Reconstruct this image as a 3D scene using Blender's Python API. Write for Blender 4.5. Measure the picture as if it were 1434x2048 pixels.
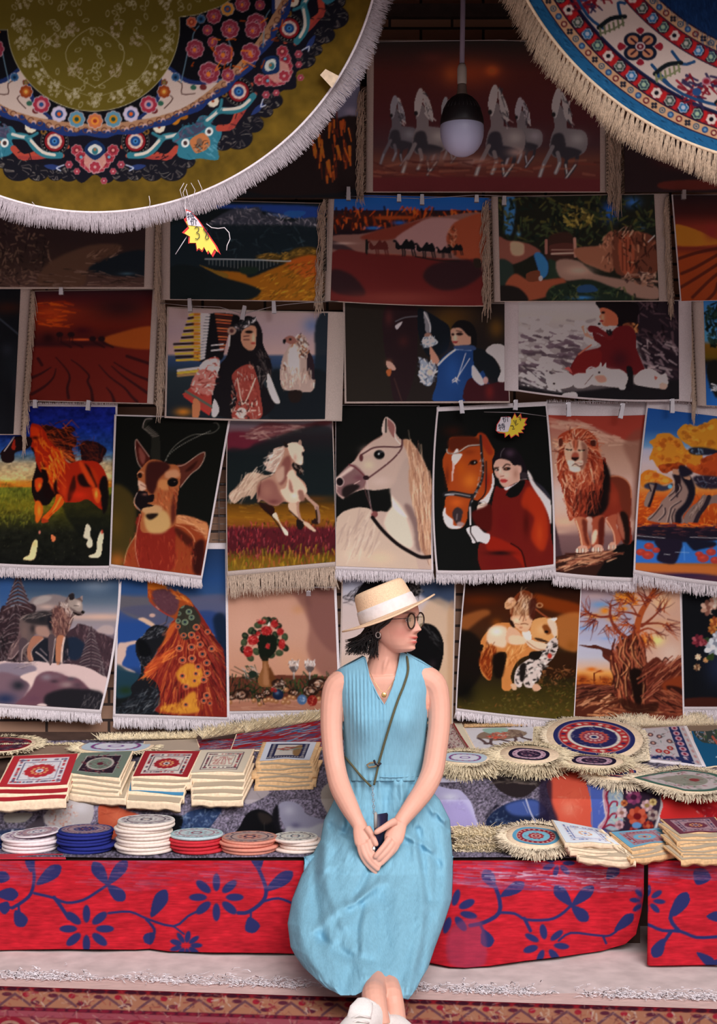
import bpy, bmesh, math, random
import numpy as np
from mathutils import Vector, Matrix
for o in list(bpy.data.objects): bpy.data.objects.remove(o)
SC = bpy.context.scene; COL = SC.collection
# ---------------------------------------------------------------- camera: level, at the seated person's eye height, looking straight at the stall
F = 2990.0; HZ = 1100.0; CZ = 1.27          # focal length and horizon row in photograph pixels, camera height in metres
cd = bpy.data.cameras.new('camera'); cam = bpy.data.objects.new('camera', cd); COL.objects.link(cam); SC.camera = cam
cam.location = (0, 0, CZ); cam.rotation_euler = (math.pi/2, 0, 0)
cd.sensor_fit = 'VERTICAL'; cd.sensor_height = 36; cd.lens = F/2048*36; cd.shift_y = (HZ-1024)/2048; cd.clip_end = 60
cd.dof.use_dof = False
# ---------------------------------------------------------------- daylight: open bright sky over the lane; the awning shades the upper wall
SKY = 0.62; SUN = 3.1
w = bpy.data.worlds.new('sky'); SC.world = w; w.use_nodes = True; nt = w.node_tree; nt.nodes.clear()
out = nt.nodes.new('ShaderNodeOutputWorld'); bg = nt.nodes.new('ShaderNodeBackground'); nt.links.new(bg.outputs[0], out.inputs[0])
bg.inputs[0].default_value = (1.0, .935, .97, 1); bg.inputs[1].default_value = SKY
sd = bpy.data.lights.new('sun', 'SUN'); so = bpy.data.objects.new('sun', sd); COL.objects.link(so)
sd.energy = SUN; sd.angle = math.radians(48); sd.color = (1.0, .94, .95)
so.rotation_euler = Vector((.35, -1.0, .80)).to_track_quat('Z', 'Y').to_euler()
SC.view_settings.view_transform = 'Standard'; SC.view_settings.look = 'None'; SC.view_settings.gamma = 1; SC.view_settings.use_curve_mapping = False
SC.view_settings.exposure = 0.12
# light that reaches a surface at a given photograph row (measured from a render); used once to turn photographed print colours into dye colours that still hold some light falloff
EY = np.array([(40,.10,.068,.065),(200,.128,.087,.083),(340,.156,.110,.106),(460,.189,.138,.134),(580,.21,.157,.154),(700,.257,.2,.196),(820,.41,.34,.34),(1000,.641,.566,.565),(1120,.76,.678,.68),(1300,.875,.774,.78),(1420,.9,.797,.80),(1600,1.09,.97,.98),(1800,1.085,.953,.962),(2000,1.03,.853,.865)])
def egain(y): return (1.18 if y < 790 else .88 if y < 1450 else 1.0)*np.array([np.interp(y, EY[:, 0], EY[:, k]) for k in (1, 2, 3)])
# ---------------------------------------------------------------- helpers
def at(px, py, D):                          # the point at distance D seen at photograph pixel (px, py)
    return Vector(((px-717)/F*D, D, CZ-(py-HZ)/F*D))
def tag(o, label=None, cat=None, group=None, kind=None):
    if label: o['label'] = label
    if cat: o['category'] = cat
    if group: o['group'] = group
    if kind: o['kind'] = kind
    return o
def empty(name, loc=(0,0,0), **k):
    o = bpy.data.objects.new(name, None); COL.objects.link(o); o.location = loc; o.empty_display_size = .05
    return tag(o, **k)
def link(name, me, mat=None, parent=None, **k):
    o = bpy.data.objects.new(name, me); COL.objects.link(o)
    if mat and not me.materials: me.materials.append(mat)
    if parent:
        o.parent = parent
        o.matrix_parent_inverse = Matrix.Translation(-parent.location)
    return tag(o, **k)
def mesh(name, V, Fc, mat=None, parent=None, smooth=True, **k):
    me = bpy.data.meshes.new(name); me.from_pydata([tuple(v) for v in V], [], [tuple(f) for f in Fc]); me.update()
    if smooth: me.shade_smooth()
    return link(name, me, mat, parent, **k)
def quads(nx, ny, wrap=False):              # quad indices of a grid of nx by ny points
    i = np.arange(nx-1 if not wrap else nx); j = np.arange(ny-1); I, J = np.meshgrid(i, j); I2 = (I+1) % nx
    return np.stack([J*nx+I, J*nx+I2, (J+1)*nx+I2, (J+1)*nx+I], -1).reshape(-1, 4)
def fastmesh(name, V, Q, mat, parent=None, col=None, smooth=True, **k):
    me = bpy.data.meshes.new(name); V = np.asarray(V, np.float32); Q = np.asarray(Q, np.int32); s = Q.shape[1]
    me.vertices.add(len(V)); me.vertices.foreach_set('co', V.ravel())
    me.loops.add(Q.size); me.loops.foreach_set('vertex_index', Q.ravel())
    me.polygons.add(len(Q)); me.polygons.foreach_set('loop_start', np.arange(0, Q.size, s, dtype=np.int32))
    me.update(calc_edges=True); me.validate()
    if col is not None:
        at_ = me.attributes.new('Dye', 'BYTE_COLOR', 'POINT'); c4 = np.ones((len(V), 4), np.float32); c4[:, :3] = col; at_.data.foreach_set('color', c4.ravel())
    if smooth: me.shade_smooth()
    return link(name, me, mat, parent, **k)
class MB:
    def __init__(s): s.V = []; s.Q = []
    def add(s, V, Q):
        n = len(s.V); s.V += [tuple(v) for v in V]; s.Q += [tuple(int(i)+n for i in q) for q in Q]; return s
    def box(s, a, b):
        (x0,y0,z0),(x1,y1,z1) = a, b
        return s.add([(x0,y0,z0),(x1,y0,z0),(x1,y1,z0),(x0,y1,z0),(x0,y0,z1),(x1,y0,z1),(x1,y1,z1),(x0,y1,z1)], [(0,3,2,1),(4,5,6,7),(0,1,5,4),(1,2,6,5),(2,3,7,6),(3,0,4,7)])
    def hexa(s, P): return s.add(P, [(0,3,2,1),(4,5,6,7),(0,1,5,4),(1,2,6,5),(2,3,7,6),(3,0,4,7)])
    def tube(s, P, r, n=8, cap=True):
        P = [Vector(p) for p in P]; m = len(P); R = r if hasattr(r, '__len__') else [r]*m; V = []; up = None
        for i in range(m):
            t = (P[min(i+1, m-1)]-P[max(i-1, 0)]).normalized()
            if up is None: up = t.cross(Vector((.3,.2,.93))).normalized()
            else: up = (up - t*up.dot(t)).normalized()
            b = t.cross(up)
            for k in range(n): a = 2*math.pi*k/n; V.append(P[i]+(up*math.cos(a)+b*math.sin(a))*R[i])
        Q = [tuple(q) for q in quads(n, m, True)]
        s.add(V, Q); k0 = len(s.V)-len(V)
        if cap: s.Q.append(tuple(range(k0+n-1, k0-1, -1))); s.Q.append(tuple(range(k0+(m-1)*n, k0+m*n)))
        return s
    def lathe(s, c, prof, n=48, ax=(0,0,1)):
        ax = Vector(ax).normalized(); u = ax.orthogonal().normalized(); v = ax.cross(u); c = Vector(c); V = []
        for r, h in prof:
            for k in range(n): a = 2*math.pi*k/n; V.append(c+ax*h+(u*math.cos(a)+v*math.sin(a))*r)
        return s.add(V, quads(n, len(prof), True))
    def build(s, name, mat, parent=None, smooth=True, **k): return mesh(name, s.V, s.Q, mat, parent, smooth, **k)
def strands(P0, P1, P2, r0=.0011, r1=.0006):  # many thin yarns at once: root, middle, tip (n,3 arrays); triangular cross-section
    n = len(P0); P = np.stack([P0, (P0*.25+P1*.75), (P1*.45+P2*.55), P2], 1); V = np.zeros((n, 4, 3, 3)); r = np.array([r0, r0, (r0+r1)/2, r1*.6])
    for k in range(3):
        a = 2.0944*k; V[:, :, k, 0] = P[:, :, 0]+np.cos(a)*r; V[:, :, k, 1] = P[:, :, 1]+np.sin(a)*r; V[:, :, k, 2] = P[:, :, 2]+np.sin(a+.6)*r*.6
    q = [[j*3+k, j*3+(k+1) % 3, (j+1)*3+(k+1) % 3, (j+1)*3+k] for j in range(3) for k in range(3)]
    Q = (np.arange(n)*12)[:, None, None]+np.array(q)[None]
    return V.reshape(-1, 3), Q.reshape(-1, 4)
# ---------------------------------------------------------------- materials
def mat(name, col=(.5,.5,.5), rough=.8, metal=0, bump=0, scale=200, noise=0, dye=False, spec=.3, sub=0, em=None, alpha=1, trans=0, sheen=0, stretch=None):
    m = bpy.data.materials.new(name); m.use_nodes = True; t = m.node_tree; b = t.nodes['Principled BSDF']; N = t.nodes.new; L = t.links.new
    b.inputs['Roughness'].default_value = rough; b.inputs['Metallic'].default_value = metal; b.inputs['Specular IOR Level'].default_value = spec
    b.inputs['Sheen Weight'].default_value = sheen
    c = (*col, 1); b.inputs['Base Color'].default_value = c
    tc = N('ShaderNodeTexCoord'); mp = N('ShaderNodeMapping'); L(tc.outputs['Object'], mp.inputs[0])
    if stretch: mp.inputs['Scale'].default_value = stretch
    ns = N('ShaderNodeTexNoise'); ns.inputs['Scale'].default_value = scale; ns.inputs['Detail'].default_value = 3; L(mp.outputs[0], ns.inputs[0])
    if dye or noise:
        mr = N('ShaderNodeMapRange'); mr.inputs[1].default_value = .3; mr.inputs[2].default_value = .7; mr.inputs[3].default_value = 1-noise; mr.inputs[4].default_value = 1+noise; L(ns.outputs[0], mr.inputs[0])
        mx = N('ShaderNodeMix'); mx.data_type = 'RGBA'; mx.blend_type = 'MULTIPLY'; mx.inputs[0].default_value = 1; L(mr.outputs[0], mx.inputs[7])
        if dye: a = N('ShaderNodeAttribute'); a.attribute_name = 'Dye'; L(a.outputs['Color'], mx.inputs[6])
        else: mx.inputs[6].default_value = c
        L(mx.outputs[2], b.inputs['Base Color'])
    if bump:
        bp = N('ShaderNodeBump'); bp.inputs['Strength'].default_value = bump; bp.inputs['Distance'].default_value = .002; L(ns.outputs[0], bp.inputs['Height']); L(bp.outputs[0], b.inputs['Normal'])
    if sub: b.inputs['Subsurface Weight'].default_value = sub; b.inputs['Subsurface Radius'].default_value = (.012,.005,.003)
    if trans: b.inputs['Transmission Weight'].default_value = trans
    if alpha < 1: b.inputs['Alpha'].default_value = alpha
    return m
def srgb(h): return tuple(float(x) for x in lin(hx(h)))
# ---------------------------------------------------------------- printed pictures: a small painter (colours end up woven into each rug's pile)
def hx(c):
    if not isinstance(c, str): return np.array(c, float)
    return np.array([int(c[i:i+2], 16) for i in (0, 2, 4)]) / 255.0
def lin(a):
    a = np.clip(a, 0, 1)
    return np.where(a <= 0.04045, a / 12.92, ((a + 0.055) / 1.055) ** 2.4)
def pts_of(s):
    if isinstance(s, str):
        return np.array([[float(t) for t in q.split(',')] for q in s.split()])
    return np.array(s, float)
def crom(P, closed=True, n=4):
    m = len(P)
    if m < 3: return P
    out = []
    for i in range(m if closed else m - 1):
        if closed: a, b, c, d = P[(i-1) % m], P[i], P[(i+1) % m], P[(i+2) % m]
        else: a, b, c, d = P[max(i-1, 0)], P[i], P[i+1], P[min(i+2, m-1)]
        for k in range(n):
            t = k / n
            out.append(0.5 * (2*b + (c-a)*t + (2*a-5*b+4*c-d)*t*t + (3*b-a-3*c+d)*t**3))
    if not closed: out.append(P[-1])
    return np.array(out)
def vnoise(h, w, sy, sx, seed=0, octs=3):
    r = np.random.RandomState(seed); out = np.zeros((h, w)); tot = 0
    for o in range(octs):
        gy, gx = int(h / sy) + 3, int(w / sx) + 3
        g = r.rand(gy, gx) * 2 - 1
        yy = np.arange(h) / sy; xx = np.arange(w) / sx
        yi = yy.astype(int); xi = xx.astype(int); fy = (yy - yi)[:, None]; fx = (xx - xi)[None]
        fy = fy*fy*(3-2*fy); fx = fx*fx*(3-2*fx)
        a = g[np.ix_(yi, xi)]; b = g[np.ix_(yi, xi+1)]; c = g[np.ix_(yi+1, xi)]; d = g[np.ix_(yi+1, xi+1)]
        out += ((a*(1-fx)+b*fx)*(1-fy) + (c*(1-fx)+d*fx)*fy) * 0.6**o; tot += 0.6**o
        sy = max(sy/2, 1); sx = max(sx/2, 1)
    return out / tot * 1.6
class Cv:
    def __init__(s, x0, y0, x1, y1, bg='000000', st=1.5):
        s.x0, s.y0, s.st = x0, y0, st
        s.w = int((x1-x0)/st)+2; s.h = int((y1-y0)/st)+2
        s.a = np.zeros((s.h, s.w, 3)) + hx(bg); s.fr(0, 0, 1); s.sd = 1
    def fr(s, x, y, k): s.fx, s.fy, s.k = x, y, k; return s
    def tp(s, P):                                   # picture coordinates to cells
        P = pts_of(P); k = s.k * s.st
        return np.stack([P[:, 0]/k + (s.fx-s.x0)/s.st, P[:, 1]/k + (s.fy-s.y0)/s.st], 1)
    def box(s, x0, y0, x1, y1):
        return max(int(x0)-1, 0), max(int(y0)-1, 0), min(int(x1)+3, s.w), min(int(y1)+3, s.h)
    def mix(s, B, m, col):
        x0, y0, x1, y1 = B; m = m[..., None]
        s.a[y0:y1, x0:x1] = s.a[y0:y1, x0:x1]*(1-m) + hx(col)*m
    def g(s, stops):
        P = s.tp([[0, v] for v, _ in stops])[:, 1]; C = np.array([hx(c) for _, c in stops]); y = np.arange(s.h)
        for i in range(3): s.a[:, :, i] = np.interp(y, P, C[:, i])[:, None]
        return s
    def mask(s, pts, sm=1, soft=0):
        Q = s.tp(pts)
        if sm: Q = crom(Q, True, 4)
        pad = soft * 2 + 1
        B = s.box(Q[:, 0].min()-pad, Q[:, 1].min()-pad, Q[:, 0].max()+pad, Q[:, 1].max()+pad); x0, y0, x1, y1 = B
        if x1 <= x0 or y1 <= y0: return None, None
        m = np.zeros((y1-y0, x1-x0))
        for oy in (-.25, .25):
            Y = (np.arange(y0, y1)+oy)[:, None]; X = np.arange(x0, x1)[None]
            ins = np.zeros((y1-y0, x1-x0), bool); n = len(Q)
            for i in range(n):
                ax, ay = Q[i]; bx_, by = Q[(i+1) % n]
                if ay == by: continue
                r = (Y[:, 0] >= min(ay, by)) & (Y[:, 0] < max(ay, by))
                if not r.any(): continue
                xi = ax + (Y[r]-ay)*(bx_-ax)/(by-ay)
                ins[r] ^= (X < xi)
            m += ins*.5
        for _ in range(int(soft)):
            q = np.pad(m, 1, mode='edge'); m = (q[:-2, 1:-1]+q[2:, 1:-1]+q[1:-1, :-2]+q[1:-1, 2:]+q[1:-1, 1:-1]*2)/6
        return B, m
    def p(s, pts, col, a=1, sm=1, soft=0):
        B, m = s.mask(pts, sm, soft)
        if B: s.mix(B, m*a, col)
        return s
    def l(s, pts, w, col, a=1, sm=1, taper=0):
        Q = s.tp(pts)
        if sm and len(Q) > 2: Q = crom(Q, False, 3)
        r0 = w / s.k / s.st / 2; n = len(Q)-1
        B = s.box(Q[:, 0].min()-r0-1, Q[:, 1].min()-r0-1, Q[:, 0].max()+r0+1, Q[:, 1].max()+r0+1); X0, Y0, X1, Y1 = B
        if X1 <= X0 or Y1 <= Y0: return s
        M = np.zeros((Y1-Y0, X1-X0))
        for i in range(n):
            (ax, ay), (bx_, by) = Q[i], Q[i+1]; r = r0*(1-taper*i/n)
            x0, y0, x1, y1 = s.box(min(ax, bx_)-r-1, min(ay, by)-r-1, max(ax, bx_)+r+1, max(ay, by)+r+1)
            if x1 <= x0 or y1 <= y0: continue
            Y, X = np.mgrid[y0:y1, x0:x1]; dx, dy = bx_-ax, by-ay; L = dx*dx+dy*dy+1e-9
            t = np.clip(((X-ax)*dx+(Y-ay)*dy)/L, 0, 1)
            d = np.hypot(X-ax-t*dx, Y-ay-t*dy)
            v = M[y0-Y0:y1-Y0, x0-X0:x1-X0]; np.maximum(v, np.clip(r-d+.5, 0, 1)*min(1, .35+r), out=v)
        s.mix(B, M*a, col); return s
    def e(s, cx, cy, rx, ry=None, col='ffffff', a=1, rot=0, soft=0, ring=0):
        ry = ry or rx; (qx, qy), = s.tp([[cx, cy]]); k = s.k*s.st; rx /= k; ry /= k; R = max(rx, ry)*(2.6 if soft else 1)+1
        x0, y0, x1, y1 = B = s.box(qx-R, qy-R, qx+R, qy+R)
        if x1 <= x0 or y1 <= y0: return s
        Y, X = np.mgrid[y0:y1, x0:x1]; X = X-qx; Y = Y-qy; c, n = math.cos(math.radians(rot)), math.sin(math.radians(rot))
        U, V = X*c+Y*n, -X*n+Y*c; d = np.hypot(U/rx, V/ry)
        if soft: m = np.exp(-d*d*1.6)
        else:
            m = np.clip((1-d)*min(rx, ry)+.5, 0, 1)
            if ring: m = m - np.clip((1-ring-d)*min(rx, ry)+.5, 0, 1)
        s.mix(B, m*a, col); return s
    def b(s, cx, cy, rx, ry, col, a=1, rot=0): return s.e(cx, cy, rx, ry, col, a, rot, 1)
    def n(s, amp, sx, sy, pts=None, col=None, octs=3, th=None):   # noise: multiplies, or mixes a colour in where it is high
        s.sd += 7; k = s.k*s.st
        if pts is None: B = (0, 0, s.w, s.h); m = np.ones((s.h, s.w))
        else: B, m = s.mask(pts, 1, 2)
        if not B: return s
        x0, y0, x1, y1 = B; v = vnoise(y1-y0, x1-x0, max(sy/k, 1), max(sx/k, 1), s.sd, octs)
        if col is None: s.a[y0:y1, x0:x1] *= (1+amp*v*m)[..., None]
        else:
            t = 0 if th is None else th
            s.mix(B, np.clip((v-t)*3, 0, 1)*m*amp, col)
        return s
    def s(s, num, pts, cols, ln, ang, w, jit=15, a=.8, bend=0):   # short strokes inside an outline: hair, grass, feathers
        r = np.random.RandomState(s.sd); s.sd += 3; P = pts_of(pts); C = crom(P, True, 3)
        lo, hi = C.min(0), C.max(0)
        x, y = C[:, 0], C[:, 1]; x2, y2 = np.roll(x, -1), np.roll(y, -1); done = 0
        for _ in range(num*4):
            q = lo + r.rand(2)*(hi-lo)
            with np.errstate(all='ignore'):
                c = ((y > q[1]) != (y2 > q[1])) & (q[0] < (x2-x)*(q[1]-y)/(y2-y)+x)
            if c.sum() % 2 == 0: continue
            t = math.radians((ang(q[0], q[1]) if callable(ang) else ang) + r.randn()*jit); L = ln*(.5+r.rand())
            d = np.array([math.cos(t), math.sin(t)])*L; nrm = np.array([-d[1], d[0]])*bend*r.randn()
            s.l([q-d/2, q+nrm, q+d/2], w*(.6+.8*r.rand()), cols[r.randint(len(cols))], a, sm=0, taper=.6)
            done += 1
            if done >= num: break
        return s
    def samp(s, X, Y):                              # colour at photograph coordinates
        u = np.clip((X-s.x0)/s.st, 0, s.w-1.001); v = np.clip((Y-s.y0)/s.st, 0, s.h-1.001)
        i = u.astype(int); j = v.astype(int); fu = (u-i)[..., None]; fv = (v-j)[..., None]; A = s.a
        return np.clip((A[j, i]*(1-fu)+A[j, i+1]*fu)*(1-fv)+(A[j+1, i]*(1-fu)+A[j+1, i+1]*fu)*fv, 0, 1)
def pic_brownhorse():
    c = Cv(-14, 800, 240, 1145).fr(0, 800, 5.6875)
    c.g([(60,'14185c'),(300,'12206e'),(560,'1c3a74'),(640,'4a6478'),(720,'a08a6a'),(900,'b8925e'),(930,'c87828'),(985,'b06018'),(1000,'565a1c'),(1200,'5c5012'),(1350,'2c2a10'),(1500,'14140e'),(1860,'0e0e0c')])
    c.n(.25, 60, 40)
    c.s(260, "-60,1000 380,1010 400,1380 -60,1400", ['6c6a22','8a7a1e','3a4412','504e14'], 40, 95, 9, 20, .6)
    c.s(160, "-60,1350 1240,1150 1240,1850 -60,1850", ['3a3c20','24261a','5a5838','1c1c14'], 26, 95, 5, 20, .6)
    c.p("1230,1090 1290,1090 1270,1850 1180,1850 700,1200", '0d0e0c', .7, soft=4)
    # tail, mane
    c.p("910,520 960,465 1060,470 1140,500 1215,565 1180,640 1130,720 950,700 920,620", '1c0c0e'); c.s(60, "910,500 1060,470 1215,570 1130,700 930,640", ['4a1812','0e0a10','6a2414'], 120, 40, 8, 18, .7, .3)
    c.p("470,300 560,290 700,330 800,290 860,340 800,380 870,440 860,520 820,560 860,690 780,700 640,560 520,440", '200c0c')
    c.s(90, "480,310 800,300 870,480 850,690 700,660 560,440", ['5a1a10','120a0c','8a2c10','a83c14'], 150, 15, 10, 14, .75, .2)
    c.s(26, "640,560 800,600 860,690 760,690", ['a8401a','c85a20'], 90, 30, 9, 14, .8)
    # body
    c.p("350,290 400,270 470,300 520,370 540,430 600,500 660,560 720,650 790,715 900,690 980,690 1090,700 1160,760 1200,830 1228,930 1225,1080 1200,1180 1160,1250 1000,1130 900,1160 760,1165 740,1160 640,1070 560,1090 420,1180 370,1060 358,950 400,800 410,740 390,600 350,540", '8e1c0c')
    c.p("350,540 385,560 410,700 470,830 520,820 560,960 600,1100 560,1180 500,1200 430,1180 370,1080 358,950 400,800 412,740 392,620", '120a0a')
    c.p("480,700 540,850 580,1000 640,1080 560,1130 500,1080 470,900", '140808', soft=1)
    c.p("400,900 480,890 475,980 430,1045 400,1000", 'b0320e', soft=1); c.b(450,975,22,40,'e06a18')
    c.s(60, "370,440 470,330 640,540 720,690 620,900 560,900 430,620", ['d8500e','e8741a','a82808','b83410'], 120, 62, 16, 10, .6, .2)
    c.s(34, "640,560 760,730 700,1000 600,1020 560,800", ['e87818','c84410','f0902a'], 110, 70, 12, 12, .6)
    c.p("350,300 440,330 430,410 380,440 350,380", 'c02c0c', soft=3); c.b(400,430,55,26,'3a0c0a')
    c.p("610,960 650,900 650,1030 720,1110 690,1130 620,1060", '1a0808', soft=2)
    c.p("880,860 960,840 1010,940 1050,980 960,990 900,950", '180a0a', soft=4); c.p("960,740 1010,760 1090,880 1100,1010 1060,980", '1c0a0a', soft=3)
    c.p("900,730 940,710 1080,960 1060,1000 990,920", 'b03412', soft=3); c.p("1020,760 1080,800 1120,900 1100,960", '98240c', soft=3)
    c.p("820,900 850,860 860,1000 820,1100 780,1160 770,1080", '300e0a', soft=3)
    c.b(900,1080,120,60,'b42410',.8); c.b(730,1020,45,120,'b83812',.6)
    c.p("1180,860 1228,930 1230,1180 1180,1300 1150,1160 1130,960", '100a0a', soft=2)
    c.p("1045,1020 1110,1000 1150,1080 1130,1165 1090,1160", 'b03a14', soft=1); c.b(1095,1070,22,60,'f08a30')
    # legs
    c.p("400,1170 450,1150 490,1240 470,1330 420,1400 400,1330", 'd84e12', soft=1); c.b(445,1260,22,70,'f07c20')
    c.p("640,1075 700,1090 725,1170 680,1230 590,1310 540,1370 480,1400 478,1340 560,1260 620,1170", 'c84410'); c.l("600,1280 670,1150 690,1110", 22, 'f08028', .8); c.l("560,1320 640,1240", 8, '5a180a')
    c.p("478,1340 550,1370 540,1390 480,1395", '8e2a12'); c.p("580,1530 630,1560 625,1600 595,1610", 'd0603a'); c.e(450,1505,12,20,'b06050')
    c.p("385,1600 425,1600 420,1700 385,1815 270,1815 275,1790 330,1760 350,1690", 'c8a878'); c.b(390,1640,30,30,'d8985a',.7)
    c.p("985,1410 1030,1450 1025,1540 1050,1600 1050,1660 1010,1680 985,1640 1000,1590 950,1560 960,1500", 'b8a68e'); c.e(1020,1635,34,46,'c4ac90')
    c.p("1155,1480 1178,1540 1165,1640 1140,1780 1040,1795 1010,1770 1090,1730 1110,1580", 'c0aa8c'); c.e(1160,1500,12,24,'a03828')
    # muzzle at the left edge
    c.p("160,420 100,500 20,580 5,620 30,700 110,715 160,680 170,600 300,560 360,500 340,420", '1a0e10'); c.l("160,420 100,510 50,580", 12, 'b0a0a0'); c.p("165,440 175,560 130,545", '8a2014')
    return c
def pic_gazelle():
    c = Cv(215, 822, 470, 1160, '0e0e0c').fr(220, 820, 5.69)
    c.p("0,900 250,960 300,1300 200,1700 -20,1800", '3c2e12', .9, soft=12); c.b(80,1720,120,120,'8a4a1c',.9); c.b(60,1300,120,200,'4a3512',.7)
    # horns
    c.p("370,200 390,130 450,95 500,100 420,150 440,200 520,240 565,300 570,540 560,580 470,560 470,320 440,260", '1c1a16')
    for i in range(9): c.l([[372+i*14,205+i*14-min(i,3)*3],[400+i*14,215+i*11],[440+i*14,180+i*14]], 6, 'a89488', .8)
    c.l("475,100 400,110 372,200", 8, 'c0a8a0')
    c.l("620,600 680,480 760,390 860,320 960,280 1080,272 1180,255 1240,200 1220,150 1180,145", 7, '8c8478', .9)
    for i in range(24):
        t=i/23; c.e(640+500*t, 570-330*t**.62, 7, 6, 'b8aea0', .6)
    # ears
    c.p("300,335 340,380 450,530 440,600 370,660 310,560 285,400", '3a1410'); c.l("445,530 330,370 300,335 285,400 310,580 360,665", 8, 'c8a090'); c.p("330,420 400,520 380,620 340,560", '6a342c', soft=2)
    c.p("750,630 850,610 960,540 1070,480 1078,500 1030,640 930,720 850,810 800,880 770,760", '4a2018'); c.l("760,640 850,620 1000,510 1076,482 1070,560 1010,660 920,730 800,880", 8, 'cca894'); c.p("850,700 960,600 1000,580 930,680", '2a100c', soft=2)
    # body
    c.p("60,2000 170,1720 200,1600 290,1420 330,1250 360,1180 740,1290 760,1200 900,1210 1040,1260 1115,1310 1150,1600 1150,2100 600,2200 80,2100", '7a3018')
    c.p("750,1200 900,1210 1040,1260 1115,1310 1100,1480 1060,1420 980,1340 860,1300 745,1290", 'a86840', soft=2)
    c.s(50, "760,1210 1040,1270 1100,1450 900,1330", ['c89068','8a4a30','6a2c1c'], 70, 25, 7, 12, .7)
    c.p("300,1400 340,1200 720,1330 740,1500 700,1820 330,1790", '6c1c14', soft=2)
    c.p("930,1600 1010,1480 1080,1520 1040,1860 950,1840", '2a0e0c', soft=6); c.p("740,1330 860,1400 960,1500 900,1560 760,1420", '3c140e', soft=5)
    c.s(150, "200,1600 330,1400 940,1480 920,1840 180,1760", ['8e2a1a','a84a2c','5a140e','7a2018'], 60, 85, 9, 14, .6)
    c.l("745,1310 850,1340 940,1430 965,1500", 9, 'c08058'); c.l("350,1180 300,1400 290,1600 330,1780", 7, 'c08a68'); c.l("290,1430 200,1580 160,1750", 8, 'b8805a')
    # head
    c.p("360,660 450,570 560,570 640,610 760,630 800,720 790,870 770,1000 750,1200 740,1300 640,1360 400,1400 340,1330 360,1180 300,1120 270,1060 290,960 330,900 320,800 310,720", '8c4a2a')
    c.p("440,600 620,590 680,660 560,780 520,900 480,960 420,900 400,760", '301210', soft=3)
    c.p("760,900 750,1200 700,1310 690,1150 720,980", '4a1c14', soft=5)
    c.p("640,700 760,680 790,760 640,780", 'a87050', soft=4); c.p("560,800 660,800 680,900 560,900", 'a8683c', soft=4)
    c.s(60, "520,950 740,880 740,1150 560,1160", ['a04424','c06c40','7a3018'], 60, 80, 10, 14, .6)
    c.p("400,1180 620,1140 690,1300 600,1400 430,1380", 'a88050', soft=6); c.p("360,1110 520,1080 600,1120 540,1180 400,1180", 'a87c54', soft=3)
    c.p("410,1190 520,1175 550,1190 480,1245 430,1240", '1c120e', soft=2)
    c.e(715,825,62,48,'0c0a0a',rot=-10); c.l("655,810 700,770 770,790", 8, '1a0c0a'); c.e(735,815,10,6,'503c34')
    c.p("290,960 340,915 420,930 440,970 500,960 490,1040 420,1060 500,1090 380,1115 350,1150 300,1100 280,1040", '120c0e'); c.b(395,960,36,18,'6a4038'); c.l("310,940 278,1020 280,1070 340,1140", 8, 'c8a898')
    c.p("320,800 400,850 410,900 340,915", 'b88e78', soft=1); c.l("310,725 350,700 380,720", 7, 'c09a80'); c.e(340,745,26,30,'1a0e0c'); c.l("350,850 410,880", 8, '5a2a20')
    return c
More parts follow.
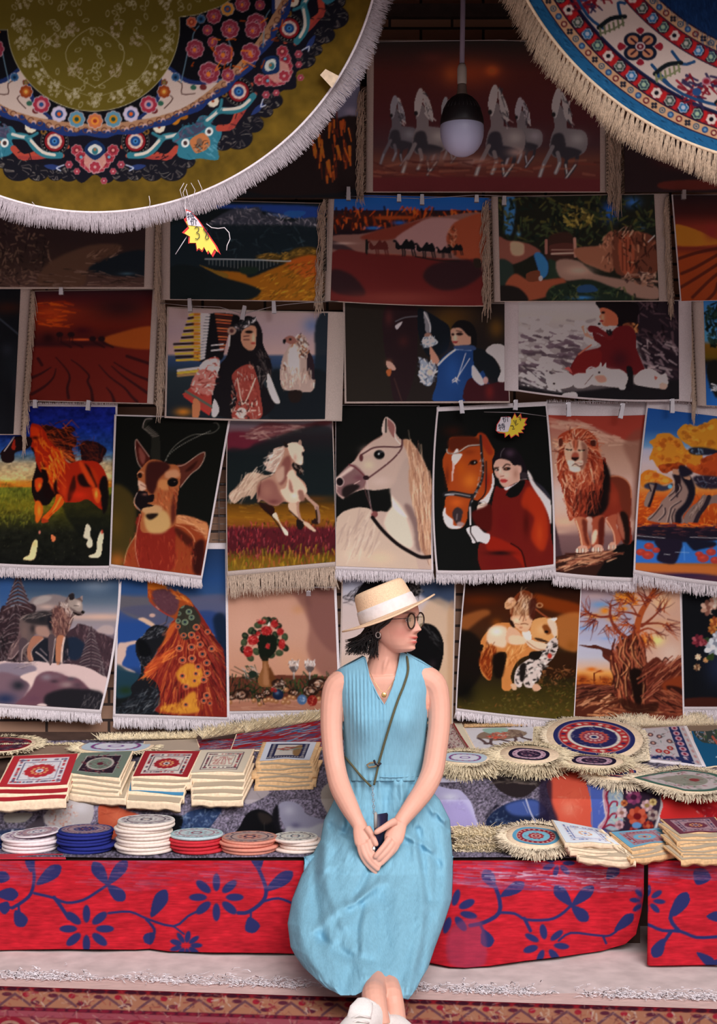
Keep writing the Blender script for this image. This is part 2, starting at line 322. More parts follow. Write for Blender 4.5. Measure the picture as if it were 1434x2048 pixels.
def pic_whitehorse():
    c = Cv(445, 825, 680, 1148).fr(430, 810, 5.12)
    c.g([(140,'6a6870'),(260,'5a3c42'),(330,'4c1e26'),(420,'301a1e'),(520,'16191c'),(900,'141a1a'),(980,'2a2214'),(1020,'50300e'),(1150,'7a4a12'),(1230,'6a3a14'),(1270,'4a161c'),(1500,'3e1418'),(1560,'5c3c10'),(1700,'6c4c18')])
    c.p("130,290 400,290 560,360 330,450 120,470", '581c28', soft=4); c.p("420,220 560,180 900,200 1180,130 1190,190 980,250 820,300 640,360 540,370 300,330", '5a3034', soft=4)
    c.s(70, "250,300 500,220 900,210 960,250 620,340 360,350", ['8a6460','a07a70','70403e'], 70, -5, 16, 14, .6)
    c.p("480,370 1180,220 1200,900 110,990 110,480 330,450", '13181a', .8, soft=8)
    c.b(1000,960,200,40,'5a3010',.7); c.s(100, "120,1020 1190,1000 1190,1200 120,1250", ['8a5a16','6a4010','9c6c20','503412'], 60, 5, 10, 8, .5)
    c.s(380, "120,1250 700,1200 1190,1190 1220,1500 130,1560", ['7a1c24','2a1014','982c30','16100e','5a1418','a84048'], 40, 92, 9, 14, .75)
    c.s(260, "130,1520 1230,1440 1230,1650 140,1700", ['7a5a1a','4a4812','94701e','6c2c1e','38340e','a8482c'], 60, 92, 10, 14, .75)
    # tail
    c.p("600,700 520,720 420,690 340,700 290,750 250,830 160,890 145,950 200,1010 280,950 360,930 370,970 430,880 460,780 600,710", 'a48470'); c.s(60, "300,740 420,700 450,800 380,920 180,980 160,920", ['c0a08a','8a6856','d0b29c'], 120, 125, 9, 12, .7)
    # mane
    c.p("740,430 660,430 600,450 590,500 540,520 560,570 495,590 530,640 520,670 600,690 680,690 720,560", 'a8897a'); c.s(60, "730,430 600,450 500,590 540,670 680,690", ['d0b4a4','8c6c60','e0c8b8'], 90, 140, 8, 18, .75)
    # far legs dark
    c.p("460,1000 600,1040 600,1140 560,1130 470,1050", '24100c'); c.p("840,1170 900,1190 910,1240 870,1280 835,1240", '1a1210')
    # body
    c.p("720,420 760,390 840,385 900,430 915,470 890,500 900,560 890,610 840,610 800,590 790,630 840,650 830,710 870,750 920,800 940,870 920,950 860,1000 850,1020 780,1010 700,990 640,1030 560,1020 480,970 440,1000 425,900 440,800 520,750 600,710 640,640 700,520", '9a6e5c')
    c.p("480,790 560,760 620,800 660,900 700,980 620,1030 540,1000 450,940 440,850", '7c4c44', soft=5); c.b(530,880,70,90,'8e5e50',.7); c.b(600,990,70,30,'5a2c2c',.7)
    c.p("700,560 760,520 780,600 760,680 720,780 670,820 640,740", '70403a', soft=4); c.p("620,700 700,620 710,740 650,800", 'a88270', soft=4)
    c.p("740,700 800,660 830,720 900,800 940,880 900,960 850,1000 760,1000 700,940 670,870 720,850 740,780", 'c6a48e', soft=1)
    c.p("760,760 790,820 800,900 760,860", '8a5c50', soft=2); c.p("850,880 900,880 920,970 870,980", '80564a', soft=2); c.b(810,930,40,30,'d8bca6')
    c.p("745,400 840,385 900,430 905,500 890,600 845,605 800,560 760,490", 'c8a894'); c.b(880,590,24,26,'e0c0a8'); c.b(820,540,20,40,'a07868',.7); c.e(898,500,8,22,'140e10')
    c.p("800,590 880,630 905,680 870,720 845,690 800,650", '16100f'); c.s(12, "800,600 900,660 880,700", ['b09080'], 30, 60, 6, 20, .9)
    c.p("705,375 740,400 745,430 715,430", '1c1412'); c.p("860,360 880,360 885,410 850,395", '8e6e60')
    c.b(450,880,24,80,'5a2e2a',.6); c.l("430,1000 470,780", 8, '3c1a18', .6)
    # legs
    c.p("930,900 980,960 1060,1030 1060,1080 1030,1090 1010,1030 930,950", 'a07868'); c.l("1045,1050 1065,1130 1062,1200", 26, '806058'); c.l("1035,1080 1045,1180", 16, '1c100e'); c.p("990,1190 1030,1165 1060,1220 1000,1215", '221210')
    c.p("750,1010 830,1010 850,1100 900,1180 960,1210 1010,1260 1035,1290 1010,1295 930,1240 860,1160 800,1130 760,1070", 'b8957e'); c.l("760,1080 860,1170 900,1200", 12, '2a1612')
    c.l("850,1000 850,1080 870,1160", 26, '9a7060')
    c.p("600,1110 630,1110 660,1190 700,1250 740,1290 745,1335 700,1300 650,1200 590,1140", 'c8a690'); c.l("470,1000 590,1150 680,1280", 10, '1a1010')
    c.p("680,1250 740,1290 748,1335 715,1325", 'd0b09c')
    return c
def pic_greyhorse():
    c = Cv(662, 800, 885, 1150, '0e0e0d').fr(660, 800, 5.536)
    c.p("70,1340 100,1280 160,1230 300,1190 420,1200 480,1240 560,1230 640,1235 690,1170 680,1000 660,980 500,1000 380,990 280,1020 160,1080 150,1100 80,1040 50,930 60,880 120,810 200,730 280,660 340,570 450,470 580,390 575,300 600,210 630,190 700,250 725,300 730,370 790,440 870,440 960,540 1050,700 1110,900 1160,1100 1300,2200 600,2200 -60,2200 40,1700", 'a4887c')
    c.p("70,1340 160,1240 300,1195 450,1210 500,1320 600,1440 760,1600 900,1680 960,1800 960,2200 -60,2200 40,1700", 'ab9080'); c.b(260,1700,160,120,'c0a48e',.7); c.b(560,1750,200,100,'c4a284',.6)
    c.s(60, "120,1400 400,1300 500,1500 460,1700 120,1700", ['8a6e66','b89c8c','96786c','c8ae9c'], 190, 112, 18, 10, .35)
    c.p("640,1240 690,1160 680,1010 800,1200 880,1400 920,1600 860,1640 700,1540 600,1380", 'c0a594', soft=3); c.p("690,1160 685,1020 720,1130 860,1300 760,1250", 'd8bead', soft=3)
    c.p("660,980 720,900 800,700 880,640 880,900 900,1180 830,1180 700,1080", '9c8278', soft=5); c.p("820,1170 900,1180 1000,1400 1060,1640 960,1660 920,1400", '6e5450', soft=6)
    c.p("800,460 870,440 960,540 1050,700 1110,900 1135,1000 1130,1700 1000,1640 960,1300 880,1000 870,640", '9c7058', soft=2)
    c.s(150, "870,460 960,560 1060,740 1125,1000 1120,1680 1020,1600 940,1200 890,950", ['b88a6c','7a4c3c','c8a084','5c342c','d0aa90','8a5a44'], 260, 84, 9, 5, .7, .05)
    c.p("60,890 120,810 200,730 280,720 380,820 400,900 360,980 260,1010 160,1080 80,1040 52,940", '6a4a4a', soft=2)
    c.p("60,880 110,830 220,740 260,760 150,840 80,900 80,1000 60,960", 'b89a90', soft=2); c.p("160,960 260,930 330,960 200,1070 150,1080 130,1020", '1c1414', soft=3); c.e(108,905,40,46,'120c0e'); c.e(108,905,46,54,'d0b0a8',ring=.14); c.l("60,1000 110,1060 155,1080", 10, 'b89288'); c.l("270,930 330,895", 9, 'c09c94')
    c.b(320,860,70,40,'5a3038',.7)
    c.b(430,720,80,70,'b09c84',.9); c.b(560,900,140,70,'b0948a',.8); c.b(420,560,90,60,'b8988c',.7)
    c.l("280,660 340,570 450,470 580,390", 10, '8a5c54', .7)
    c.e(545,607,60,52,'0c0b0c'); c.e(545,595,70,62,'b09488',ring=.1,a=.6); c.e(540,597,11,11,'b0b0b0'); c.e(565,575,26,8,'5a5860',.5)
    c.p("575,300 605,210 612,350 580,370", 'b89a90'); c.p("640,200 700,250 725,310 715,420 660,350 640,280", '7a4c48'); c.l("632,195 700,250 725,310 718,410 780,490", 9, 'd8bab0'); c.l("620,210 618,355", 16, '0e0c0c')
    c.l("340,610 400,575 480,530 600,517 780,518 800,440", 15, '3a1c20'); c.l("800,450 790,540 700,650 580,750 430,860", 17, '4a2a2c'); c.s(26,"780,560 700,660 450,850 470,830",['b09090','2a1416'],14,-40,8,30,.9)
    c.l("210,715 270,740 330,790 400,860", 16, '5a2c30'); c.e(345,640,22,40,'4a2426'); c.e(400,860,34,26,'241416')
    c.l("405,890 460,1230", 8, 'b09090'); c.l("395,900 380,970 470,1240", 8, '6a4040'); c.e(490,1265,40,36,'6a3a38'); c.l("470,1240 450,1270 470,1310", 8, 'c0a098')
    c.l("470,1300 580,1440 740,1590 900,1690 1010,1740 1115,1735", 40, '140e0e')
    return c
def pic_redcoat():
    c = Cv(868, 802, 1118, 1150, '0e0e0d').fr(860, 790, 5.25)
    c.b(240,380,120,70,'24100c',.9)
    c.p("130,690 200,540 210,450 330,440 470,440 510,400 580,420 640,520 680,600 650,700 660,850 640,1000 580,1090 500,1110 440,1100 400,1200 390,1300 340,1390 220,1400 150,1300 160,1100 190,1020 160,860", '8c3614')
    c.p("210,450 470,440 540,520 400,540 220,600", '4a1a0e', soft=5); c.b(420,900,110,120,'b0581c',.9); c.b(330,760,70,110,'9c4212',.8); c.b(280,1130,90,60,'b04c1a',.8); c.b(600,900,50,120,'7c1c10',.9); c.p("510,400 580,420 650,560 660,620 610,620 540,500", '7a2412', soft=3)
    c.b(410,600,90,40,'6a2610',.7); c.b(180,850,30,120,'5a1c0e',.8)
    c.p("280,560 300,600 240,620 325,615 330,650 260,740 235,720 230,650 240,620", 'c8aaa4'); c.p("235,720 260,740 240,860 245,890 225,910 230,850", 'b89088')
    c.e(458,710,42,24,'160c0a',rot=-8); c.l("405,735 440,690 490,685", 8, '2a100c'); c.e(470,708,7,7,'b0a8a0')
    c.l("175,570 185,605 230,615 300,600 400,535 520,525", 11, 'a8a098'); c.l("180,590 230,620 330,590 420,540 520,530", 6, '2a2624')
    c.l("530,430 545,640 560,760 540,900 480,1020 430,1120 415,1190", 26, '1a1a1c'); c.l("590,700 590,900 575,1040 500,1120", 14, '241414'); c.s(50, "535,600 560,640 550,900 470,1080 430,1120 500,930", ['b4a8a8','5a5858','8a8080'], 14, 80, 8, 60, .8)
    c.l("155,1045 240,1030 400,1060 440,1060", 50, '1c191b'); c.l("160,1045 260,1035 420,1062", 9, '9c9494'); c.l("160,1050 250,1048", 12, '8e8688')
    c.p("235,1240 260,1190 300,1180 340,1210 335,1280 300,1370 250,1310", '2c2224', soft=1); c.l("285,1250 280,1310", 8, '8e7c7c')
    c.p("135,1230 160,1180 170,1250 240,1310 250,1370 340,1370 310,1400 210,1400 150,1330", 'c8b0ac'); c.p("300,1330 360,1350 330,1380 280,1370", '8a6a66', soft=1)
    c.p("650,820 672,870 670,960 640,1050 600,1140 520,1120 570,1080 630,1000 650,920", 'd0b6b0'); c.p("510,1150 600,1140 590,1200 520,1240 490,1230", 'c0a090'); c.e(550,1138,42,22,'6a5a58',ring=.2)
    # rider
    c.p("690,960 760,980 940,900 1040,900 1130,1000 1200,1120 1260,1330 1285,1560 1400,1900 1200,2100 600,2100 540,1860 500,1700 520,1560 570,1540 620,1300 650,1150", '5a1410')
    c.p("1030,960 1140,1050 1200,1150 1240,1330 1240,1500 1180,1640 1060,1500 1090,1280 960,1150", '8c2410', soft=8); c.b(1150,1450,50,160,'9c3214',.9); c.b(1010,1350,40,160,'3a0c0a',.8); c.b(780,1350,110,180,'561010',.9)
    c.p("440,1230 560,1180 640,1150 640,1420 520,1400 460,1330", '400e0c', soft=3)
    c.p("590,1560 640,1480 840,1560 960,1640 1010,1850 930,1740 800,1650 620,1640", '78180e', soft=3); c.l("850,1560 960,1640 1010,1830", 14, '1c0808'); c.b(740,1660,160,30,'180a0a',.9); c.b(700,1760,150,70,'561010',.9)
    c.p("800,1040 880,930 1000,900 940,1040 850,1080 810,1060", '0e0c0c'); c.p("780,975 860,950 950,895 830,985 800,1000", 'c8b0b0')
    c.p("1020,790 1060,840 1110,940 1200,1030 1265,1100 1270,1360 1240,1250 1180,1120 1080,970 1040,880", 'd4bcb8', soft=1); c.p("1040,860 1090,900 1180,960 1260,1060 1265,1110 1110,930", '26222a', soft=1)
    c.p("380,1410 440,1380 500,1380 560,1440 630,1470 600,1560 520,1540 450,1555 430,1500", 'dcc4c4'); c.l("430,1370 425,1440 460,1500 490,1550", 14, '100c0c'); c.l("420,1180 425,1360", 16, 'c0b0b0')
    # face
    c.p("670,720 700,680 770,665 850,700 930,740 960,760 940,850 940,900 880,930 790,970 740,930 720,880 690,850 675,790", 'b08474'); c.b(800,840,60,60,'c89c8a',.9); c.b(900,830,36,70,'906050',.7); c.b(740,800,26,50,'d8b2a2',.9)
    c.p("650,680 700,620 740,570 800,550 880,560 940,610 980,680 1020,800 1000,860 950,870 940,740 880,740 830,690 740,670 690,690 665,740", '140e12'); c.b(840,610,60,50,'3a2834',.9); c.l("740,650 750,600 780,560", 7, '8a7c80',.6); c.e(945,780,18,40,'b8887a')
    c.e(700,782,24,14,'180e0c',rot=10); c.e(808,775,38,17,'180e0c',rot=-8); c.l("675,765 720,760", 10, '2a1814'); c.l("765,765 800,728 840,735", 12, '2a1814'); c.e(800,775,9,8,'8a4a34'); c.e(696,784,7,6,'e0d0c8'); c.l("750,780 740,840", 9, 'a87a68',.7); c.l("740,855 775,850", 9, '7a4438')
    c.p("735,890 770,880 815,895 790,920 755,920", '9a3230'); c.l("735,900 815,900", 5, '5a1a1a'); c.e(985,845,40,36,'2a2024'); c.l("940,890 1020,880", 6, 'b09c9c')
    return c
def pic_lion():
    c = Cv(1088, 802, 1300, 1165).fr(1080, 790, 5.12)
    c.g([(190,'8e3c30'),(330,'94564a'),(500,'9a6e5c'),(800,'a88070'),(1000,'c09c94'),(1200,'bc9484'),(1380,'9c7468'),(1450,'6a4a4a'),(1600,'5c4040'),(1700,'4c3030')])
    c.p("80,190 1090,190 1080,420 900,470 760,420 560,330 420,280 240,250 80,260", '8a3228', soft=5); c.s(40, "90,260 500,300 700,420 950,480 900,540 400,420 100,340", ['b48a76','a87a68','c09a84'], 200, 14, 26, 8, .45)
    c.p("850,500 1080,380 1020,1200 900,1240 960,800", '6c4034', .55, soft=14); c.b(250,1300,160,60,'c8987a',.8); c.b(200,1400,140,30,'b08a78',.6)
    c.p("135,1330 160,1350 190,1460 230,1640 300,1680 140,1700", '3c282c', soft=2)
    # rock
    c.p("60,1720 240,1640 400,1610 560,1600 760,1580 860,1520 960,1500 1200,1500 1200,2100 0,2100", '2c1612')
    c.p("740,1600 860,1520 970,1490 1200,1500 1200,2100 560,2000", '0e0c0c', soft=2)
    c.s(80, "150,1690 400,1620 740,1610 720,1700 420,1760 160,1790", ['b07858','8a4c38','5a2c20','c88e6c','3a1a14'], 150, -14, 13, 10, .75)
    # body
    c.p("620,640 680,700 715,830 800,830 880,870 930,950 935,1100 920,1240 940,1500 860,1520 800,1420 790,1330 700,1250 660,1290 640,1500 600,1540 540,1500 540,1270 470,1260 480,1400 510,1560 430,1560 390,1380 350,1260 290,1250 260,1100 230,950 200,800", '702418')
    c.p("715,830 830,840 900,890 935,1000 930,1240 880,1250 830,1150 790,980", '5c2418', soft=3); c.l("720,835 800,832 880,870 925,940 935,1050", 12, 'b06a48',.8)
    c.p("600,640 690,730 720,850 700,1120 600,1240 480,1230 440,1120 520,960 580,860", '120c0c', soft=5)
    c.b(760,1050,60,120,'802c1c',.9); c.p("820,1200 900,1240 920,1500 860,1520 840,1380", '1a0e0c', soft=2); c.p("800,1200 850,1330 870,1480 830,1440 790,1300", '8c4a38', soft=2)
    # legs
    c.p("350,1250 480,1270 480,1380 520,1560 430,1560 400,1400", 'a0563c', soft=1); c.l("370,1290 410,1420 430,1540", 12, 'e0a888',.8); c.p("430,1280 480,1300 480,1420 510,1540 460,1500", '5a2218', soft=3)
    c.p("540,1270 660,1240 650,1400 640,1550 530,1550 540,1450", '8a3c28', soft=1); c.p("600,1300 660,1260 645,1540 600,1540", '4a1812', soft=3); c.p("560,1380 590,1400 570,1500 530,1530 530,1440", 'd8a48a', soft=2)
    c.p("680,1260 790,1220 780,1330 830,1480 760,1540 745,1400 700,1340", '904430', soft=1); c.l("680,1280 750,1400 770,1520", 11, 'd8a080',.8)
    for x,y,w in ((365,1575,130),(530,1565,120),(695,1540,90)):
        c.p([[x,y+20],[x+w*.3,y-30],[x+w*.8,y-30],[x+w,y+15],[x+w*.85,y+35],[x+w*.1,y+40]],'b8806c')
        for j in range(4): c.e(x+w*(.12+.22*j), y+18, w*.09, 22, 'e0b8a4' if j%2==0 else 'c89880')
        for j in range(3): c.l([[x+w*(.24+.22*j),y],[x+w*(.24+.22*j),y+36]], 6, '3a1c18')
    # mane
    c.p("180,450 230,390 330,350 440,345 530,390 590,470 600,570 640,660 650,800 620,960 500,1000 470,1180 350,1260 300,1280 270,1100 220,950 200,850 170,700 200,560", '8c3420')
    c.s(330, "180,450 330,350 530,390 600,570 620,760 560,940 430,1000 340,1240 290,1200 220,920 170,700", ['c88a68','6a2014','e0b090','a04a30','4a140e','b86a48'], 110, lambda x,y: math.degrees(math.atan2(y-560, x-360)) + (25 if x>360 else -25), 10, 14, .75, .2)
    c.s(110, "380,1000 600,900 640,700 640,1100 480,1200 330,1180", ['4a140e','7a2a1c','240c0a','943c28'], 120, 100, 10, 14, .75)
    c.e(210,485,26,42,'4a2018'); c.e(548,490,34,36,'3c1812'); c.l("190,510 190,450 230,430",7,'c89078'); c.l("520,460 570,460 575,510",7,'c89078')
    # face
    c.p("250,540 300,480 380,460 450,480 490,540 480,640 450,720 420,780 340,785 290,730 260,640", 'b88c74'); c.p("420,480 480,520 490,640 440,760 400,740 440,620", '7a4c3e', soft=4)
    c.p("330,470 390,465 380,560 350,560", 'a05038', soft=2); c.p("340,590 385,590 400,640 360,670 320,650", '8c4030', soft=2); c.p("318,640 400,640 370,672 345,672", '20100e')
    c.l("270,555 300,565 325,560", 12, '160e0c'); c.l("395,565 425,570 455,565", 13, '160e0c'); c.e(425,575,12,7,'c8b090'); c.e(300,572,9,6,'c8b090'); c.l("350,470 345,540",6,'3a1812'); c.l("390,470 380,540",6,'3a1812'); c.l("300,490 320,530",6,'5a2c20')
    c.p("285,670 340,670 355,700 350,725 300,735 285,700", 'd0b0a0'); c.p("370,680 440,670 440,710 400,730 365,715", 'c89c8a'); c.l("330,725 360,705 400,730 420,725", 8, '1c100e'); c.p("300,735 400,735 410,775 350,790 305,770", 'd0b4a4', soft=1); c.s(10,"370,690 490,680 440,710",['e8d0c0','5a3428'],50,5,4,8,.8)
    return c
def pic_orangetree():
    c = Cv(1262, 800, 1442, 1170).fr(1250, 780, 4.995)
    c.g([(160,'1c4484'),(400,'244a84'),(560,'5c7ea0'),(600,'9c94a4'),(750,'b09898'),(900,'a88c84'),(1000,'b86a2c'),(1080,'a84418'),(1330,'8e3010'),(1350,'3c1c2a'),(1450,'1c1620'),(1500,'285894'),(1720,'2858a0'),(1740,'8c4c20'),(1800,'a05028'),(1860,'3c2030')])
    def crown(P, cols, n, dk=None):
        c.p(P, cols[0]); r = np.random.RandomState(len(P)+n); Q = pts_of(P)
        for i in range(n):
            t = r.rand(len(Q)); t /= t.sum(); q = (Q*t[:,None]).sum(0)*.4 + Q[r.randint(len(Q))]*.6
            c.e(q[0], q[1], 14+r.rand()*20, 12+r.rand()*14, cols[r.randint(1,len(cols))], .55)
    crown("280,570 240,520 300,480 330,440 440,430 500,470 560,500 620,600 760,640 770,700 700,780 560,740 400,760 330,780 280,700 240,690", ['b06c20','cc8428','a05018','c87820','8a3c14'], 150)
    crown("520,420 600,340 680,370 800,340 870,290 940,320 940,600 700,580 620,540 560,500", ['b07020','d08c30','a05818','c88028','8a4a18'], 150)
    c.p("640,590 740,570 920,600 920,640 780,650 660,640", '1c1c28', soft=2); c.s(20,"660,600 800,600 780,650 690,640",['7a90a8','2a2a30'],24,40,10,50,.7)
    crown("700,790 790,680 860,650 940,640 940,880 800,860 620,800 560,760", ['983818','b04c1c','7a2812','a04018'], 80)
    crown("330,760 420,740 560,730 600,770 480,800 380,830", ['8c3414','a8481c','6a2410'], 30)
    crown("150,860 220,800 300,810 330,830 450,880 470,920 350,950 250,930 170,970", ['b4641c','cc8430','a04818'], 50)
    c.p("700,860 940,870 940,980 760,980 700,930", '241c28', soft=3); c.s(40,"700,880 930,880 930,960 760,960",['5c6a80','14121a','80747c'],30,20,8,50,.7)
    c.p("220,930 320,930 400,960 470,930 470,970 380,1010 200,980", '2c2c3c', soft=2); c.e(450,965,22,20,'5c94b4')
    c.s(70,"140,1050 360,1080 330,1290 120,1330",['c85c14','8e3410','d88030'],40,-10,9,30,.6); c.s(60,"600,1050 940,1000 940,1330 640,1330",['b05a14','7c2c10','c88030'],50,80,9,25,.6)
    # trunks
    c.p("240,940 300,960 310,1010 260,1090 250,1165 190,1150 220,1040 250,1000", '786058'); c.l("310,940 270,1080 240,1160", 26, '20141a'); c.l("235,940 260,1010",12,'20141a')
    c.p("1000,1030 860,1060 780,1050 740,1110 660,1170 590,1270 600,1330 720,1330 760,1240 820,1160 900,1130 1000,1150", '6c544e'); c.l("840,1070 800,1160 740,1240 700,1330", 44, '241a20'); c.s(26,"700,1140 780,1070 760,1180 640,1280",['a08478','4a3832'],60,120,8,12,.7)
    c.p("470,850 500,830 640,850 700,960 690,1080 640,1180 580,1260 580,1335 380,1330 230,1300 240,1260 330,1200 360,1120 420,1060 480,980 500,900", '7c6058')
    c.p("560,870 650,860 700,980 690,1080 640,1170 570,1260 560,1330 500,1330 510,1220 600,1120 630,1000", '16121a', soft=2)
    c.p("480,850 560,860 540,1000 520,1080 500,1000 500,920", '20161c', soft=1); c.p("480,830 480,790 530,800 540,850", 'a07058'); c.p("570,850 640,850 650,900 590,880", '9a6c54')
    for P in ("460,1100 560,1000 550,940","440,1060 500,1010 510,960","560,1110 470,1170 450,1240 430,1320","400,1180 400,1240 340,1300","370,1150 280,1260 240,1290","500,1190 470,1260 480,1330"):
        c.l(P, 14, '2c2024', .85); Q=pts_of(P)-[16,0]; c.l(Q, 8, 'ac9084', .7)
    c.p("540,760 600,760 680,830 560,870", '1a1620', soft=2)
    c.s(60,"100,1330 940,1330 940,1380 100,1370",['c84814','8e2c10','e07020'],60,2,12,6,.8)
    c.p("100,1370 940,1390 940,1490 700,1520 100,1490", '18121c', soft=3); c.s(40,"110,1380 930,1400 930,1470 110,1460",['5c2c30','2c1c28','7a3a2c'],60,3,8,6,.6); c.l("110,1455 400,1480",7,'a8a0a0'); c.l("650,1470 930,1480",7,'a8a0a0')
    c.p("300,1500 560,1500 540,1650 480,1740 320,1700 340,1600", '1a1420', soft=2)
    for x,y,w in ((240,1560,50),(160,1620,50),(230,1650,60),(310,1600,40),(780,1680,60),(860,1620,50),(740,1640,40),(900,1700,50),(860,1560,30)): c.e(x,y,w,w*.7,'9a2a1c',.9); c.b(x-8,y-10,w*.5,w*.3,'c8442c',.6)
    c.p("600,1480 760,1500 900,1520 900,1560 760,1590 680,1600", '141420', soft=2); c.l("500,1620 640,1625",5,'a0a8b8'); c.l("590,1560 595,1700",8,'6a94c8',.5); c.l("390,1640 450,1645",8,'8a8488')
    c.p("100,1730 480,1750 940,1770 940,1850 700,1830 100,1790", 'a05426', soft=3); c.b(600,1850,300,22,'2c1c34')
    return c
def pic_wolf():
    c = Cv(-8, 1135, 245, 1425).fr(0, 1130, 5.975)
    c.g([(100,'2a3c5c'),(300,'34465e'),(450,'5a6474'),(560,'86808a'),(620,'b8968c'),(680,'8a7c80'),(780,'90808a'),(900,'50404a'),(1180,'6a5058'),(1700,'6a5058')])
    c.p("0,100 160,110 100,500 0,540", '2c4c80', .8, soft=6); c.b(1150,250,260,120,'6e7888',.8); c.b(1200,620,260,40,'c8a090',.8)
    c.p("380,400 480,370 640,350 780,380 860,420 800,500 700,540 400,580 340,500", '7c6c6c', soft=2); c.p("400,430 500,370 620,380 560,440 420,480", '9c8c88', soft=3); c.b(560,500,140,40,'c09c90',.8)
    # right ridge and pines
    c.p("760,860 900,740 940,700 1080,740 1160,790 1250,830 1340,880 1500,1000 1500,1440 1280,1400 1200,1300 1000,1240 760,1180", '3c2a30'); c.s(120,"900,720 1160,790 1340,900 1330,1340 1100,1200 880,900",['6a4c50','2a2026','7c6064','4c363c'],50,80,12,20,.7)
    c.p("770,900 900,860 1030,960 1020,1040 900,1140 740,1060", '1c2434', soft=3); c.p("1150,790 1240,720 1350,740 1350,830 1240,820", 'a8908e', soft=2)
    def pine(x, y, h, w, n, cs):
        for i in range(n):
            t = i/n; yy = y+h*t; ww = w*(.15+.85*t)
            for sg in (-1, 1): c.l([[x,yy],[x+sg*ww*.6,yy+h/n*.6],[x+sg*ww,yy+h/n*1.4]], 26*(.6+t*.6), cs[0], .95); c.l([[x+sg*8,yy-8],[x+sg*ww*.6,yy+h/n*.3],[x+sg*ww,yy+h/n*1.1]], 9, cs[1+i%2], .8)
    pine(1090,740,500,170,13,['382a30','9c8684','6a5458']); pine(1215,1170,160,50,5,['382a30','a08c8a','7a6468'])
    c.p("0,540 140,500 240,480 400,470 420,600 300,1180 0,1200", '2e2024'); c.s(200,"-20,560 300,500 300,1160 -20,1190",['5c4448','1c1618','7c6464','463236','8e787a'],40,40,14,50,.7)
    pine(215,110,430,190,9,['3a2628','a08c90','6a4c50']); pine(190,480,500,230,9,['2c2024','8c7678','5a4044'])
    c.s(40,"-20,860 100,860 200,1190 -20,1190",['141416','5a4a4e'],60,80,12,20,.8)
    c.p("380,880 600,860 800,860 780,1170 420,1170", '1c1c24', soft=2); c.l("430,1040 500,1090 570,1160",16,'9c8888'); c.l("480,1000 560,1080",12,'7a686c'); c.s(20,"640,1000 860,1060 860,1180 740,1180",['5a444a','2c2228','806a70'],60,60,10,40,.8)
    # snow mound
    c.p("-40,1200 200,1165 430,1150 560,1165 760,1180 900,1190 1080,1240 1200,1310 1320,1400 1400,1800 -40,1800", 'c8a8a4')
    c.p("-40,1210 200,1170 400,1200 430,1260 300,1330 240,1340 -40,1500", '7c6c78', soft=2); c.s(12,"200,1190 400,1170 380,1240 220,1250",['bca09c','64545c'],120,-12,8,8,.7)
    c.p("-40,1300 240,1330 360,1400 300,1560 200,1680 -40,1700", '70545e', soft=4); c.b(220,1440,110,80,'22222a',.95); c.b(60,1600,180,90,'242c48',.95)
    c.p("240,1330 440,1270 410,1380 380,1460 330,1400", 'd0b0a8', soft=1)
    c.p("440,1330 560,1270 700,1290 830,1340 940,1360 1050,1460 1100,1500 1240,1560 1200,1740 240,1700 300,1560 380,1460", '64404a', soft=2)
    c.b(560,1340,90,50,'7c6c74',.9); c.b(680,1330,90,50,'6a5058',.9); c.b(800,1430,110,50,'8a7070',.9); c.b(850,1360,60,30,'4c4048',.9); c.b(930,1440,80,50,'4c3840',.9); c.b(650,1390,60,26,'3c2c34',.9)
    c.p("540,1560 760,1480 960,1480 1100,1490 1230,1540 1210,1740 600,1700", '18181c', .92, soft=6); c.s(40,"980,1560 1220,1560 1180,1730 980,1700",['8a7c7c','4c4448'],70,110,5,14,.8); c.b(400,1600,120,60,'5c3a48',.8)
    c.e(500,1680,60,26,'c8aca8')
    # wolf
    c.p("230,700 220,850 130,960 90,1080 100,1125 160,1110 230,1010 250,860", '5c4446'); c.s(22,"220,800 240,900 130,1100 100,1080",['8c6c68','3a2a2e','b09084'],90,115,8,10,.7); c.l("95,1110 150,1115 235,1010",8,'c0a09c')
    c.p("250,620 330,590 440,560 580,550 640,520 720,510 780,430 830,350 880,335 900,400 960,385 985,365 990,420 975,470 985,540 1010,560 990,590 960,605 900,600 870,660 830,760 780,860 740,930 720,1060 740,1170 670,1170 660,900 620,1170 585,1165 580,860 420,830 400,900 340,990 300,1030 360,1150 330,1155 280,1060 260,1140 230,1155 230,1010 250,860 235,700", '5e4c4a')
    c.p("280,620 440,560 580,560 600,660 560,720 380,700 300,680", '2c2628', soft=3); c.p("570,620 640,560 660,700 620,780 580,760", '1c1a20', soft=3); c.b(500,640,60,50,'1c1c20',.8); c.b(390,760,40,70,'2c2426',.9)
    c.p("430,740 560,740 600,860 520,860 440,830", '9a7468', soft=4); c.b(290,800,50,130,'6c5450',.8)
    c.p("640,520 760,500 860,600 830,760 760,860 650,850 620,720", '5c3a38', soft=4); c.s(110,"620,560 760,450 870,620 830,760 700,900 640,800",['8c5a4c','3a2220','b08070','2c1c1e','c89880'],60,78,9,18,.75)
    c.s(30,"740,480 860,450 860,580 780,600",['d0b4a8','8a7068','e0c8bc'],60,65,9,14,.8); c.s(30,"260,610 560,560 560,600 280,660",['a89088','483a3a'],80,160,6,10,.7)
    c.p("820,390 870,350 895,400 960,430 985,470 985,540 940,560 870,520 820,470", '98847c', soft=1); c.b(940,470,30,40,'dcc0b4',.8); c.l("885,485 940,490",7,'241c1e'); c.p("820,360 880,340 890,400 840,420", '241e20'); c.p("960,385 990,365 985,420", '8c7470')
    c.p("985,545 1010,558 1000,580 970,570", '14100f'); c.p("870,560 930,580 970,590 940,605 900,595", '18100f'); c.l("830,700 860,640 900,600",10,'d8b8a8')
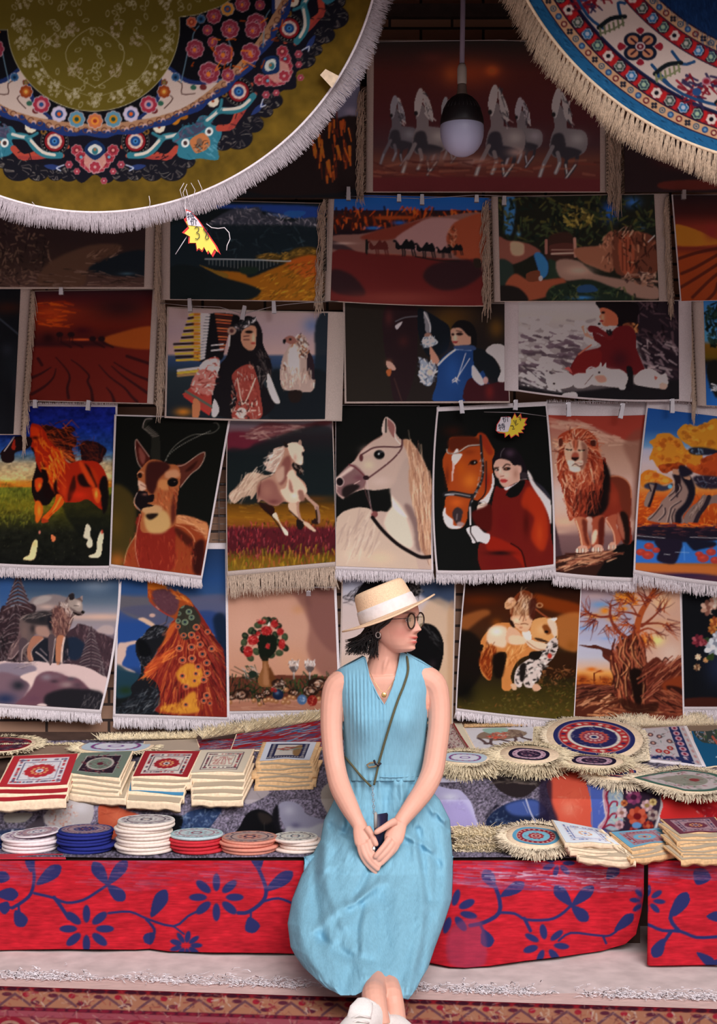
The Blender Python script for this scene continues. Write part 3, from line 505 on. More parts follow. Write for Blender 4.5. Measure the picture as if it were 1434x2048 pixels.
    c.p("580,850 660,860 640,1010 620,1165 590,1165", '4c3c40'); c.l("660,880 645,1010 625,1165",10,'d0b0a8'); c.p("680,860 780,860 740,950 720,1160 670,1165", 'a8684c'); c.l("770,870 745,1000 735,1165",22,'d4b0a4')
    c.p("400,850 520,870 420,960 370,1030 400,1140 350,1150 320,1060 340,960", '9c6450'); c.l("520,880 400,990 375,1060 395,1145",9,'d0a898'); c.p("240,880 330,900 300,980 250,1060 255,1145 225,1150", '4a3a3e'); c.l("345,930 270,1010 258,1140",9,'c8a8a0')
    c.l("210,1155 400,1150",8,'2c2224'); c.l("580,1160 730,1168",7,'4c3c3c')
    return c
def pic_peacock():
    c = Cv(224, 1090, 462, 1442).fr(220, 1140, 5.736)
    c.g([(-300,'20304e'),(100,'24406e'),(260,'2c4670'),(340,'545060'),(460,'40486a'),(620,'24407a'),(1100,'24407a'),(1250,'1c2434'),(1420,'141614'),(1700,'121318')])
    c.p("60,300 260,310 480,340 560,560 440,540 300,560 120,460", '58525a', soft=5); c.p("120,440 300,530 420,580 540,640 700,620 760,480 500,400", '4c4a60', .9, soft=4); c.p("320,560 400,550 520,630 480,650 420,620", 'c8a088', soft=1); c.e(485,520,34,22,'b89084')
    c.p("880,340 1100,290 1330,300 1330,520 1000,500", '50506a', .8, soft=8); c.p("1000,480 1340,560 1340,1100 1200,760", '24386a', .8, soft=6); c.p("1180,560 1340,560 1340,1300 1280,1000", '101824', .8, soft=8)
    c.p("90,860 180,830 300,810 310,840 200,880 180,980 140,1090 260,1150 290,1180 180,1160 80,1110", 'c09c90', soft=1)
    c.p("70,1100 200,1150 340,1220 260,1400 240,1440 60,1450", '1c3440', .9, soft=4); c.b(180,1380,110,60,'1c2c18',.9)
    # rock
    c.p("520,630 640,650 700,700 640,820 560,900 500,1000 440,1080 400,1200 500,1240 560,1340 600,1700 60,1700 60,1600 240,1440 240,1340 340,1220 350,1080 300,960 300,820 400,740 420,690", '16161a')
    c.s(60,"430,700 640,650 640,760 360,800",['5a585c','2c2c32','76747a'],40,-20,8,25,.7); c.s(50,"340,1000 480,1000 420,1200 360,1200",['5c5860','8c888c'],14,60,6,50,.7); c.s(110,"80,1600 480,1340 600,1500 520,1690 80,1690",['4c4e54','2a3038','7c7c80','22262c'],90,-35,9,30,.7)
    c.p("320,800 420,830 480,960 400,1000 330,960", '0d0d10', soft=2)
    # train
    c.p("740,560 860,360 960,400 1100,600 1220,800 1310,960 1330,1400 1330,1700 560,1640 580,1520 560,1360 520,1280 440,1230 390,1180 430,1090 520,980 560,900 640,780 680,640", '74201a')
    A=lambda x,y: math.degrees(math.atan2(y-480, x-880))
    c.s(330,"700,600 1000,560 1300,960 1320,1600 600,1620 540,1300 400,1180 560,920",['a84428','c4602c','5a1414','8a2a20','300c10','d07838','7a1c1c'],190,A,9,5,.75,.06)
    c.s(80,"1000,560 1300,960 1330,1500 1200,1500 1100,900",['3c1014','1c0c0e','9a3a2c'],190,A,9,5,.75,.06)
    c.p("430,1090 640,960 740,900 620,1060 440,1230 392,1185", 'a84020', .8, soft=2); c.p("680,640 770,600 700,760 560,900 520,980 620,800", 'c05c24', .7, soft=2); c.s(30,"420,1120 700,900 720,980 460,1220",['e08038','b84824'],170,-35,9,8,.8)
    c.p("760,1180 860,1080 960,1080 1060,1160 1040,1300 940,1350 800,1280", 'c07c28', .9, soft=3); c.p("600,1560 800,1520 900,1420 980,1400 1000,1540 1020,1620 860,1650 600,1620", 'c4802a', .9, soft=4); c.s(70,"600,1540 1000,1500 1040,1640 600,1640",['d89030','a0481c','7a2c18'],60,100,9,14,.7); c.s(40,"780,1120 1040,1120 1020,1320 800,1300",['a04c1c','e0a040'],50,A,7,14,.7)
    c.p("770,380 860,350 960,420 1040,560 1000,680 880,800 800,740 760,560", '202a24', .85, soft=3)
    for x,y,r in ((820,410,32),(905,480,36),(790,500,26),(935,545,34),(780,585,30),(860,600,38),(780,650,30),(990,655,40),(1120,710,34),(845,750,34),(935,745,42),(1005,775,28),(1035,855,40),(795,900,42),(935,885,44),(1165,905,40),(1060,965,44),(940,1015,46),(830,1035,44),(1110,1065,42),(1012,1110,38),(830,1215,36),(1115,1185,42),(985,1190,30),(1075,1260,42),(970,1272,26),(870,1340,38),(1110,1440,42),(1075,1500,36),(1145,1530,30),(870,1545,30)):
        c.e(x,y,r,r*.9,'c87a50' if y>600 else '8a9478',ring=.28,a=.9); c.e(x,y,r*.75,r*.68,'a02c1c' if y>640 else '4c5a44'); c.e(x,y,r*.5,r*.44,'6a7060'); c.e(x,y-2,r*.38,r*.34,'141c28')
    # body
    c.p("445,-20 590,-20 610,160 640,210 780,250 900,320 960,420 880,400 800,440 760,560 680,530 600,480 520,410 450,340 430,270", '8c3c1c')
    c.p("445,-20 590,-20 610,150 640,210 560,230 450,220 430,200", 'c06420', soft=1); c.b(520,100,60,60,'a83c14',.8)
    c.p("500,240 640,220 760,290 790,380 750,500 660,520 560,440 480,330", '543038', soft=2); c.s(70,"500,240 760,280 760,500 600,480",['6e4648','402028'],24,60,7,40,.5)
    c.s(50,"620,180 800,250 940,400 860,380 700,270",['e08a38','a8441c','d06828'],50,38,9,16,.8); c.s(20,"440,240 500,240 500,330 450,330",['c05c20','8c2c18'],24,60,10,20,.8)
    c.l("450,350 540,440 680,525",12,'a02c1c'); c.l("530,420 560,450",8,'c8b0a8'); c.l("660,530 640,610 600,640 660,650",9,'2a2020'); c.l("640,600 570,635",7,'7a5c58')
    return c
def pic_vase():
    c = Cv(446, 1172, 684, 1428).fr(440, 1140, 5.515)
    c.g([(200,'9c6c58'),(340,'b88470'),(700,'b88672'),(1200,'b47c64'),(1500,'b07c68')])
    c.p("800,240 1300,240 1300,1200 1120,1160 960,900 980,600 860,330", '7a4c44', .75, soft=12); c.p("950,240 1300,240 1300,900 1050,700", '6a403c', .6, soft=12); c.b(250,600,250,260,'c4907c',.7); c.b(800,1000,180,150,'bc8466',.8); c.b(860,440,80,60,'b87c50',.5)
    c.p("80,1190 1250,1180 1400,1400 80,1400", '5a2c20', soft=0); c.p("80,1470 600,1440 1180,1480 1300,1620 80,1620", '9c6450', soft=1); c.s(20,"100,1500 900,1480 900,1520 100,1540",['7a4438','c08c74'],160,2,7,4,.7)
    c.s(150,"90,1190 640,1180 640,1420 100,1420",['1c2a18','0f1410','2c3a1c','14200e'],80,80,10,35,.9); c.s(150,"700,1200 1250,1170 1240,1400 700,1380",['1c2c1c','10160e','34441f','26361e'],80,85,10,35,.9)
    c.l("160,1065 260,1120 330,1150",8,'1c2018'); c.l("120,1100 250,1155",7,'3a3024'); c.s(50,"290,1060 430,1100 420,1210 250,1180",['141c18','98908c','2a3424'],50,40,9,30,.8); c.e(360,1150,44,40,'1c241c')
    # vase
    c.p("465,980 530,980 540,1060 570,1140 620,1210 640,1270 560,1290 440,1280 420,1200 450,1120 470,1060", '7c4c2c'); c.p("495,1000 520,1100 540,1260 480,1260 480,1140", '946040', soft=2); c.p("540,1060 620,1210 630,1270 560,1280", '5a3018', soft=2)
    # bouquet
    r = np.random.RandomState(4)
    for x,y in ((420,610),(345,670),(280,730),(265,800),(260,880),(335,970),(400,900),(500,900),(565,940),(655,915),(720,860),(715,740),(640,620),(600,560),(530,560),(490,560),(450,700),(610,720),(560,800),(440,800),(590,860),(380,700),(640,800),(500,760)):
        c.e(x,y,44,36,['1c2218','283020','343c28','141a14'][r.randint(4)],rot=r.randint(180)); c.e(x-6,y-8,22,14,'4c5438',.5,rot=r.randint(90))
    c.p("430,740 600,720 620,880 520,980 440,960", '12160f')
    for x,y,q,w in ((460,575,44,24),(515,670,62,50),(600,595,40,44),(665,680,36,40),(365,775,60,52),(680,820,36,58),(310,900,52,60),(525,840,24,30),(420,700,22,26)):
        c.e(x,y,q,w,'8e1c1c'); c.s(int(q/2),[[x-q,y-w],[x+q,y-w],[x+q,y+w],[x-q,y+w]],['c84040','5a0e10','d87068','a82424'],q*.5,30,7,60,.85)
    c.p("530,590 550,570 550,610 525,620", 'd0c0b4'); c.p("470,960 530,960 530,1000 465,1000", '1a1810')
    # glasses
    for x in (815, 990):
        c.p([[x-60,1000],[x+62,1000],[x+44,1080],[x+14,1130],[x-14,1130],[x-46,1080]],'b8a8a4',.7,sm=0); c.p([[x-50,1070],[x+50,1070],[x+14,1130],[x-14,1130]],'3c3030',.8); c.s(30,[[x-58,1000],[x+60,1000],[x+30,1110],[x-30,1110]],['e4dcdc','584848','f0e8e8'],24,80,6,40,.85); c.l([[x,1130],[x-2,1200]],16,'b0a09c',.9); c.l([[x-8,1150],[x-4,1210]],6,'403030')
    # cones, nuts, baubles
    for x,y,q in ((230,1370,90),(640,1250,70),(1080,1260,110),(1000,1330,90),(440,1390,50),(520,1360,50),(810,1350,56),(130,1400,50)):
        c.e(x,y,q,q*.66,'24140f'); 
        for i in range(int(q/5)):
            a=r.rand()*6.28; d=r.rand()*q*.8; c.e(x+math.cos(a)*d,y+math.sin(a)*d*.62,q*.2,6,['c09a88','7a4c38','a87860','d8b8a4'][i%4],.85,rot=math.degrees(a)+90)
    c.s(30,"590,1260 700,1220 720,1330 600,1320",['c8a898','241410'],50,40,10,50,.9)
    for x,y in ((375,1440),(440,1480),(500,1440),(540,1430),(575,1440),(622,1448),(720,1425),(700,1460),(755,1460),(770,1400),(730,1320),(110,1460),(1090,1420),(810,1410)): c.e(x,y,28,26,'8c5838'); c.b(x-5,y-7,13,11,'d8a880')
    c.e(640,1375,60,58,'141c30'); c.b(630,1355,30,26,'4c5c78'); c.e(905,1430,54,56,'40587c'); c.s(14,"870,1400 940,1400 940,1440 880,1450",['b0b8c8','6c84a4'],16,0,7,60,.9); c.e(1018,1440,56,60,'7c1c18'); c.s(26,"970,1390 1060,1390 1060,1490 980,1490",['c06a50','4c0c0c'],16,40,7,60,.9); c.s(10,"560,1300 620,1300 620,1340 570,1340",['8c1c1c'],20,0,16,40,.8)
    return c
def pic_portrait():
    c = Cv(672, 1150, 920, 1460).fr(670, 1140, 5.736)
    c.g([(100,'7c7c90'),(200,'a09aa8'),(420,'c0a8a4'),(900,'c4a8a0'),(1200,'c4a08a'),(1800,'b8927c')])
    c.p("900,100 1400,120 1400,420 1200,400 950,260", '28344c', .9, soft=9); c.b(1320,420,110,60,'6c7080',.8); c.p("1000,460 1380,500 1380,1800 1000,1800", 'c49c7c', .7, soft=12); c.p("1290,500 1400,500 1400,1800 1310,1800", 'b08464', .6, soft=6)
    c.p("350,130 560,110 860,110 960,160 980,240 940,300 800,300 700,400 400,400 220,340", '100c0e'); c.s(40,"120,320 300,180 520,120 500,260 260,360",['141012','1c1618'],130,-25,7,24,.9,.3); c.s(40,"860,130 980,180 970,290 900,300",['6c605c','0c0a0c','8c807c','141012'],70,60,8,25,.8,.4)
    c.l("110,370 200,400",4,'2a2224'); c.l("110,340 220,350",5,'141012')
    c.p("960,640 1060,615 1160,660 1230,780 1248,920 1220,1080 1180,1180 1100,1220 800,1100 740,940 900,900", '0f0d0e'); c.s(24,"980,640 1120,680 1220,860 1180,880 1040,700",['3c3a3c','2a2628','5c5858'],110,48,6,10,.7); c.b(1120,1080,50,60,'241c20',.8)
    c.p("600,900 900,900 1100,1240 1000,1500 600,1500", '0f0d0e')
    return c
def pic_toddlerdog():
    c = Cv(905, 1150, 1172, 1450).fr(880, 1150, 4.945)
    c.g([(60,'140c0a'),(200,'2a120a'),(350,'3c1a0c'),(500,'3c1e10'),(800,'2c1c0e'),(1000,'241a0e'),(1150,'32280e'),(1420,'4a3c16')])
    c.b(400,250,260,70,'5c2008',.7); c.p("200,430 320,370 450,340 500,380 400,440 300,520 190,600", '8a4a22', .9, soft=8); c.p("930,190 1100,220 1390,300 1400,420 1200,380 980,310", '7a2e0c', .9, soft=9); c.p("1150,420 1400,380 1400,640 1340,760 1170,700 1160,600", 'a8602c', .9, soft=8); c.b(1300,700,70,70,'8a4c1c',.8)
    c.b(560,470,60,50,'7c3c10',.8); c.p("150,600 300,560 420,700 400,1000 160,1200", '120c0a', .9, soft=8); c.p("1060,800 1340,780 1330,1000 1060,1000", '2c160a', .9, soft=7)
    c.s(200,"950,1020 1330,980 1320,1400 600,1340 640,1180",['5c4c1e','2a2410','7a6a2c','463814','8a4c24'],22,20,9,60,.6); c.s(120,"180,1260 900,1180 1100,1400 200,1330",['4c4018','2c2612','7a4c24','605428'],18,20,8,60,.6); c.s(70,"1000,900 1300,900 1330,1100 1000,1080",['8a4a24','1c120a','a8643c'],30,30,9,60,.6); c.b(250,1150,120,150,'0c0a08',.9)
    # dog
    c.p("680,470 560,480 490,530 420,620 400,680 430,700 400,820 390,900 430,1000 500,1040 520,900 560,780 640,760 660,800 640,900 610,1020 610,1110 640,1145 690,1140 720,1090 700,1000 760,860 860,800 940,790 1010,720 1050,600 940,450 900,470", 'c0743c')
    c.p("480,540 560,500 660,530 660,680 620,720 520,690 460,660", 'd8b498', soft=3); c.b(560,560,70,50,'f0dcc8',.9); c.p("400,800 500,700 560,740 520,900 500,1040 440,980 395,900", '7a2c10', soft=2); c.s(50,"430,700 560,720 500,1000 400,900",['b05c28','4c1808','d08040'],60,100,9,20,.7)
    c.p("520,800 640,780 620,1000 540,1000", '140c08', soft=4); c.s(50,"660,720 860,700 760,860 660,900",['d89050','9c5020','e8b070'],60,110,9,18,.6); c.b(660,1050,40,80,'b87038',.9)
    c.p("900,480 960,430 1060,420 1130,440 1160,520 1165,620 1120,640 1080,670 960,650 910,600", 'cc8c54'); c.b(1000,540,60,60,'d8a06c',.9); c.p("1070,440 1150,420 1155,440 1100,480", 'e8d0c4'); c.p("1060,440 1140,470 1160,560 1140,620 1100,560", 'd8b49c', soft=1); c.p("1010,510 1060,490 1100,560 1060,590", '7a3c18', soft=1); c.e(1052,562,20,14,'140c0c'); c.p("930,620 1000,630 1080,665 980,655", '3c2418'); c.l("1080,665 1110,650 1150,610",10,'1a1410')
    # dress
    c.p("1120,620 1160,640 1165,720 1120,820 1060,880 1010,940 980,1040 940,1060 930,1110 850,1110 820,1060 800,1110 740,1090 740,980 780,900 880,830 1000,760 1050,690", 'c8b0a8'); c.s(110,"1100,650 1160,700 1080,860 980,1040 760,1080 780,920 960,800",['141010','2a2422','e0ccc4','1c1614','a09088'],26,50,14,60,.9); c.e(1085,800,22,26,'b03024'); c.p("900,760 1010,760 960,840 880,820", '18120f'); c.p("700,1080 750,1080 760,1130 720,1135", 'c89c7c'); c.p("920,1090 960,1075 1000,1120 960,1150 920,1140", 'c89478'); c.p("790,900 850,880 830,1040 790,1040", '1a1412', soft=1)
    # arms
    c.p("660,560 690,510 760,540 800,590 830,660 760,690 690,680 650,640", 'd09c7c'); c.p("690,600 820,610 840,680 700,680", 'e0b494', soft=1); c.p("810,550 850,530 900,570 910,640 1050,680 1040,730 980,750 900,720 850,670 820,620", 'dcb498'); c.p("815,550 860,540 900,580 900,640 840,630", 'e8ccc0'); c.l("860,660 960,730 1040,740",10,'8a5438',.7)
    # head
    c.p("700,420 690,330 720,240 780,170 830,150 890,170 940,230 950,320 940,400 920,440 890,530 850,560 790,550 740,510 710,470", '6c2c14'); c.p("700,420 760,380 850,390 910,430 900,500 860,560 800,555 740,510 710,470", 'd49c78'); c.b(760,450,50,40,'ecc4a4',.8); c.b(850,500,40,30,'e0ac88',.8)
    c.p("740,300 800,240 870,200 900,260 900,360 860,400 780,400 720,400", 'b07c58', soft=3); c.b(840,290,40,80,'e8c8ac',.85); c.s(60,"710,380 740,240 830,160 930,230 920,400",['3c140a','c08a64','5a2410','e0b898'],110,-70,8,16,.6,.2); c.p("880,260 950,240 950,400 900,440 880,380", '3c1610', .8, soft=2)
    c.p("640,280 690,225 740,235 745,290 700,330 650,335", 'cc946c'); c.e(700,250,30,26,'dca888'); c.e(672,300,28,28,'c48c64'); c.s(12,"650,240 740,240 730,320 660,330",['8a5030'],40,-40,6,30,.7); c.e(985,300,34,26,'b07850',ring=.4); c.l("950,340 1000,380 1060,420",16,'8c4024')
    c.l("800,485 840,480 870,490",8,'5a2c18'); c.l("740,480 780,490",6,'8a5034'); c.e(800,520,16,10,'b87454'); c.p("680,440 720,460 740,520 700,500", '28140e')
    return c
def pic_deadtree():
    c = Cv(1138, 1160, 1374, 1450).fr(1140, 1150, 4.878)
    c.g([(100,'9c7c80'),(300,'9a8c9c'),(500,'a89cac'),(620,'a4a0b8'),(800,'b4acb8'),(900,'cca088'),(960,'d89048'),(1060,'a8501c'),(1090,'3c1a12'),(1500,'34160e')])
    c.p("560,80 1120,80 1120,1000 740,1000 700,700 620,400", 'c8947c', .9, soft=14); c.b(900,260,120,90,'e0b07c',.8); c.b(850,640,90,70,'e8d078',.9); c.b(980,760,160,120,'d0b0a0',.8); c.b(900,480,200,60,'cc9060',.6)
    c.b(300,290,110,40,'5c88b8',.8); c.b(140,520,120,26,'6c90c4',.8); c.b(360,620,90,20,'8098c4',.8); c.b(250,200,160,40,'b09090',.8); c.b(200,700,160,60,'b8b0c0',.8)
    for x,y,w,h in ((560,220,90,50),(340,350,60,44),(420,420,70,40),(700,640,100,50),(240,400,80,30),(520,330,60,30)): c.b(x,y,w,h,'dc7818',.95)
    c.s(60,"460,180 640,180 640,300 460,260",['e08018','c05c14'],40,-30,16,40,.5); c.s(50,"600,560 800,560 760,700 620,680",['c85c18','a83c14'],50,50,9,30,.6)
    # far trees
    c.b(120,1010,80,50,'8c3410',.9); c.b(340,1020,60,40,'7a2c10',.9); c.l("235,960 240,1060",14,'5c1c0c'); c.b(210,920,60,26,'c85c14',.95); c.b(290,940,40,16,'b04c14',.9); c.l("240,960 300,930",8,'6c2410'); c.s(40,"60,1020 400,1000 400,1080 60,1080",['5c2010','c86420'],30,20,9,50,.7)
    # trunk
    c.p("450,700 490,640 560,600 640,560 720,640 740,760 760,860 840,800 900,840 940,890 1010,850 1120,800 1120,1000 1000,1040 930,1060 900,1150 1120,1200 1120,1450 0,1450 60,1090 320,1080 400,1100 420,960 390,860 330,810 320,770 440,780", '58241a')
    c.p("80,680 200,690 240,680 330,710 420,740 480,800 460,850 380,800 320,770 300,730 180,710", '4c2018')
    def branch(P, w, col='7a3020'): c.l(P, w, col, taper=.6)
    branch("640,620 660,480 700,360 760,260 820,150 850,90",70,'a04824'); branch("560,620 480,560 420,480 390,380 400,300",40); branch("400,400 300,410 200,380 140,340",24); branch("700,500 800,420 880,340",26); branch("660,560 760,520 860,560",22,'8c3820'); branch("680,400 600,370 500,360",24); branch("700,480 860,470 960,500",22); branch("640,520 560,470 540,440",18); branch("660,400 600,300 520,240",16); branch("740,300 700,220 660,170",20)
    r = np.random.RandomState(3)
    for x,y,a0,n,L in ((850,110,-80,12,90),(760,240,-140,14,100),(400,300,-95,7,70),(180,370,-170,18,90),(240,430,120,18,100),(380,500,90,10,80),(880,350,-50,14,90),(940,500,20,16,90),(860,560,20,8,50),(500,370,170,12,80),(560,470,180,14,90),(620,260,-150,12,90),(520,250,160,10,80),(440,480,60,8,90),(800,200,-20,12,90),(760,620,60,14,80),(620,500,120,12,90),(700,660,80,10,60)):
        for i in range(n):
            a=math.radians(a0+r.randn()*38); q=np.array([x,y])+r.randn(2)*20; d=np.array([math.cos(a),math.sin(a)])*L*(.5+r.rand()*.7); d2=d*1.7+r.randn(2)*18
            c.l([q,q+d,q+d2],9,['5a1e1c','7c2c1c','46181c','a8441c'][r.randint(4)],.85,taper=.7)
    c.s(150,"450,700 640,600 740,860 700,1250 480,1250 400,900",['9c4c34','3a120e','c06c44','7a3020','24100c','b05a3c'],170,84,13,8,.8,.12)
    for P in ("540,620 520,760 580,860 540,1000 550,1180","640,600 600,680 580,720","500,700 480,800 560,900 500,980","600,700 620,800 700,900","440,860 470,980 450,1100","570,1000 620,1080 610,1180","700,960 720,1080 700,1200"): c.l(P,12,'d08858',.8); c.l(pts_of(P)+[14,4],12,'2c100c',.7)
    c.p("580,930 700,940 700,1240 640,1260 600,1100", '180c0a', soft=3); c.p("460,960 400,1100 480,1260 420,1180 380,1160", '200e0a', soft=2)
    c.s(70,"760,840 900,840 1110,830 1110,960 900,1040 760,1200 720,960",['7a3426','3c1410','a05a40','5c2418'],130,-42,14,10,.8); c.l("900,850 930,805 960,830",10,'3c1c18'); c.p("900,1060 1100,980 1120,1120 960,1160", '7a3018', soft=4); c.p("940,1080 1080,1100 1120,1180 980,1140", '2c120e', soft=2)
    c.s(90,"60,1100 380,1090 360,1180 60,1250",['6a3024','2a120e','8c4c34'],150,-14,13,8,.8)
    c.p("40,1250 200,1190 420,1180 490,1240 480,1310 400,1370 240,1390 40,1400", '4c2016'); c.s(50,"80,1240 420,1185 470,1280 360,1340 260,1300",['b06a48','7a4028','d09068','3a1810'],120,-20,12,14,.8); c.s(50,"260,1370 480,1290 900,1340 860,1370 500,1390",['a05c3c','5c281c','c88458'],150,5,14,10,.8)
    c.s(60,"860,1150 1110,1180 1110,1380 840,1340",['7c3826','2a100c','9c5238'],120,25,14,12,.8); c.p("480,1200 700,1260 860,1240 820,1340 560,1330", '2a120c', .8, soft=3); c.p("540,1390 1120,1400 1120,1500 540,1480", '6c2c20', .8, soft=2)
    return c
def pic_bouquet():
    c = Cv(1355, 1168, 1442, 1422, '121216').fr(1140, 1150, 4.878)
    c.b(1450,900,160,240,'1c2236'); c.p("1100,1210 1450,1200 1450,1300 1100,1300", '3c1a14', soft=2)
    r = np.random.RandomState(8)
    def fl(x,y,q,cs,n=7):
        for i in range(n):
            a=6.28*i/n; c.e(x+math.cos(a)*q*.6,y+math.sin(a)*q*.6,q*.5,q*.34,cs[i%len(cs)],rot=math.degrees(a))
        c.e(x,y,q*.3,q*.3,cs[-1])
    for x,y in ((1350,650),(1380,790),(1300,640),(1420,560)): c.e(x,y,46,26,'2c3a22',rot=r.randint(90))
    fl(1350,320,74,['b0806c','c89c88','7c4c40']); fl(1420,260,60,['c09484','a8705c','e0bcac']); fl(1415,460,54,['a8582c','c87c3c','8a3c20']); fl(1390,530,44,['b06c34','8c4420']); fl(1250,640,60,['7c2a34','a04850','5a1c28']); fl(1395,705,84,['a8a4ac','c8c4cc','80808c','d8d4d8']); fl(1440,600,50,['c4c0c8','9894a0']); fl(1250,800,30,['c8a080','e0c0a0']); fl(1325,830,26,['a86c44','c08c5c']); fl(1240,900,34,['8c6448','b08c6c','5c3c2c']); fl(1400,360,26,['141418']); fl(1310,660,30,['6a2028','8a3c44'])
    c.p("1330,800 1400,760 1400,820 1350,830", '2c3a1c')
    return c
def pic_sunsetdunes():
    c = Cv(52, 575, 312, 812, '4a1410').fr(0, 400, 3.94)
    c.g([(700,'1e1014'),(780,'381012'),(880,'5a1a10'),(1000,'4c140e'),(1140,'2a0e10'),(1170,'4c1410'),(1600,'4c1510')])
    c.b(400,900,150,100,'8c2c0e',.8); c.s(40,"290,820 600,820 560,990 300,980",['b03c0c','6c1a0c'],90,5,12,8,.6); c.b(950,850,300,120,'200e10',.85); c.p("820,1090 960,1040 1120,1000 1220,1010 1220,1170 900,1150", '7a3412', soft=3); c.b(650,1100,120,10,'c8441c'); c.b(650,1030,90,40,'2e0c10',.9); c.b(380,1090,60,50,'1c0a0c',.9)
    for x in (470,560,730,800): c.e(x,1060 if x<700 else 1095,28,20,'1a0c0e'); c.l([[x-10,1075],[x-12,1110]],6,'1a0c0e'); c.l([[x+12,1075],[x+12,1110]],6,'1a0c0e'); c.l([[x+10,1120],[x+90,1160]],16,'200c0e',.8)
    for P in ("250,1400 320,1370 400,1320","250,1530 350,1470 420,1400 440,1330","540,1560 530,1480 550,1400 520,1330 440,1240","730,1590 720,1500 690,1430 700,1380 620,1300 560,1260","900,1590 880,1530 840,1480","1080,1590 1030,1540 980,1480 860,1390 780,1300","1160,1520 1060,1450 960,1380 880,1310","1200,1430 1050,1370 900,1280","1210,1300 1000,1230","330,1300 300,1250"):
        c.l(P, 24, '220c0e', .85, taper=.7)
    return c
def pic_feathers():
    c = Cv(325, 605, 665, 845).fr(320, 380, 3.876)
    c.g([(920,'846a68'),(1100,'80666a'),(1270,'8c6c68'),(1290,'2c3448'),(1340,'222c42'),(1420,'1e2226'),(1700,'16181c')])
    c.b(1180,1050,90,80,'3c4c70',.7); c.p("1210,1020 1320,960 1310,1800 1190,1760 1200,1300", '14181e', .95, soft=4); c.b(180,1720,80,40,'a85a18',.8); c.p("860,1420 1000,1400 1300,1420 1300,1800 860,1800", '101114', .9, soft=6)
    # head dress
    c.p("380,960 560,960 620,1000 540,1100 500,1240 470,1320 300,1330 290,1260 330,1160 340,1040", '100e10')
    for i in range(15):
        t=i/14; y0=960+t*330; x1=(230+t*-120) if i<9 else 110+(i-9)*4; x1=max(105,x1); yy=y0+(t-.3)*20+10
        c.l([[380-40*t,y0+10],[300,yy]],20,'a09498'); c.l([[305,yy],[250,yy]],20,'b0681c' if i%3 else '8c4c14'); c.l([[255,yy],[x1,yy+6]],17,'1c1214' if i%2 else 'b07828')
    for i in range(3): c.l([[300,1380+i*22],[140,1400+i*20]],20,['a08c84','b07828','7c5838'][i])
    for i in range(14): c.l([[430+i*3,960+i*22],[560-i*5,972+i*21]],12,['8c3a24','3a1614','a04c2c'][i%3])
    c.l("400,1245 490,1235",12,'b0a0a0'); c.l("400,1205 490,1195",10,'b0a0a0')
    # hair, garment
    c.p("560,1080 660,980 740,1000 790,1090 800,1200 860,1330 860,1440 800,1500 900,1640 780,1770 540,1770 400,1700 440,1400 520,1280", '120e10')
    c.s(60,"780,1240 860,1340 850,1460 740,1500",['2c2020','5c4c48','100c0e'],60,80,8,30,.7)
    c.p("360,1320 460,1310 430,1480 400,1600 380,1740 190,1600 190,1570 260,1500", '7c2a24'); c.p("350,1320 460,1315 440,1420 300,1400", 'a08884'); c.p("300,1400 420,1420 400,1580 240,1540", '8c5048'); c.s(80,"350,1320 450,1320 410,1580 240,1560",['b89890','5c1814','8c3a34'],30,20,8,60,.8); c.l("200,1560 400,1680",18,'3c4038'); c.l("190,1600 380,1740",14,'8c2420')
    c.p("260,1620 310,1650 300,1760 250,1760", '8c5034'); c.p("560,1430 700,1350 760,1480 780,1600 780,1770 560,1770 600,1620", '6c2a24'); c.s(130,"580,1440 720,1360 780,1760 560,1760",['a06858','4c1412','8c8078','7c342c'],30,70,7,30,.8); c.l("600,1460 640,1660 700,1560 740,1460",8,'b09080'); c.e(632,1730,40,44,'a88078'); c.s(40,"530,1660 780,1640 770,1770 540,1770",['c0a090','140c0c'],24,60,8,50,.8)
    c.p("840,1420 900,1560 930,1650 880,1640 830,1520", '9c8c84'); c.p("420,1620 460,1700 430,1760 400,1740", 'a09088')
    # face
    c.p("640,1090 690,1050 740,1060 750,1110 742,1160 745,1200 720,1240 680,1240 640,1200 625,1140", '8c5c48'); c.b(725,1150,18,60,'b88a70',.8); c.e(690,1100,30,12,'140c0c'); c.l("650,1135 690,1130",7,'3a1818'); c.l("650,1160 690,1160",7,'3a1818'); c.e(722,1188,18,9,'7c2c24'); c.p("560,1080 580,1040 720,985 745,1010 700,1050 590,1100", '1c1a1c'); c.s(40,"560,1060 720,985 740,1020 590,1110",['b0a0a0','5c4848','0e0c0e'],16,60,8,50,.9); c.e(556,1092,34,32,'7c5c50'); c.e(556,1092,16,16,'3c2020'); c.l("540,1130 535,1210",12,'a09088')
    # eagle
    c.p("1060,1130 1100,1120 1135,1150 1150,1260 1190,1340 1190,1420 1200,1480 1180,1560 1100,1570 1080,1620 1050,1600 1040,1560 950,1540 930,1420 950,1300 980,1240 1010,1190", '846860'); c.p("1150,1260 1190,1320 1195,1470 1140,1400", '201418'); c.s(90,"1060,1130 1140,1180 1150,1300 1000,1300 960,1400",['3a2420','b09888','6c3a24','d0b8a8'],24,70,10,40,.75); c.p("1000,1240 1060,1230 1080,1400 1000,1420", 'a89890', soft=4); c.s(60,"950,1400 1180,1400 1180,1540 960,1540",['9c7c70','6c4c40','c0a494'],50,85,10,12,.6); c.p("955,1160 1000,1130 1040,1140 1060,1180 1010,1195 980,1180 960,1190", '6c4038'); c.p("955,1160 975,1160 968,1190 955,1185", '0c0c0e'); c.e(1010,1158,10,9,'100c0c'); c.p("1000,1560 1100,1560 1080,1640 1010,1640", '18100f')
    return c
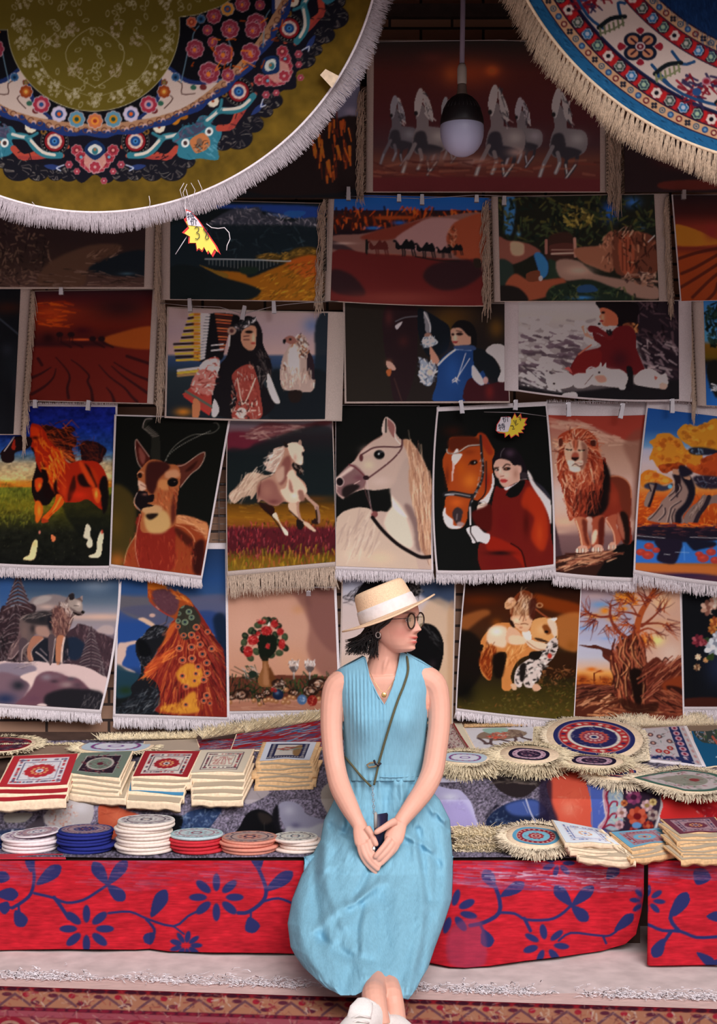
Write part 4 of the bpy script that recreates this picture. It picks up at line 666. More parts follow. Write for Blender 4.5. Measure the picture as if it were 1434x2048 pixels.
def pic_blueriding():
    c = Cv(680, 605, 1022, 815, '1a1312').fr(640, 370, 3.774)
    c.b(1000,1000,200,120,'3c2410',.9); c.b(930,1080,90,90,'4a3210',.7); c.b(1330,1080,70,90,'4c3014',.9); c.p("200,900 480,900 560,1640 200,1640", '1b1512')
    c.p("480,960 560,900 720,920 740,1100 720,1400 640,1640 560,1640 520,1400 480,1200", '1c1012'); c.b(520,1000,40,80,'3a1818',.8); c.b(630,1180,50,50,'301414',.8); c.l("570,1030 640,1000 740,990",8,'4a4448'); c.p("570,1060 620,1030 610,1060 580,1090", '8c7c80'); c.b(520,1340,30,30,'5a3024',.9); c.p("500,1330 540,1340 570,1380 560,1400 510,1380", '8c6458'); c.p("500,1400 540,1390 530,1440 510,1440", '7c3c20'); c.l("560,1460 620,1640",8,'301c1a')
    c.p("740,940 800,950 900,1010 980,1080 960,1240 840,1300 780,1240 740,1100", '0f1014'); c.p("780,960 810,970 835,1060 830,1110 800,1110 790,1040", '5c5458'); c.l("785,960 830,1050 832,1110",8,'a8a0a8'); c.e(815,1135,28,20,'6c4a40'); c.p("780,1150 850,1150 890,1190 840,1220 780,1220", '8c8890'); c.s(30,"780,1150 880,1160 860,1220 780,1220",['c8c4cc','3c3c44'],24,60,7,50,.9)
    c.p("830,1220 860,1250 900,1320 890,1350 840,1340", '8c5c4c'); c.p("750,1300 800,1330 880,1370 860,1440 840,1510 790,1510 750,1450 755,1370", '6c6a74'); c.s(60,"755,1310 880,1360 850,1500 760,1480",['b8b4c0','3c3a44','e0dce4'],28,60,8,60,.9); c.e(830,1415,22,22,'a87c70')
    c.p("900,1330 980,1260 1040,1240 1160,1240 1260,1280 1340,1400 1350,1480 1260,1500 1180,1470 1110,1640 860,1640 880,1500 890,1400", '16284c'); c.p("1160,1240 1280,1270 1350,1380 1360,1470 1280,1500 1230,1400 1180,1440", '101114'); c.b(1000,1400,90,160,'1c3460',.8); c.l("890,1360 960,1290 1040,1230",12,'b4b0bc'); c.l("1020,1240 1140,1246",9,'8088a0'); c.l("1100,1270 1035,1470",6,'b0a0a0'); c.l("1130,1310 1040,1450",6,'b0a0a0'); c.s(12,"1010,1460 1050,1460 1050,1490 1010,1490",['b09890'],16,45,6,60,.9)
    c.p("1110,1480 1180,1460 1250,1510 1410,1480 1420,1640 1100,1640", '2a0f12'); c.p("1250,1250 1320,1200 1410,1240 1420,1460 1340,1480 1365,1400 1320,1310", 'a49490'); c.p("1150,1360 1190,1400 1240,1490 1210,1510 1150,1450", '8c8ca0'); c.e(1250,1475,20,28,'8c6460'); c.b(1280,1560,40,70,'4c1414',.9)
    c.p("990,1090 1040,1070 1090,1100 1120,1140 1145,1140 1140,1200 1080,1210 1030,1220 1000,1190 990,1150", '8c6050'); c.b(1020,1150,20,50,'b08874',.8); c.p("990,1080 1030,1030 1080,1020 1140,1040 1180,1110 1180,1220 1140,1220 1140,1150 1110,1130 1060,1080 1010,1080", '100d0e'); c.e(1053,1125,26,11,'1a0f0e'); c.e(1003,1128,12,9,'1a0f0e'); c.p("1000,1180 1040,1178 1030,1194 1006,1192", '6c2424'); c.l("1030,1100 1070,1108",6,'1a0f0e'); c.p("1020,1215 1150,1210 1170,1245 1030,1240", '26304c')
    return c
def pic_toddlerkit():
    c = Cv(1030, 595, 1366, 806).fr(980, 370, 3.16)
    c.g([(730,'90807c'),(850,'8a7a76'),(950,'807070'),(1150,'70605e'),(1350,'2c2224')])
    c.s(60,"180,850 700,850 640,960 180,980",['b8a8a4','6c5c5c','c8bab4'],70,10,24,14,.7)
    c.s(110,"180,960 560,960 500,1200 180,1220",['3c2c32','c4b4ae','4c3840','b0a09a'],70,8,22,12,.85)
    c.p("920,730 1195,730 1195,1350 960,1350 960,1100 900,900", '1c1318', soft=4); c.s(60,"930,960 1180,1000 1180,1240 960,1180",['6c5458','8c7474','2a1c20'],50,30,14,20,.7); c.s(40,"960,740 1180,760 1180,980 940,950",['3a262a','120c0e','4c3438'],50,60,14,40,.7)
    c.s(40,"180,1190 360,1180 460,1300 300,1350 180,1290",['c4b4b0','2a2024','8c7c7c'],80,25,14,16,.85); c.p("180,1270 500,1310 1200,1230 1200,1360 180,1360", '141012', soft=3); c.p("460,1320 540,1310 550,1350 470,1350", '9c8c88')
    # child
    c.p("680,730 920,740 930,850 900,920 800,890 700,790", '120c0e'); c.p("695,780 740,780 800,820 810,880 770,890 715,890 700,850 690,830 700,815", '8c4430'); c.b(712,840,16,44,'b87058',.8); c.e(715,806,12,8,'1a0c0c'); c.e(706,860,12,7,'6c2020'); c.p("840,880 900,870 935,900 930,930 860,930", '5a2c1c'); c.s(12,"880,860 940,870 935,930 890,920",['a8683c','1c0e0c'],30,60,8,40,.8)
    c.p("650,930 680,940 740,960 800,900 880,890 920,940 925,1030 960,1120 975,1180 900,1200 860,1190 700,1150 640,1180 520,1200 500,1180 530,1110 580,1060 700,1020 660,980", '4a1214'); c.p("520,1150 560,1070 640,1040 700,1050 700,1120 640,1180 520,1200", '561414', soft=2); c.b(820,1100,70,70,'301014',.9); c.p("860,1150 900,1160 900,1290 850,1290 870,1220", '120e10')
    c.l("590,900 620,960 640,970",26,'a86050'); c.l("600,900 605,930",12,'c89080'); c.l("640,910 700,920 760,960",44,'501416'); c.p("610,960 680,1000 640,1020 590,980", 'a89c96'); c.p("660,880 690,870 715,890 700,905 770,890 760,940 720,920 690,900", 'b8aca8'); c.e(690,878,10,8,'1a1214'); c.s(8,"740,930 770,920 760,950",['141012'],20,60,10,40,.9)
    c.l("640,1010 560,1070",10,'8c4838'); c.p("470,1160 500,1150 520,1190 490,1170", '8c3c38')
    # kittens
    for P in ("350,1190 380,1200 440,1185 500,1190 530,1220 520,1270 440,1290 380,1285 360,1260","530,1200 600,1190 660,1200 640,1260 580,1285 530,1270","610,1170 680,1150 700,1120 710,1150 735,1120 740,1160 820,1165 865,1200 865,1250 830,1280 720,1270 640,1260 610,1220","910,1220 960,1170 1030,1165 1080,1200 1110,1190 1125,1240 1115,1280 1060,1285 960,1270 920,1260"):
        c.p(P, 'a8928c'); Q=pts_of(P); c.b(Q[:,0].mean(),Q[:,1].mean()-10,70,26,'c8b4ae',.9)
    for P in ((405,1255),(690,1185),(1080,1262)): c.e(P[0],P[1],8,7,'1a1214')
    c.l("600,1260 650,1200",6,'4c3838'); c.p("660,1210 720,1200 740,1240 690,1250", '8c5c50', soft=2); c.p("1035,1205 1060,1215 1045,1235", '7c3c34'); c.p("1080,1250 1120,1260 1110,1290 1070,1285", '8c6c60'); c.l("610,1170 640,1150 690,1170",8,'8c7878'); c.p("820,1270 855,1270 850,1292 820,1292", 'b09c98'); c.l("350,1200 370,1180",10,'a8928c')
    return c
def pic_lakeside():
    c = Cv(1400, 590, 1442, 820).fr(980, 370, 3.16)
    c.g([(730,'28507c'),(980,'3c6890'),(1010,'5a3810'),(1090,'4a340e'),(1120,'14100f'),(1200,'1c3c6a'),(1380,'1c447c')])
    c.s(60,"1370,800 1440,760 1440,1000 1370,990",['101814','0c100e','1c2820'],30,60,14,60,.9); c.p("1380,1130 1440,1120 1440,1340 1400,1290 1370,1200", '12100e', soft=2); c.s(20,"1400,1260 1440,1270 1440,1300 1400,1290",['b0a8b0','1c1c20'],20,20,8,30,.9)
    return c
def pic_nightfield():
    c = Cv(-8, 575, 60, 880, '111013').fr(0, 400, 3.94)
    c.b(60,850,160,60,'2a1410',.9); c.b(100,1300,120,200,'17181c',.9); c.l("-10,930 160,1070",14,'2e2f38',.8); c.b(60,1180,60,60,'1c1c22'); c.b(120,1450,40,90,'1c1a20',.8)
    return c
def pic_rockslope():
    c = Cv(-8, 370, 300, 585, '1c1212').fr(0, 400, 3.94)
    c.g([(-40,'201213'),(300,'1e1212'),(500,'241613'),(690,'38231f')])
    c.s(160,"-20,220 340,260 380,600 -20,640",['463026','120c0c','2c1c1a','54392e'],34,50,12,60,.7); c.p("380,500 700,360 960,360 850,470 700,550 640,680 300,680", '3c251c', .9, soft=5); c.p("880,440 1160,400 1160,600 700,560", '0e1014', .95, soft=3); c.s(90,"0,560 600,540 1150,600 1150,680 0,690",['4a3028','5a4038','1c1210'],70,4,9,8,.6); c.s(30,"740,380 980,370 860,480 700,540",['6a4a3c','2a1814'],50,-30,8,20,.6); c.b(1000,580,70,14,'2c3a44',.8)
    return c
def pic_bridgehills():
    c = Cv(330, 395, 660, 615, '101214').fr(320, 380, 3.876)
    c.p("440,110 1240,130 1200,240 1000,200 700,150 440,140", '1a2a5c', soft=3); c.p("1000,160 1130,170 1060,220 960,190", '1c3a80'); c.p("820,180 1000,200 900,220", '3c4664', soft=2)
    c.p("380,260 460,200 560,150 660,150 760,130 800,190 900,200 1000,250 1180,210 1240,260 1240,320 380,330", '2a2830', soft=2); c.s(200,"400,240 560,150 780,140 900,200 1230,230 1230,300 400,300",['6c6068','1c1c22','8c7c80','3a363e'],32,45,7,40,.75); c.p("80,280 400,270 1240,290 1240,500 900,540 80,600", '111519', .95, soft=4); c.s(60,"400,300 1100,300 1000,520 400,520",['2a343a','0e1012','1c262a'],50,30,8,50,.6)
    c.p("760,520 860,490 960,500 1060,450 1210,450 1210,560 900,560", '3a2810', soft=2); c.s(60,"780,500 1200,460 1200,540 800,540",['6c4a1c','1c160e','8a5c20'],36,-10,8,20,.7)
    c.p("410,630 640,640 700,680 900,600 1210,510 1230,860 640,860 780,790 700,740 560,700", '6c3a0e', soft=2); c.p("980,560 1210,510 1210,700 1050,640", '7c3410', soft=6); c.s(160,"700,740 900,620 1210,560 1210,850 680,850",['8c5a18','4a2c0c','a06c1c','34200c'],40,-28,8,14,.6); c.p("300,580 420,620 520,650 500,680", '5a3c14'); c.p("420,700 560,700 720,750 780,790 640,860 80,860 80,600 300,600", '0f1112', soft=3)
    c.l("350,535 700,540 980,552 1010,548",9,'7a7678'); 
    for i in range(20): c.l([[380+i*28,545],[380+i*28,575+min(i,12)*4-max(0,i-14)*10]],5,'76706c',.8)
    c.p("620,600 760,600 740,650 640,650", '141a14', soft=2)
    return c
def pic_cameldunes():
    c = Cv(652, 380, 998, 620).fr(640, 370, 3.774)
    c.g([(70,'0e1a3a'),(90,'14377c'),(185,'1a3878'),(195,'1c1014'),(240,'2c120e'),(370,'140c10'),(400,'5c3430'),(520,'6c3428'),(560,'461614'),(700,'3a1212'),(840,'481a16'),(900,'5c2a22')])
    c.s(150,"100,190 1270,200 1270,240 700,290 100,340",['8c2c0e','2c0e0c','5c1c0c','141012','a83c14'],44,85,14,30,.8); c.b(400,325,70,14,'1c4ca0'); c.b(600,285,60,20,'1c3c78'); c.p("440,235 700,235 700,255 440,260", '6c2810', soft=2)
    c.p("90,390 300,370 460,340 620,300 820,240 900,240 1270,225 1270,560 1000,560 540,520 90,520", '5c3a34', soft=1); c.p("440,340 620,300 840,245 700,320 580,400 440,420 300,400", '542018', soft=3); c.p("720,300 840,250 1050,265 980,340 940,480 700,500 560,420", '75504e', soft=2); c.p("1050,265 1280,225 1280,560 1060,560 960,440 970,350", '6a2c1c', soft=2); c.s(50,"970,340 1030,300 1020,470 970,440",['8c5a44','3c1c14'],20,60,7,50,.7)
    c.p("90,420 220,470 260,510 90,480", '2a1a1c', soft=2); c.b(180,440,100,12,'8c6c64',.8); c.p("90,510 400,520 720,540 1000,575 1180,560 1270,640 1270,900 90,900", '431413', soft=1); c.p("850,600 1100,560 1220,640 1200,700 1060,780 900,790 780,700", '1f1012', .95, soft=6); c.p("90,640 240,680 340,800 300,840 90,800", '1e1012', .95, soft=6); c.p("1160,560 1210,560 1220,620 1170,620",'1c1410',soft=1); c.b(600,850,500,60,'5a241e',.7); c.l("720,540 900,570 1050,575",9,'18100f')
    for x,y,q,col in ((440,460,1,'3c1614'),(640,455,1.05,'0f0c0e'),(795,475,.98,'0f0c0e'),(935,495,.72,'0f0c0e'),(1025,475,.7,'0f0c0e')):
        Q=np.array([[-70,10],[-60,-30],[-30,0],[0,-35],[15,-45],[30,-25],[50,-40],[70,-10],[75,20],[60,30],[-20,25],[-50,30]])*q+[x,y]; c.p(Q,col)
        for dx in (-20,-4,48,66): c.l([[x+dx*q,y+20*q],[x+(dx+6)*q,y+50*q],[x+(dx+(4 if dx<0 else 12))*q,y+75*q]],9*q,col)
        c.e(x-72*q,y-30*q,13*q,9*q,col)
    c.p("342,420 362,420 360,515 345,515", '14100f')
    return c
def pic_villagelane():
    c = Cv(985, 380, 1325, 610, '15130f').fr(980, 370, 3.16)
    c.p("100,80 160,90 140,300 90,290", '28486c', soft=2); c.b(180,310,16,20,'3c6080'); c.b(760,170,60,70,'1c3c7c'); c.b(900,110,60,40,'24406c'); c.b(960,260,30,20,'24406c')
    c.s(300,"50,90 1040,90 1040,320 760,330 560,400 300,380 60,300",['1c2014','0e100e','2c2e1a','3c3418','121612'],40,40,14,60,.8); c.s(60,"470,130 640,170 640,250 500,260",['6a5424','3c2e16','7c6430'],26,30,12,60,.8)
    c.p("50,330 110,350 240,370 320,420 280,440 150,500 50,480", '5c3028', soft=1); c.p("130,360 210,370 210,440 140,440", '84604c', soft=2); c.p("350,430 360,350 400,310 500,300 540,370 530,470 380,480", '281612', soft=2); c.p("380,380 520,370 530,440 400,440", '3a1c18'); c.l("355,350 355,430",18,'6c4038'); c.l("390,410 520,410",8,'6c4a40'); c.l("390,435 530,430",12,'8c6458'); c.l("535,340 540,450",20,'7c5044')
    c.p("540,400 700,380 720,330 780,300 780,540 660,520 560,470", '6a3c2c', soft=1); c.p("780,310 820,290 1040,330 1050,560 800,560", '4a241a', soft=1); c.p("815,340 900,330 910,540 830,545", '6c3020', soft=1)
    for x in (835,860,885): c.l([[x,345],[x+4,540]],6,'3a1610')
    c.s(60,"800,300 1040,330 1040,540 920,550",['2a120e','8c5840','1c0e0c','6c3828'],34,80,10,30,.8); c.s(24,"700,330 780,320 780,540 700,500",['8c5c48','2c1410'],30,85,9,30,.6); c.s(16,"800,280 900,260 900,320 780,320",['8c6450','1c120e'],40,-60,8,30,.8)
    c.p("280,440 320,430 370,500 360,570 320,590 300,520", '24487c', soft=1); c.p("50,480 140,500 140,620 60,700", '1c201c', soft=2); c.p("370,470 420,490 470,550 420,590 340,600 370,560", '1a2018', soft=2)
    c.p("420,480 560,480 660,560 860,600 1050,640 1060,720 880,700 640,600 460,600", '6a4a40', soft=2); c.b(560,540,110,40,'8c6a5c',.8); c.p("100,620 160,560 240,600 340,600 460,590 480,650 380,700 180,740 110,680", '6a3020', soft=2); c.p("230,560 310,540 310,600 240,610", '4c2418'); c.p("50,640 180,650 240,740 50,740", '16100f', soft=2); c.s(60,"860,560 1040,560 1040,640 880,620",['8c6454','2c1a18','6c4638'],30,10,14,40,.8)
    c.p("380,650 520,610 640,600 760,640 880,690 880,740 400,740", '161a14', soft=2); c.b(580,712,80,14,'285080'); c.s(60,"390,640 880,660 860,730 400,730",['242c1c','0f120e','3c3a20'],30,60,10,60,.8); c.p("560,640 640,630 680,670 560,680", '1c2c44'); c.l("1000,360 1040,320",6,'a89890'); c.e(320,590,12,16,'b0989c')
    return c
def pic_orangedunes():
    c = Cv(1340, 380, 1442, 610).fr(980, 370, 3.16)
    c.g([(60,'1a0f10'),(180,'2c100f'),(260,'5a1c14'),(380,'6a2814'),(400,'4c1812'),(440,'6a2610'),(740,'642410')])
    c.p("1160,260 1220,255 1320,290 1440,350 1440,375 1170,380", '7c4414', soft=1); c.b(1400,300,50,60,'5c1818',.8)
    for P in ("1210,560 1300,520 1440,440","1200,650 1300,590 1440,500","1280,710 1380,610 1440,560","1360,740 1420,680 1440,620","1180,470 1300,430 1440,400"): c.l(P,20,'34120e',.85)
    return c
def pic_whiteherd():
    c = Cv(735, 70, 1215, 390).fr(720, 0, 2.758)
    c.g([(230,'17100f'),(400,'2e110f'),(650,'2c1112'),(800,'291618'),(880,'3c1e18'),(1000,'3a1614'),(1060,'301113')])
    c.b(600,400,220,100,'6a2410',.6); c.b(730,390,50,40,'8c3414',.7); c.b(500,410,50,60,'6a2c14',.6); c.b(400,320,90,40,'3c1612',.6)
    def horse(x, y, q, fl=1, col='443839', lt='605052', dk='1e181b'):
        T=lambda P: np.array(P)*[fl*q,q]+[x,y]
        c.p(T([[-20,-60],[10,-100],[30,-60],[40,0],[80,10],[130,20],[150,60],[140,120],[90,150],[30,150],[-20,150],[-40,100],[-30,40],[-15,0]]),col)
        c.p(T([[0,-190],[-15,-150],[-25,-100],[-20,-60],[-5,-60],[10,-110],[40,-60],[45,20],[10,60],[-10,20],[0,-60]]),col); c.p(T([[-8,-185],[-28,-120],[-24,-60],[-8,-45],[6,-90],[18,-150],[12,-190]]),lt)
        c.p(T([[20,-180],[60,-100],[70,-20],[40,-40],[25,-100]]),lt); c.s(20,T([[20,-180],[60,-100],[74,-10],[40,-20]]),[dk,'8c7874'],30*q,60,7*q,20,.7)
        c.p(T([[-20,40],[30,40],[40,140],[-10,150],[-36,110]]),dk,soft=2); c.b(*T([[100,60]])[0],50*q,40*q,lt,.7); c.p(T([[30,100],[120,120],[90,150],[30,160]]),dk,soft=2)
        for P,w in (([[-25,100],[-50,150],[-70,190],[-90,250]],20),([[0,130],[10,180],[-10,230]],20),([[60,130],[40,190],[50,250]],18),([[100,130],[90,190],[40,260]],18)): c.l(T(P),w*q,col if w==20 else dk); c.l(T(P)[-2:],9*q,lt)
        c.e(*T([[-20,-62]])[0],10*q,12*q,'140f10')
    horse(190,690,.85,1,'382e31','52474a'); horse(470,690,.8,1,'3c3235','544a4b'); horse(880,700,.85,1); horse(330,690,1.05,1,'483a3a','6a5a56'); horse(740,690,1.15,1,'483a3a','6a5a56','1e181c'); horse(1090,700,1.1,1,'463a3b','665856')
    c.b(440,870,130,40,'5a3a34',.7); c.b(640,890,110,30,'6c4a44',.7); c.b(860,840,60,30,'7a5850',.7); c.b(300,900,200,24,'4c2820',.7); c.s(50,"90,900 1300,880 1300,980 90,980",['5c3024','2a1010','4a1c16'],110,4,14,8,.5); c.p("80,980 1320,990 1320,1070 80,1070",'391314',soft=2)
    return c
def pic_autumnlake():
    c = Cv(395, 120, 735, 410, '0e0c0e').fr(400, 0, 3.585)
    c.p("960,640 1150,560 1160,860 980,850", '3c3440', soft=3); c.b(1120,520,50,60,'203a68',.9); c.b(1080,800,60,40,'5a4a54',.8); c.p("700,980 940,860 1160,870 1160,1340 300,1360",'140c0c',soft=3)
    c.s(70,"800,900 1100,900 1030,1300 900,1290 820,1100",['7c2c0e','3a120c','a03c10','1c0c0c'],90,85,16,8,.8)
    return c
def pic_redplain():
    c = Cv(1225, 260, 1442, 395, '1a0f10').fr(1000, 0, 3.304)
    c.b(1250,1090,150,40,'3c120f',.8); c.p("1080,1200 1434,1190 1434,1250 1080,1250",'3a1410',soft=2); c.b(1100,1050,90,60,'2c100f',.8)
    return c
def pic_goldrug():
    cx, cy, R = 190, -150, 573
    c = Cv(-20, -14, 790, 440, '5c4516', st=1.3); r = np.random.RandomState(11)
    c.n(.16, 30, 30)
    def pol(a, q): a = math.radians(a); return np.array([cx+math.sin(a)*q, cy+math.cos(a)*q])
    def pp(a0, L): return [pol(a0+a, q) for a, q in L]
    S = 51.4
    # dark field with a leafy outer edge
    c.p([pol(i*3, 505+ (12 if i % 2 else -6)) for i in range(120)], '14121a')
    for k in range(-2, 4):
        a0 = k*S
        for s in (-1, 1):
            for a, q, w in ((6, 500, 20), (9, 505, 16), (13, 508, 22), (17.5, 512, 30), (21, 505, 20)):
                x, y = pol(a0+s*a, q); c.e(x, y, w, w*.8, '15131a')
                for i in range(10):
                    t = r.rand()*6.28; c.l([[x+math.cos(t)*w*.3, y+math.sin(t)*w*.3], [x+math.cos(t+.3)*w*.8, y+math.sin(t+.3)*w*.7], [x+math.cos(t+.6)*w*.9, y+math.sin(t+.5)*w*.6]], 1.2, ['8c7c70','5c504c','a09484'][i % 3], .7)
    def flower(x, y, q, o, i_, ct, n=7, rim='b0a0a4'):
        for j in range(n):
            t = 6.28*j/n; c.e(x+math.cos(t)*q*.62, y+math.sin(t)*q*.62, q*.42, q*.42, rim, .8)
        for j in range(n):
            t = 6.28*j/n; c.e(x+math.cos(t)*q*.6, y+math.sin(t)*q*.6, q*.34, q*.34, o)
        c.e(x, y, q*.5, q*.5, i_); c.e(x, y, q*.25, q*.25, ct)
    def rose(x, y, q, rot=0):
        for j in range(8):
            t = 6.28*j/8; c.e(x+math.cos(t)*q*.62, y+math.sin(t)*q*.7, q*.44, q*.4, 'b08088', .9)
        for j in range(8):
            t = 6.28*j/8; c.e(x+math.cos(t)*q*.6, y+math.sin(t)*q*.66, q*.37, q*.33, '782836')
        for j in range(5):
            t = 6.28*j/5+rot; c.e(x+math.cos(t)*q*.28, y+math.sin(t)*q*.28, q*.3, q*.26, 'a86874', ring=.2); 
        c.e(x-q*.05, y+q*.1, q*.2, q*.24, 'c06428')
    # inner black ground and medallion of petals
    for k in range(-2, 4):
        a0 = k*S
        # coral arabesques
        for s in (-1, 1):
            c.l(pp(a0, [(s*9.5, 438), (s*7, 447), (s*11, 455), (s*8, 466)]), 8, 'a04030'); c.l(pp(a0, [(s*10, 462), (s*13, 466), (s*17, 486), (s*20, 476)]), 13, '9c3c30'); c.l(pp(a0, [(s*11, 470), (s*14, 480), (s*18, 489)]), 7, '8c3430')
            for i in range(8): q = pol(a0+s*(11+r.rand()*8), 466+r.rand()*20); c.l([q, q+r.randn(2)*8], 2, '1a1216', .8)
            # roundel
            x, y = pol(a0+s*9.8, 442-3); x, y = pol(a0+s*10.6, 440)
            c.e(x, y, 29, 29, '0f0e12'); c.e(x, y, 28, 28, '5c5450', ring=.05, a=.8)
            for i in range(22): t = 6.28*i/22; c.e(x+math.cos(t)*24, y+math.sin(t)*24, 1.4, 1.4, '8c8480', .8)
            c.e(x, y, 20, 20, '781a20'); c.e(x, y, 15, 15, 'a08078'); 
            for i in range(9): t = 6.28*i/9; c.e(x+math.cos(t)*11, y+math.sin(t)*11, 4, 4, 'c0a094')
            c.e(x, y, 10, 10, '1c3c6c'); c.e(x, y, 5, 5, '3c70a0'); c.e(x, y, 2, 2, '101828')
            # turquoise stem
            c.l(pp(a0, [(s*8.6, 466), (s*12, 470), (s*15, 462), (s*18, 446), (s*22, 455)]), 13, '2c6470'); c.l(pp(a0, [(s*10, 467), (s*13, 466), (s*16.5, 450)]), 6, 'c0b0a4'); c.l(pp(a0, [(s*17, 444), (s*19, 448), (s*21.5, 450)]), 6, 'b8b0a8'); c.l(pp(a0, [(s*15.5, 432), (s*16.5, 440), (s*18, 447)]), 6, '2c6470')
            flower(*pol(a0+s*17.6, 424), 12, 'c8b8a4', 'c8b8a4', '8c3c20', 9, 'c8b8a4'); c.e(*pol(a0+s*14, 426), 6, 6, '6c4a20'); c.e(*pol(a0+s*14, 426), 2.5, 2.5, '1c1418')
            flower(*pol(a0+s*4.2, 494), 7, '8c3440', '8c3440', 'c09090', 6, '8c5c64'); flower(*pol(a0+s*6.2, 482), 8, '8c3440', '782c38', 'b88890', 6, '9c6870'); c.p(pp(a0, [(s*8, 490), (s*10, 486), (s*12, 492), (s*10, 497)]), '24305c'); c.l(pp(a0, [(s*7.4, 484), (s*9, 492), (s*8, 496)]), 2.5, 'a8a8b8')
        flower(*pol(a0+2, 512), 7, '8c3440', '782c38', 'b88890', 6, '9c6870')
        # pink palmette
        x, y = pol(a0, 470)
        for i in range(9): q = pol(a0+(-4.6+9.2*i/8)*1.0, 452+34*math.sin(math.pi*(i/8))+0); flower(q[0], q[1], 12, '8c2c38', '6c2028', '5c8ca0' if i % 2 else 'c08078', 7, 'c09090')
        c.e(x, y, 22, 22, 'b07c70', .9); flower(*pol(a0, 484), 12, '8c2c38', '8c2c38', 'b08080'); c.p(pp(a0, [(0, 430), (2.4, 442), (2.4, 456), (0, 470), (-2.4, 456), (-2.4, 442)]), '16284c'); c.p(pp(a0, [(0, 438), (1.6, 445), (1.6, 453), (0, 460), (-1.6, 453), (-1.6, 445)]), 'b8b4ac'); c.e(*pol(a0, 452), 6, 7, '2c6068'); c.e(*pol(a0, 449), 3, 3, '8c5c3c')
        # turquoise butterfly
        b0 = a0+S/2
        c.p(pp(b0, [(-4.4, 448), (-2, 440), (1, 445), (3, 436), (5, 446), (4.6, 462), (6, 476), (5.2, 492), (3.2, 505), (2, 530), (-1.5, 512), (-4, 505), (-6, 490), (-5, 470), (-6, 458)]), '2c6474')
        c.p(pp(b0, [(-3.4, 446), (0, 446), (3, 442), (4, 458), (1, 465), (-3.6, 462)]), '3c3c50'); c.s(40, pp(b0, [(-4, 446), (4, 440), (4, 468), (-4, 468)]), ['2c6070','54485c','244858'], 10, 30, 3, 50, .8)
        for s in (-1, 1): c.e(*pol(b0+s*3.2, 472), 8, 9, 'c8c4c0', rot=20); c.e(*pol(b0+s*3.2, 472), 4, 4.5, '3c2c2c')
        c.p(pp(b0, [(-1.8, 470), (1.6, 468), (2.4, 486), (1.4, 500), (-1.6, 500), (-2.2, 486)]), 'a8643c'); c.e(*pol(b0, 482), 6, 8, '6c5040'); c.s(14, pp(b0, [(-1.5, 484), (1.5, 484), (1.2, 498), (-1.2, 498)]), ['2c1c18'], 6, 60, 1.6, 50, .8)
        c.s(30, pp(b0, [(-5, 494), (5, 488), (2, 520), (-2, 514)]), ['6c9cac','1c4c5c'], 9, 70-b0, 1.6, 10, .6)
        # gold mark on the band, dark bloom
        c.e(*pol(b0-3, 420), 9, 13, 'a8641c', rot=20); c.e(*pol(b0-1, 422), 10, 6, '8c5018')
    # ring band: tan scroll with blue scallops
    c.p([pol(i*3, 424+3*math.sin(i*2.1)) for i in range(120)], '1c2c5c'); c.p([pol(i*3, 412+5*math.sin(i*3.1)) for i in range(120)], '966c50')
    for i in range(-34, 44):
        q = pol(i*2.6, 411); c.e(q[0], q[1], 6.5, 6, '5c3428', ring=.3); 
        if i % 2: c.e(*pol(i*2.6+1, 414), 5, 5, 'b08880'); c.e(*pol(i*2.6+1, 417), 4, 4, '20305c')
    c.p([pol(i*3, 398) for i in range(120)], '0e0d12')
    for k in range(-2, 4):
        b0 = k*S+S/2
        # white cusps between petals
        c.p(pp(b0, [(-13.5, 399), (-9, 380), (-5, 356), (-2.4, 322), (0, 308), (2.4, 322), (5, 356), (9, 380), (13.5, 399), (0, 404)]), '1c2850'); c.p(pp(b0, [(-12, 400), (-8, 385), (-4, 362), (-1.6, 328), (0, 318), (1.6, 328), (4, 362), (8, 385), (12, 400), (0, 406)]), 'b0988e')
        for s in (-1, 1): c.l(pp(b0, [(s*1, 345), (s*3, 362), (s*1.5, 380), (s*5, 392)]), 2, '3c2420', .9); flower(*pol(b0+s*2, 344), 7, '6c3420', '4c5c34', '9c4c2c', 5, '5c3c2c'); c.e(*pol(b0+s*5.5, 380), 6, 5, '2c5040'); c.e(*pol(b0+s*8, 390), 7, 6, '5c2424')
    # medallion: petals of olive gold
    def M(x): return 2*cx-x
    for s in (0, 1):
        f = (lambda x: x) if s == 0 else M
        for P in ([(384,110),(386,70),(398,52)], [(362,165),(370,130),(376,100)], [(446,60),(462,95),(455,130)], [(420,165),(452,155),(462,128)], [(526,95),(530,40),(540,20)], [(430,90),(450,100)]): c.l([(f(x), y) for x, y in P], 2.4, '5c7484', .8)
        for x, y, q in ((390,98,18),(447,108,20),(418,146,21),(460,58,18),(512,48,20),(506,60,16),(501,106,19),(485,8,15),(456,150,13),(428,32,15),(415,60,10),(425,84,10),(350,70,9),(520,10,10)): rose(f(x), y, q, x)
        for x, y in ((455,18),): flower(f(x), y, 14, 'b87830', '24406c', '8c4020', 8)
        flower(f(402), 38, 9, '2c4c6c', '1c3450', '101828'); flower(f(383), 44, 11, 'a84c34', '7c2c20', 'c07048')
        for i in range(40): q = np.array([f(380+r.rand()*200), 40+r.rand()*100]); c.l([q, q+r.randn(2)*5, q+r.randn(2)*8], 2.6, ['b84c14','c8641c','8c3410'][i % 3], .85) if i % 2 else None
        c.p([(f(x), y) for x, y in ((348,90),(346,112),(338,128),(334,118),(340,100))], 'a06068'); c.p([(f(x), y) for x, y in ((328,130),(336,135),(330,146),(320,142))], 'b09088')
    P0 = [(22,60),(-40,60),(-40,-60),(480,-60),(474,-8),(440,14),(395,30),(350,36)]
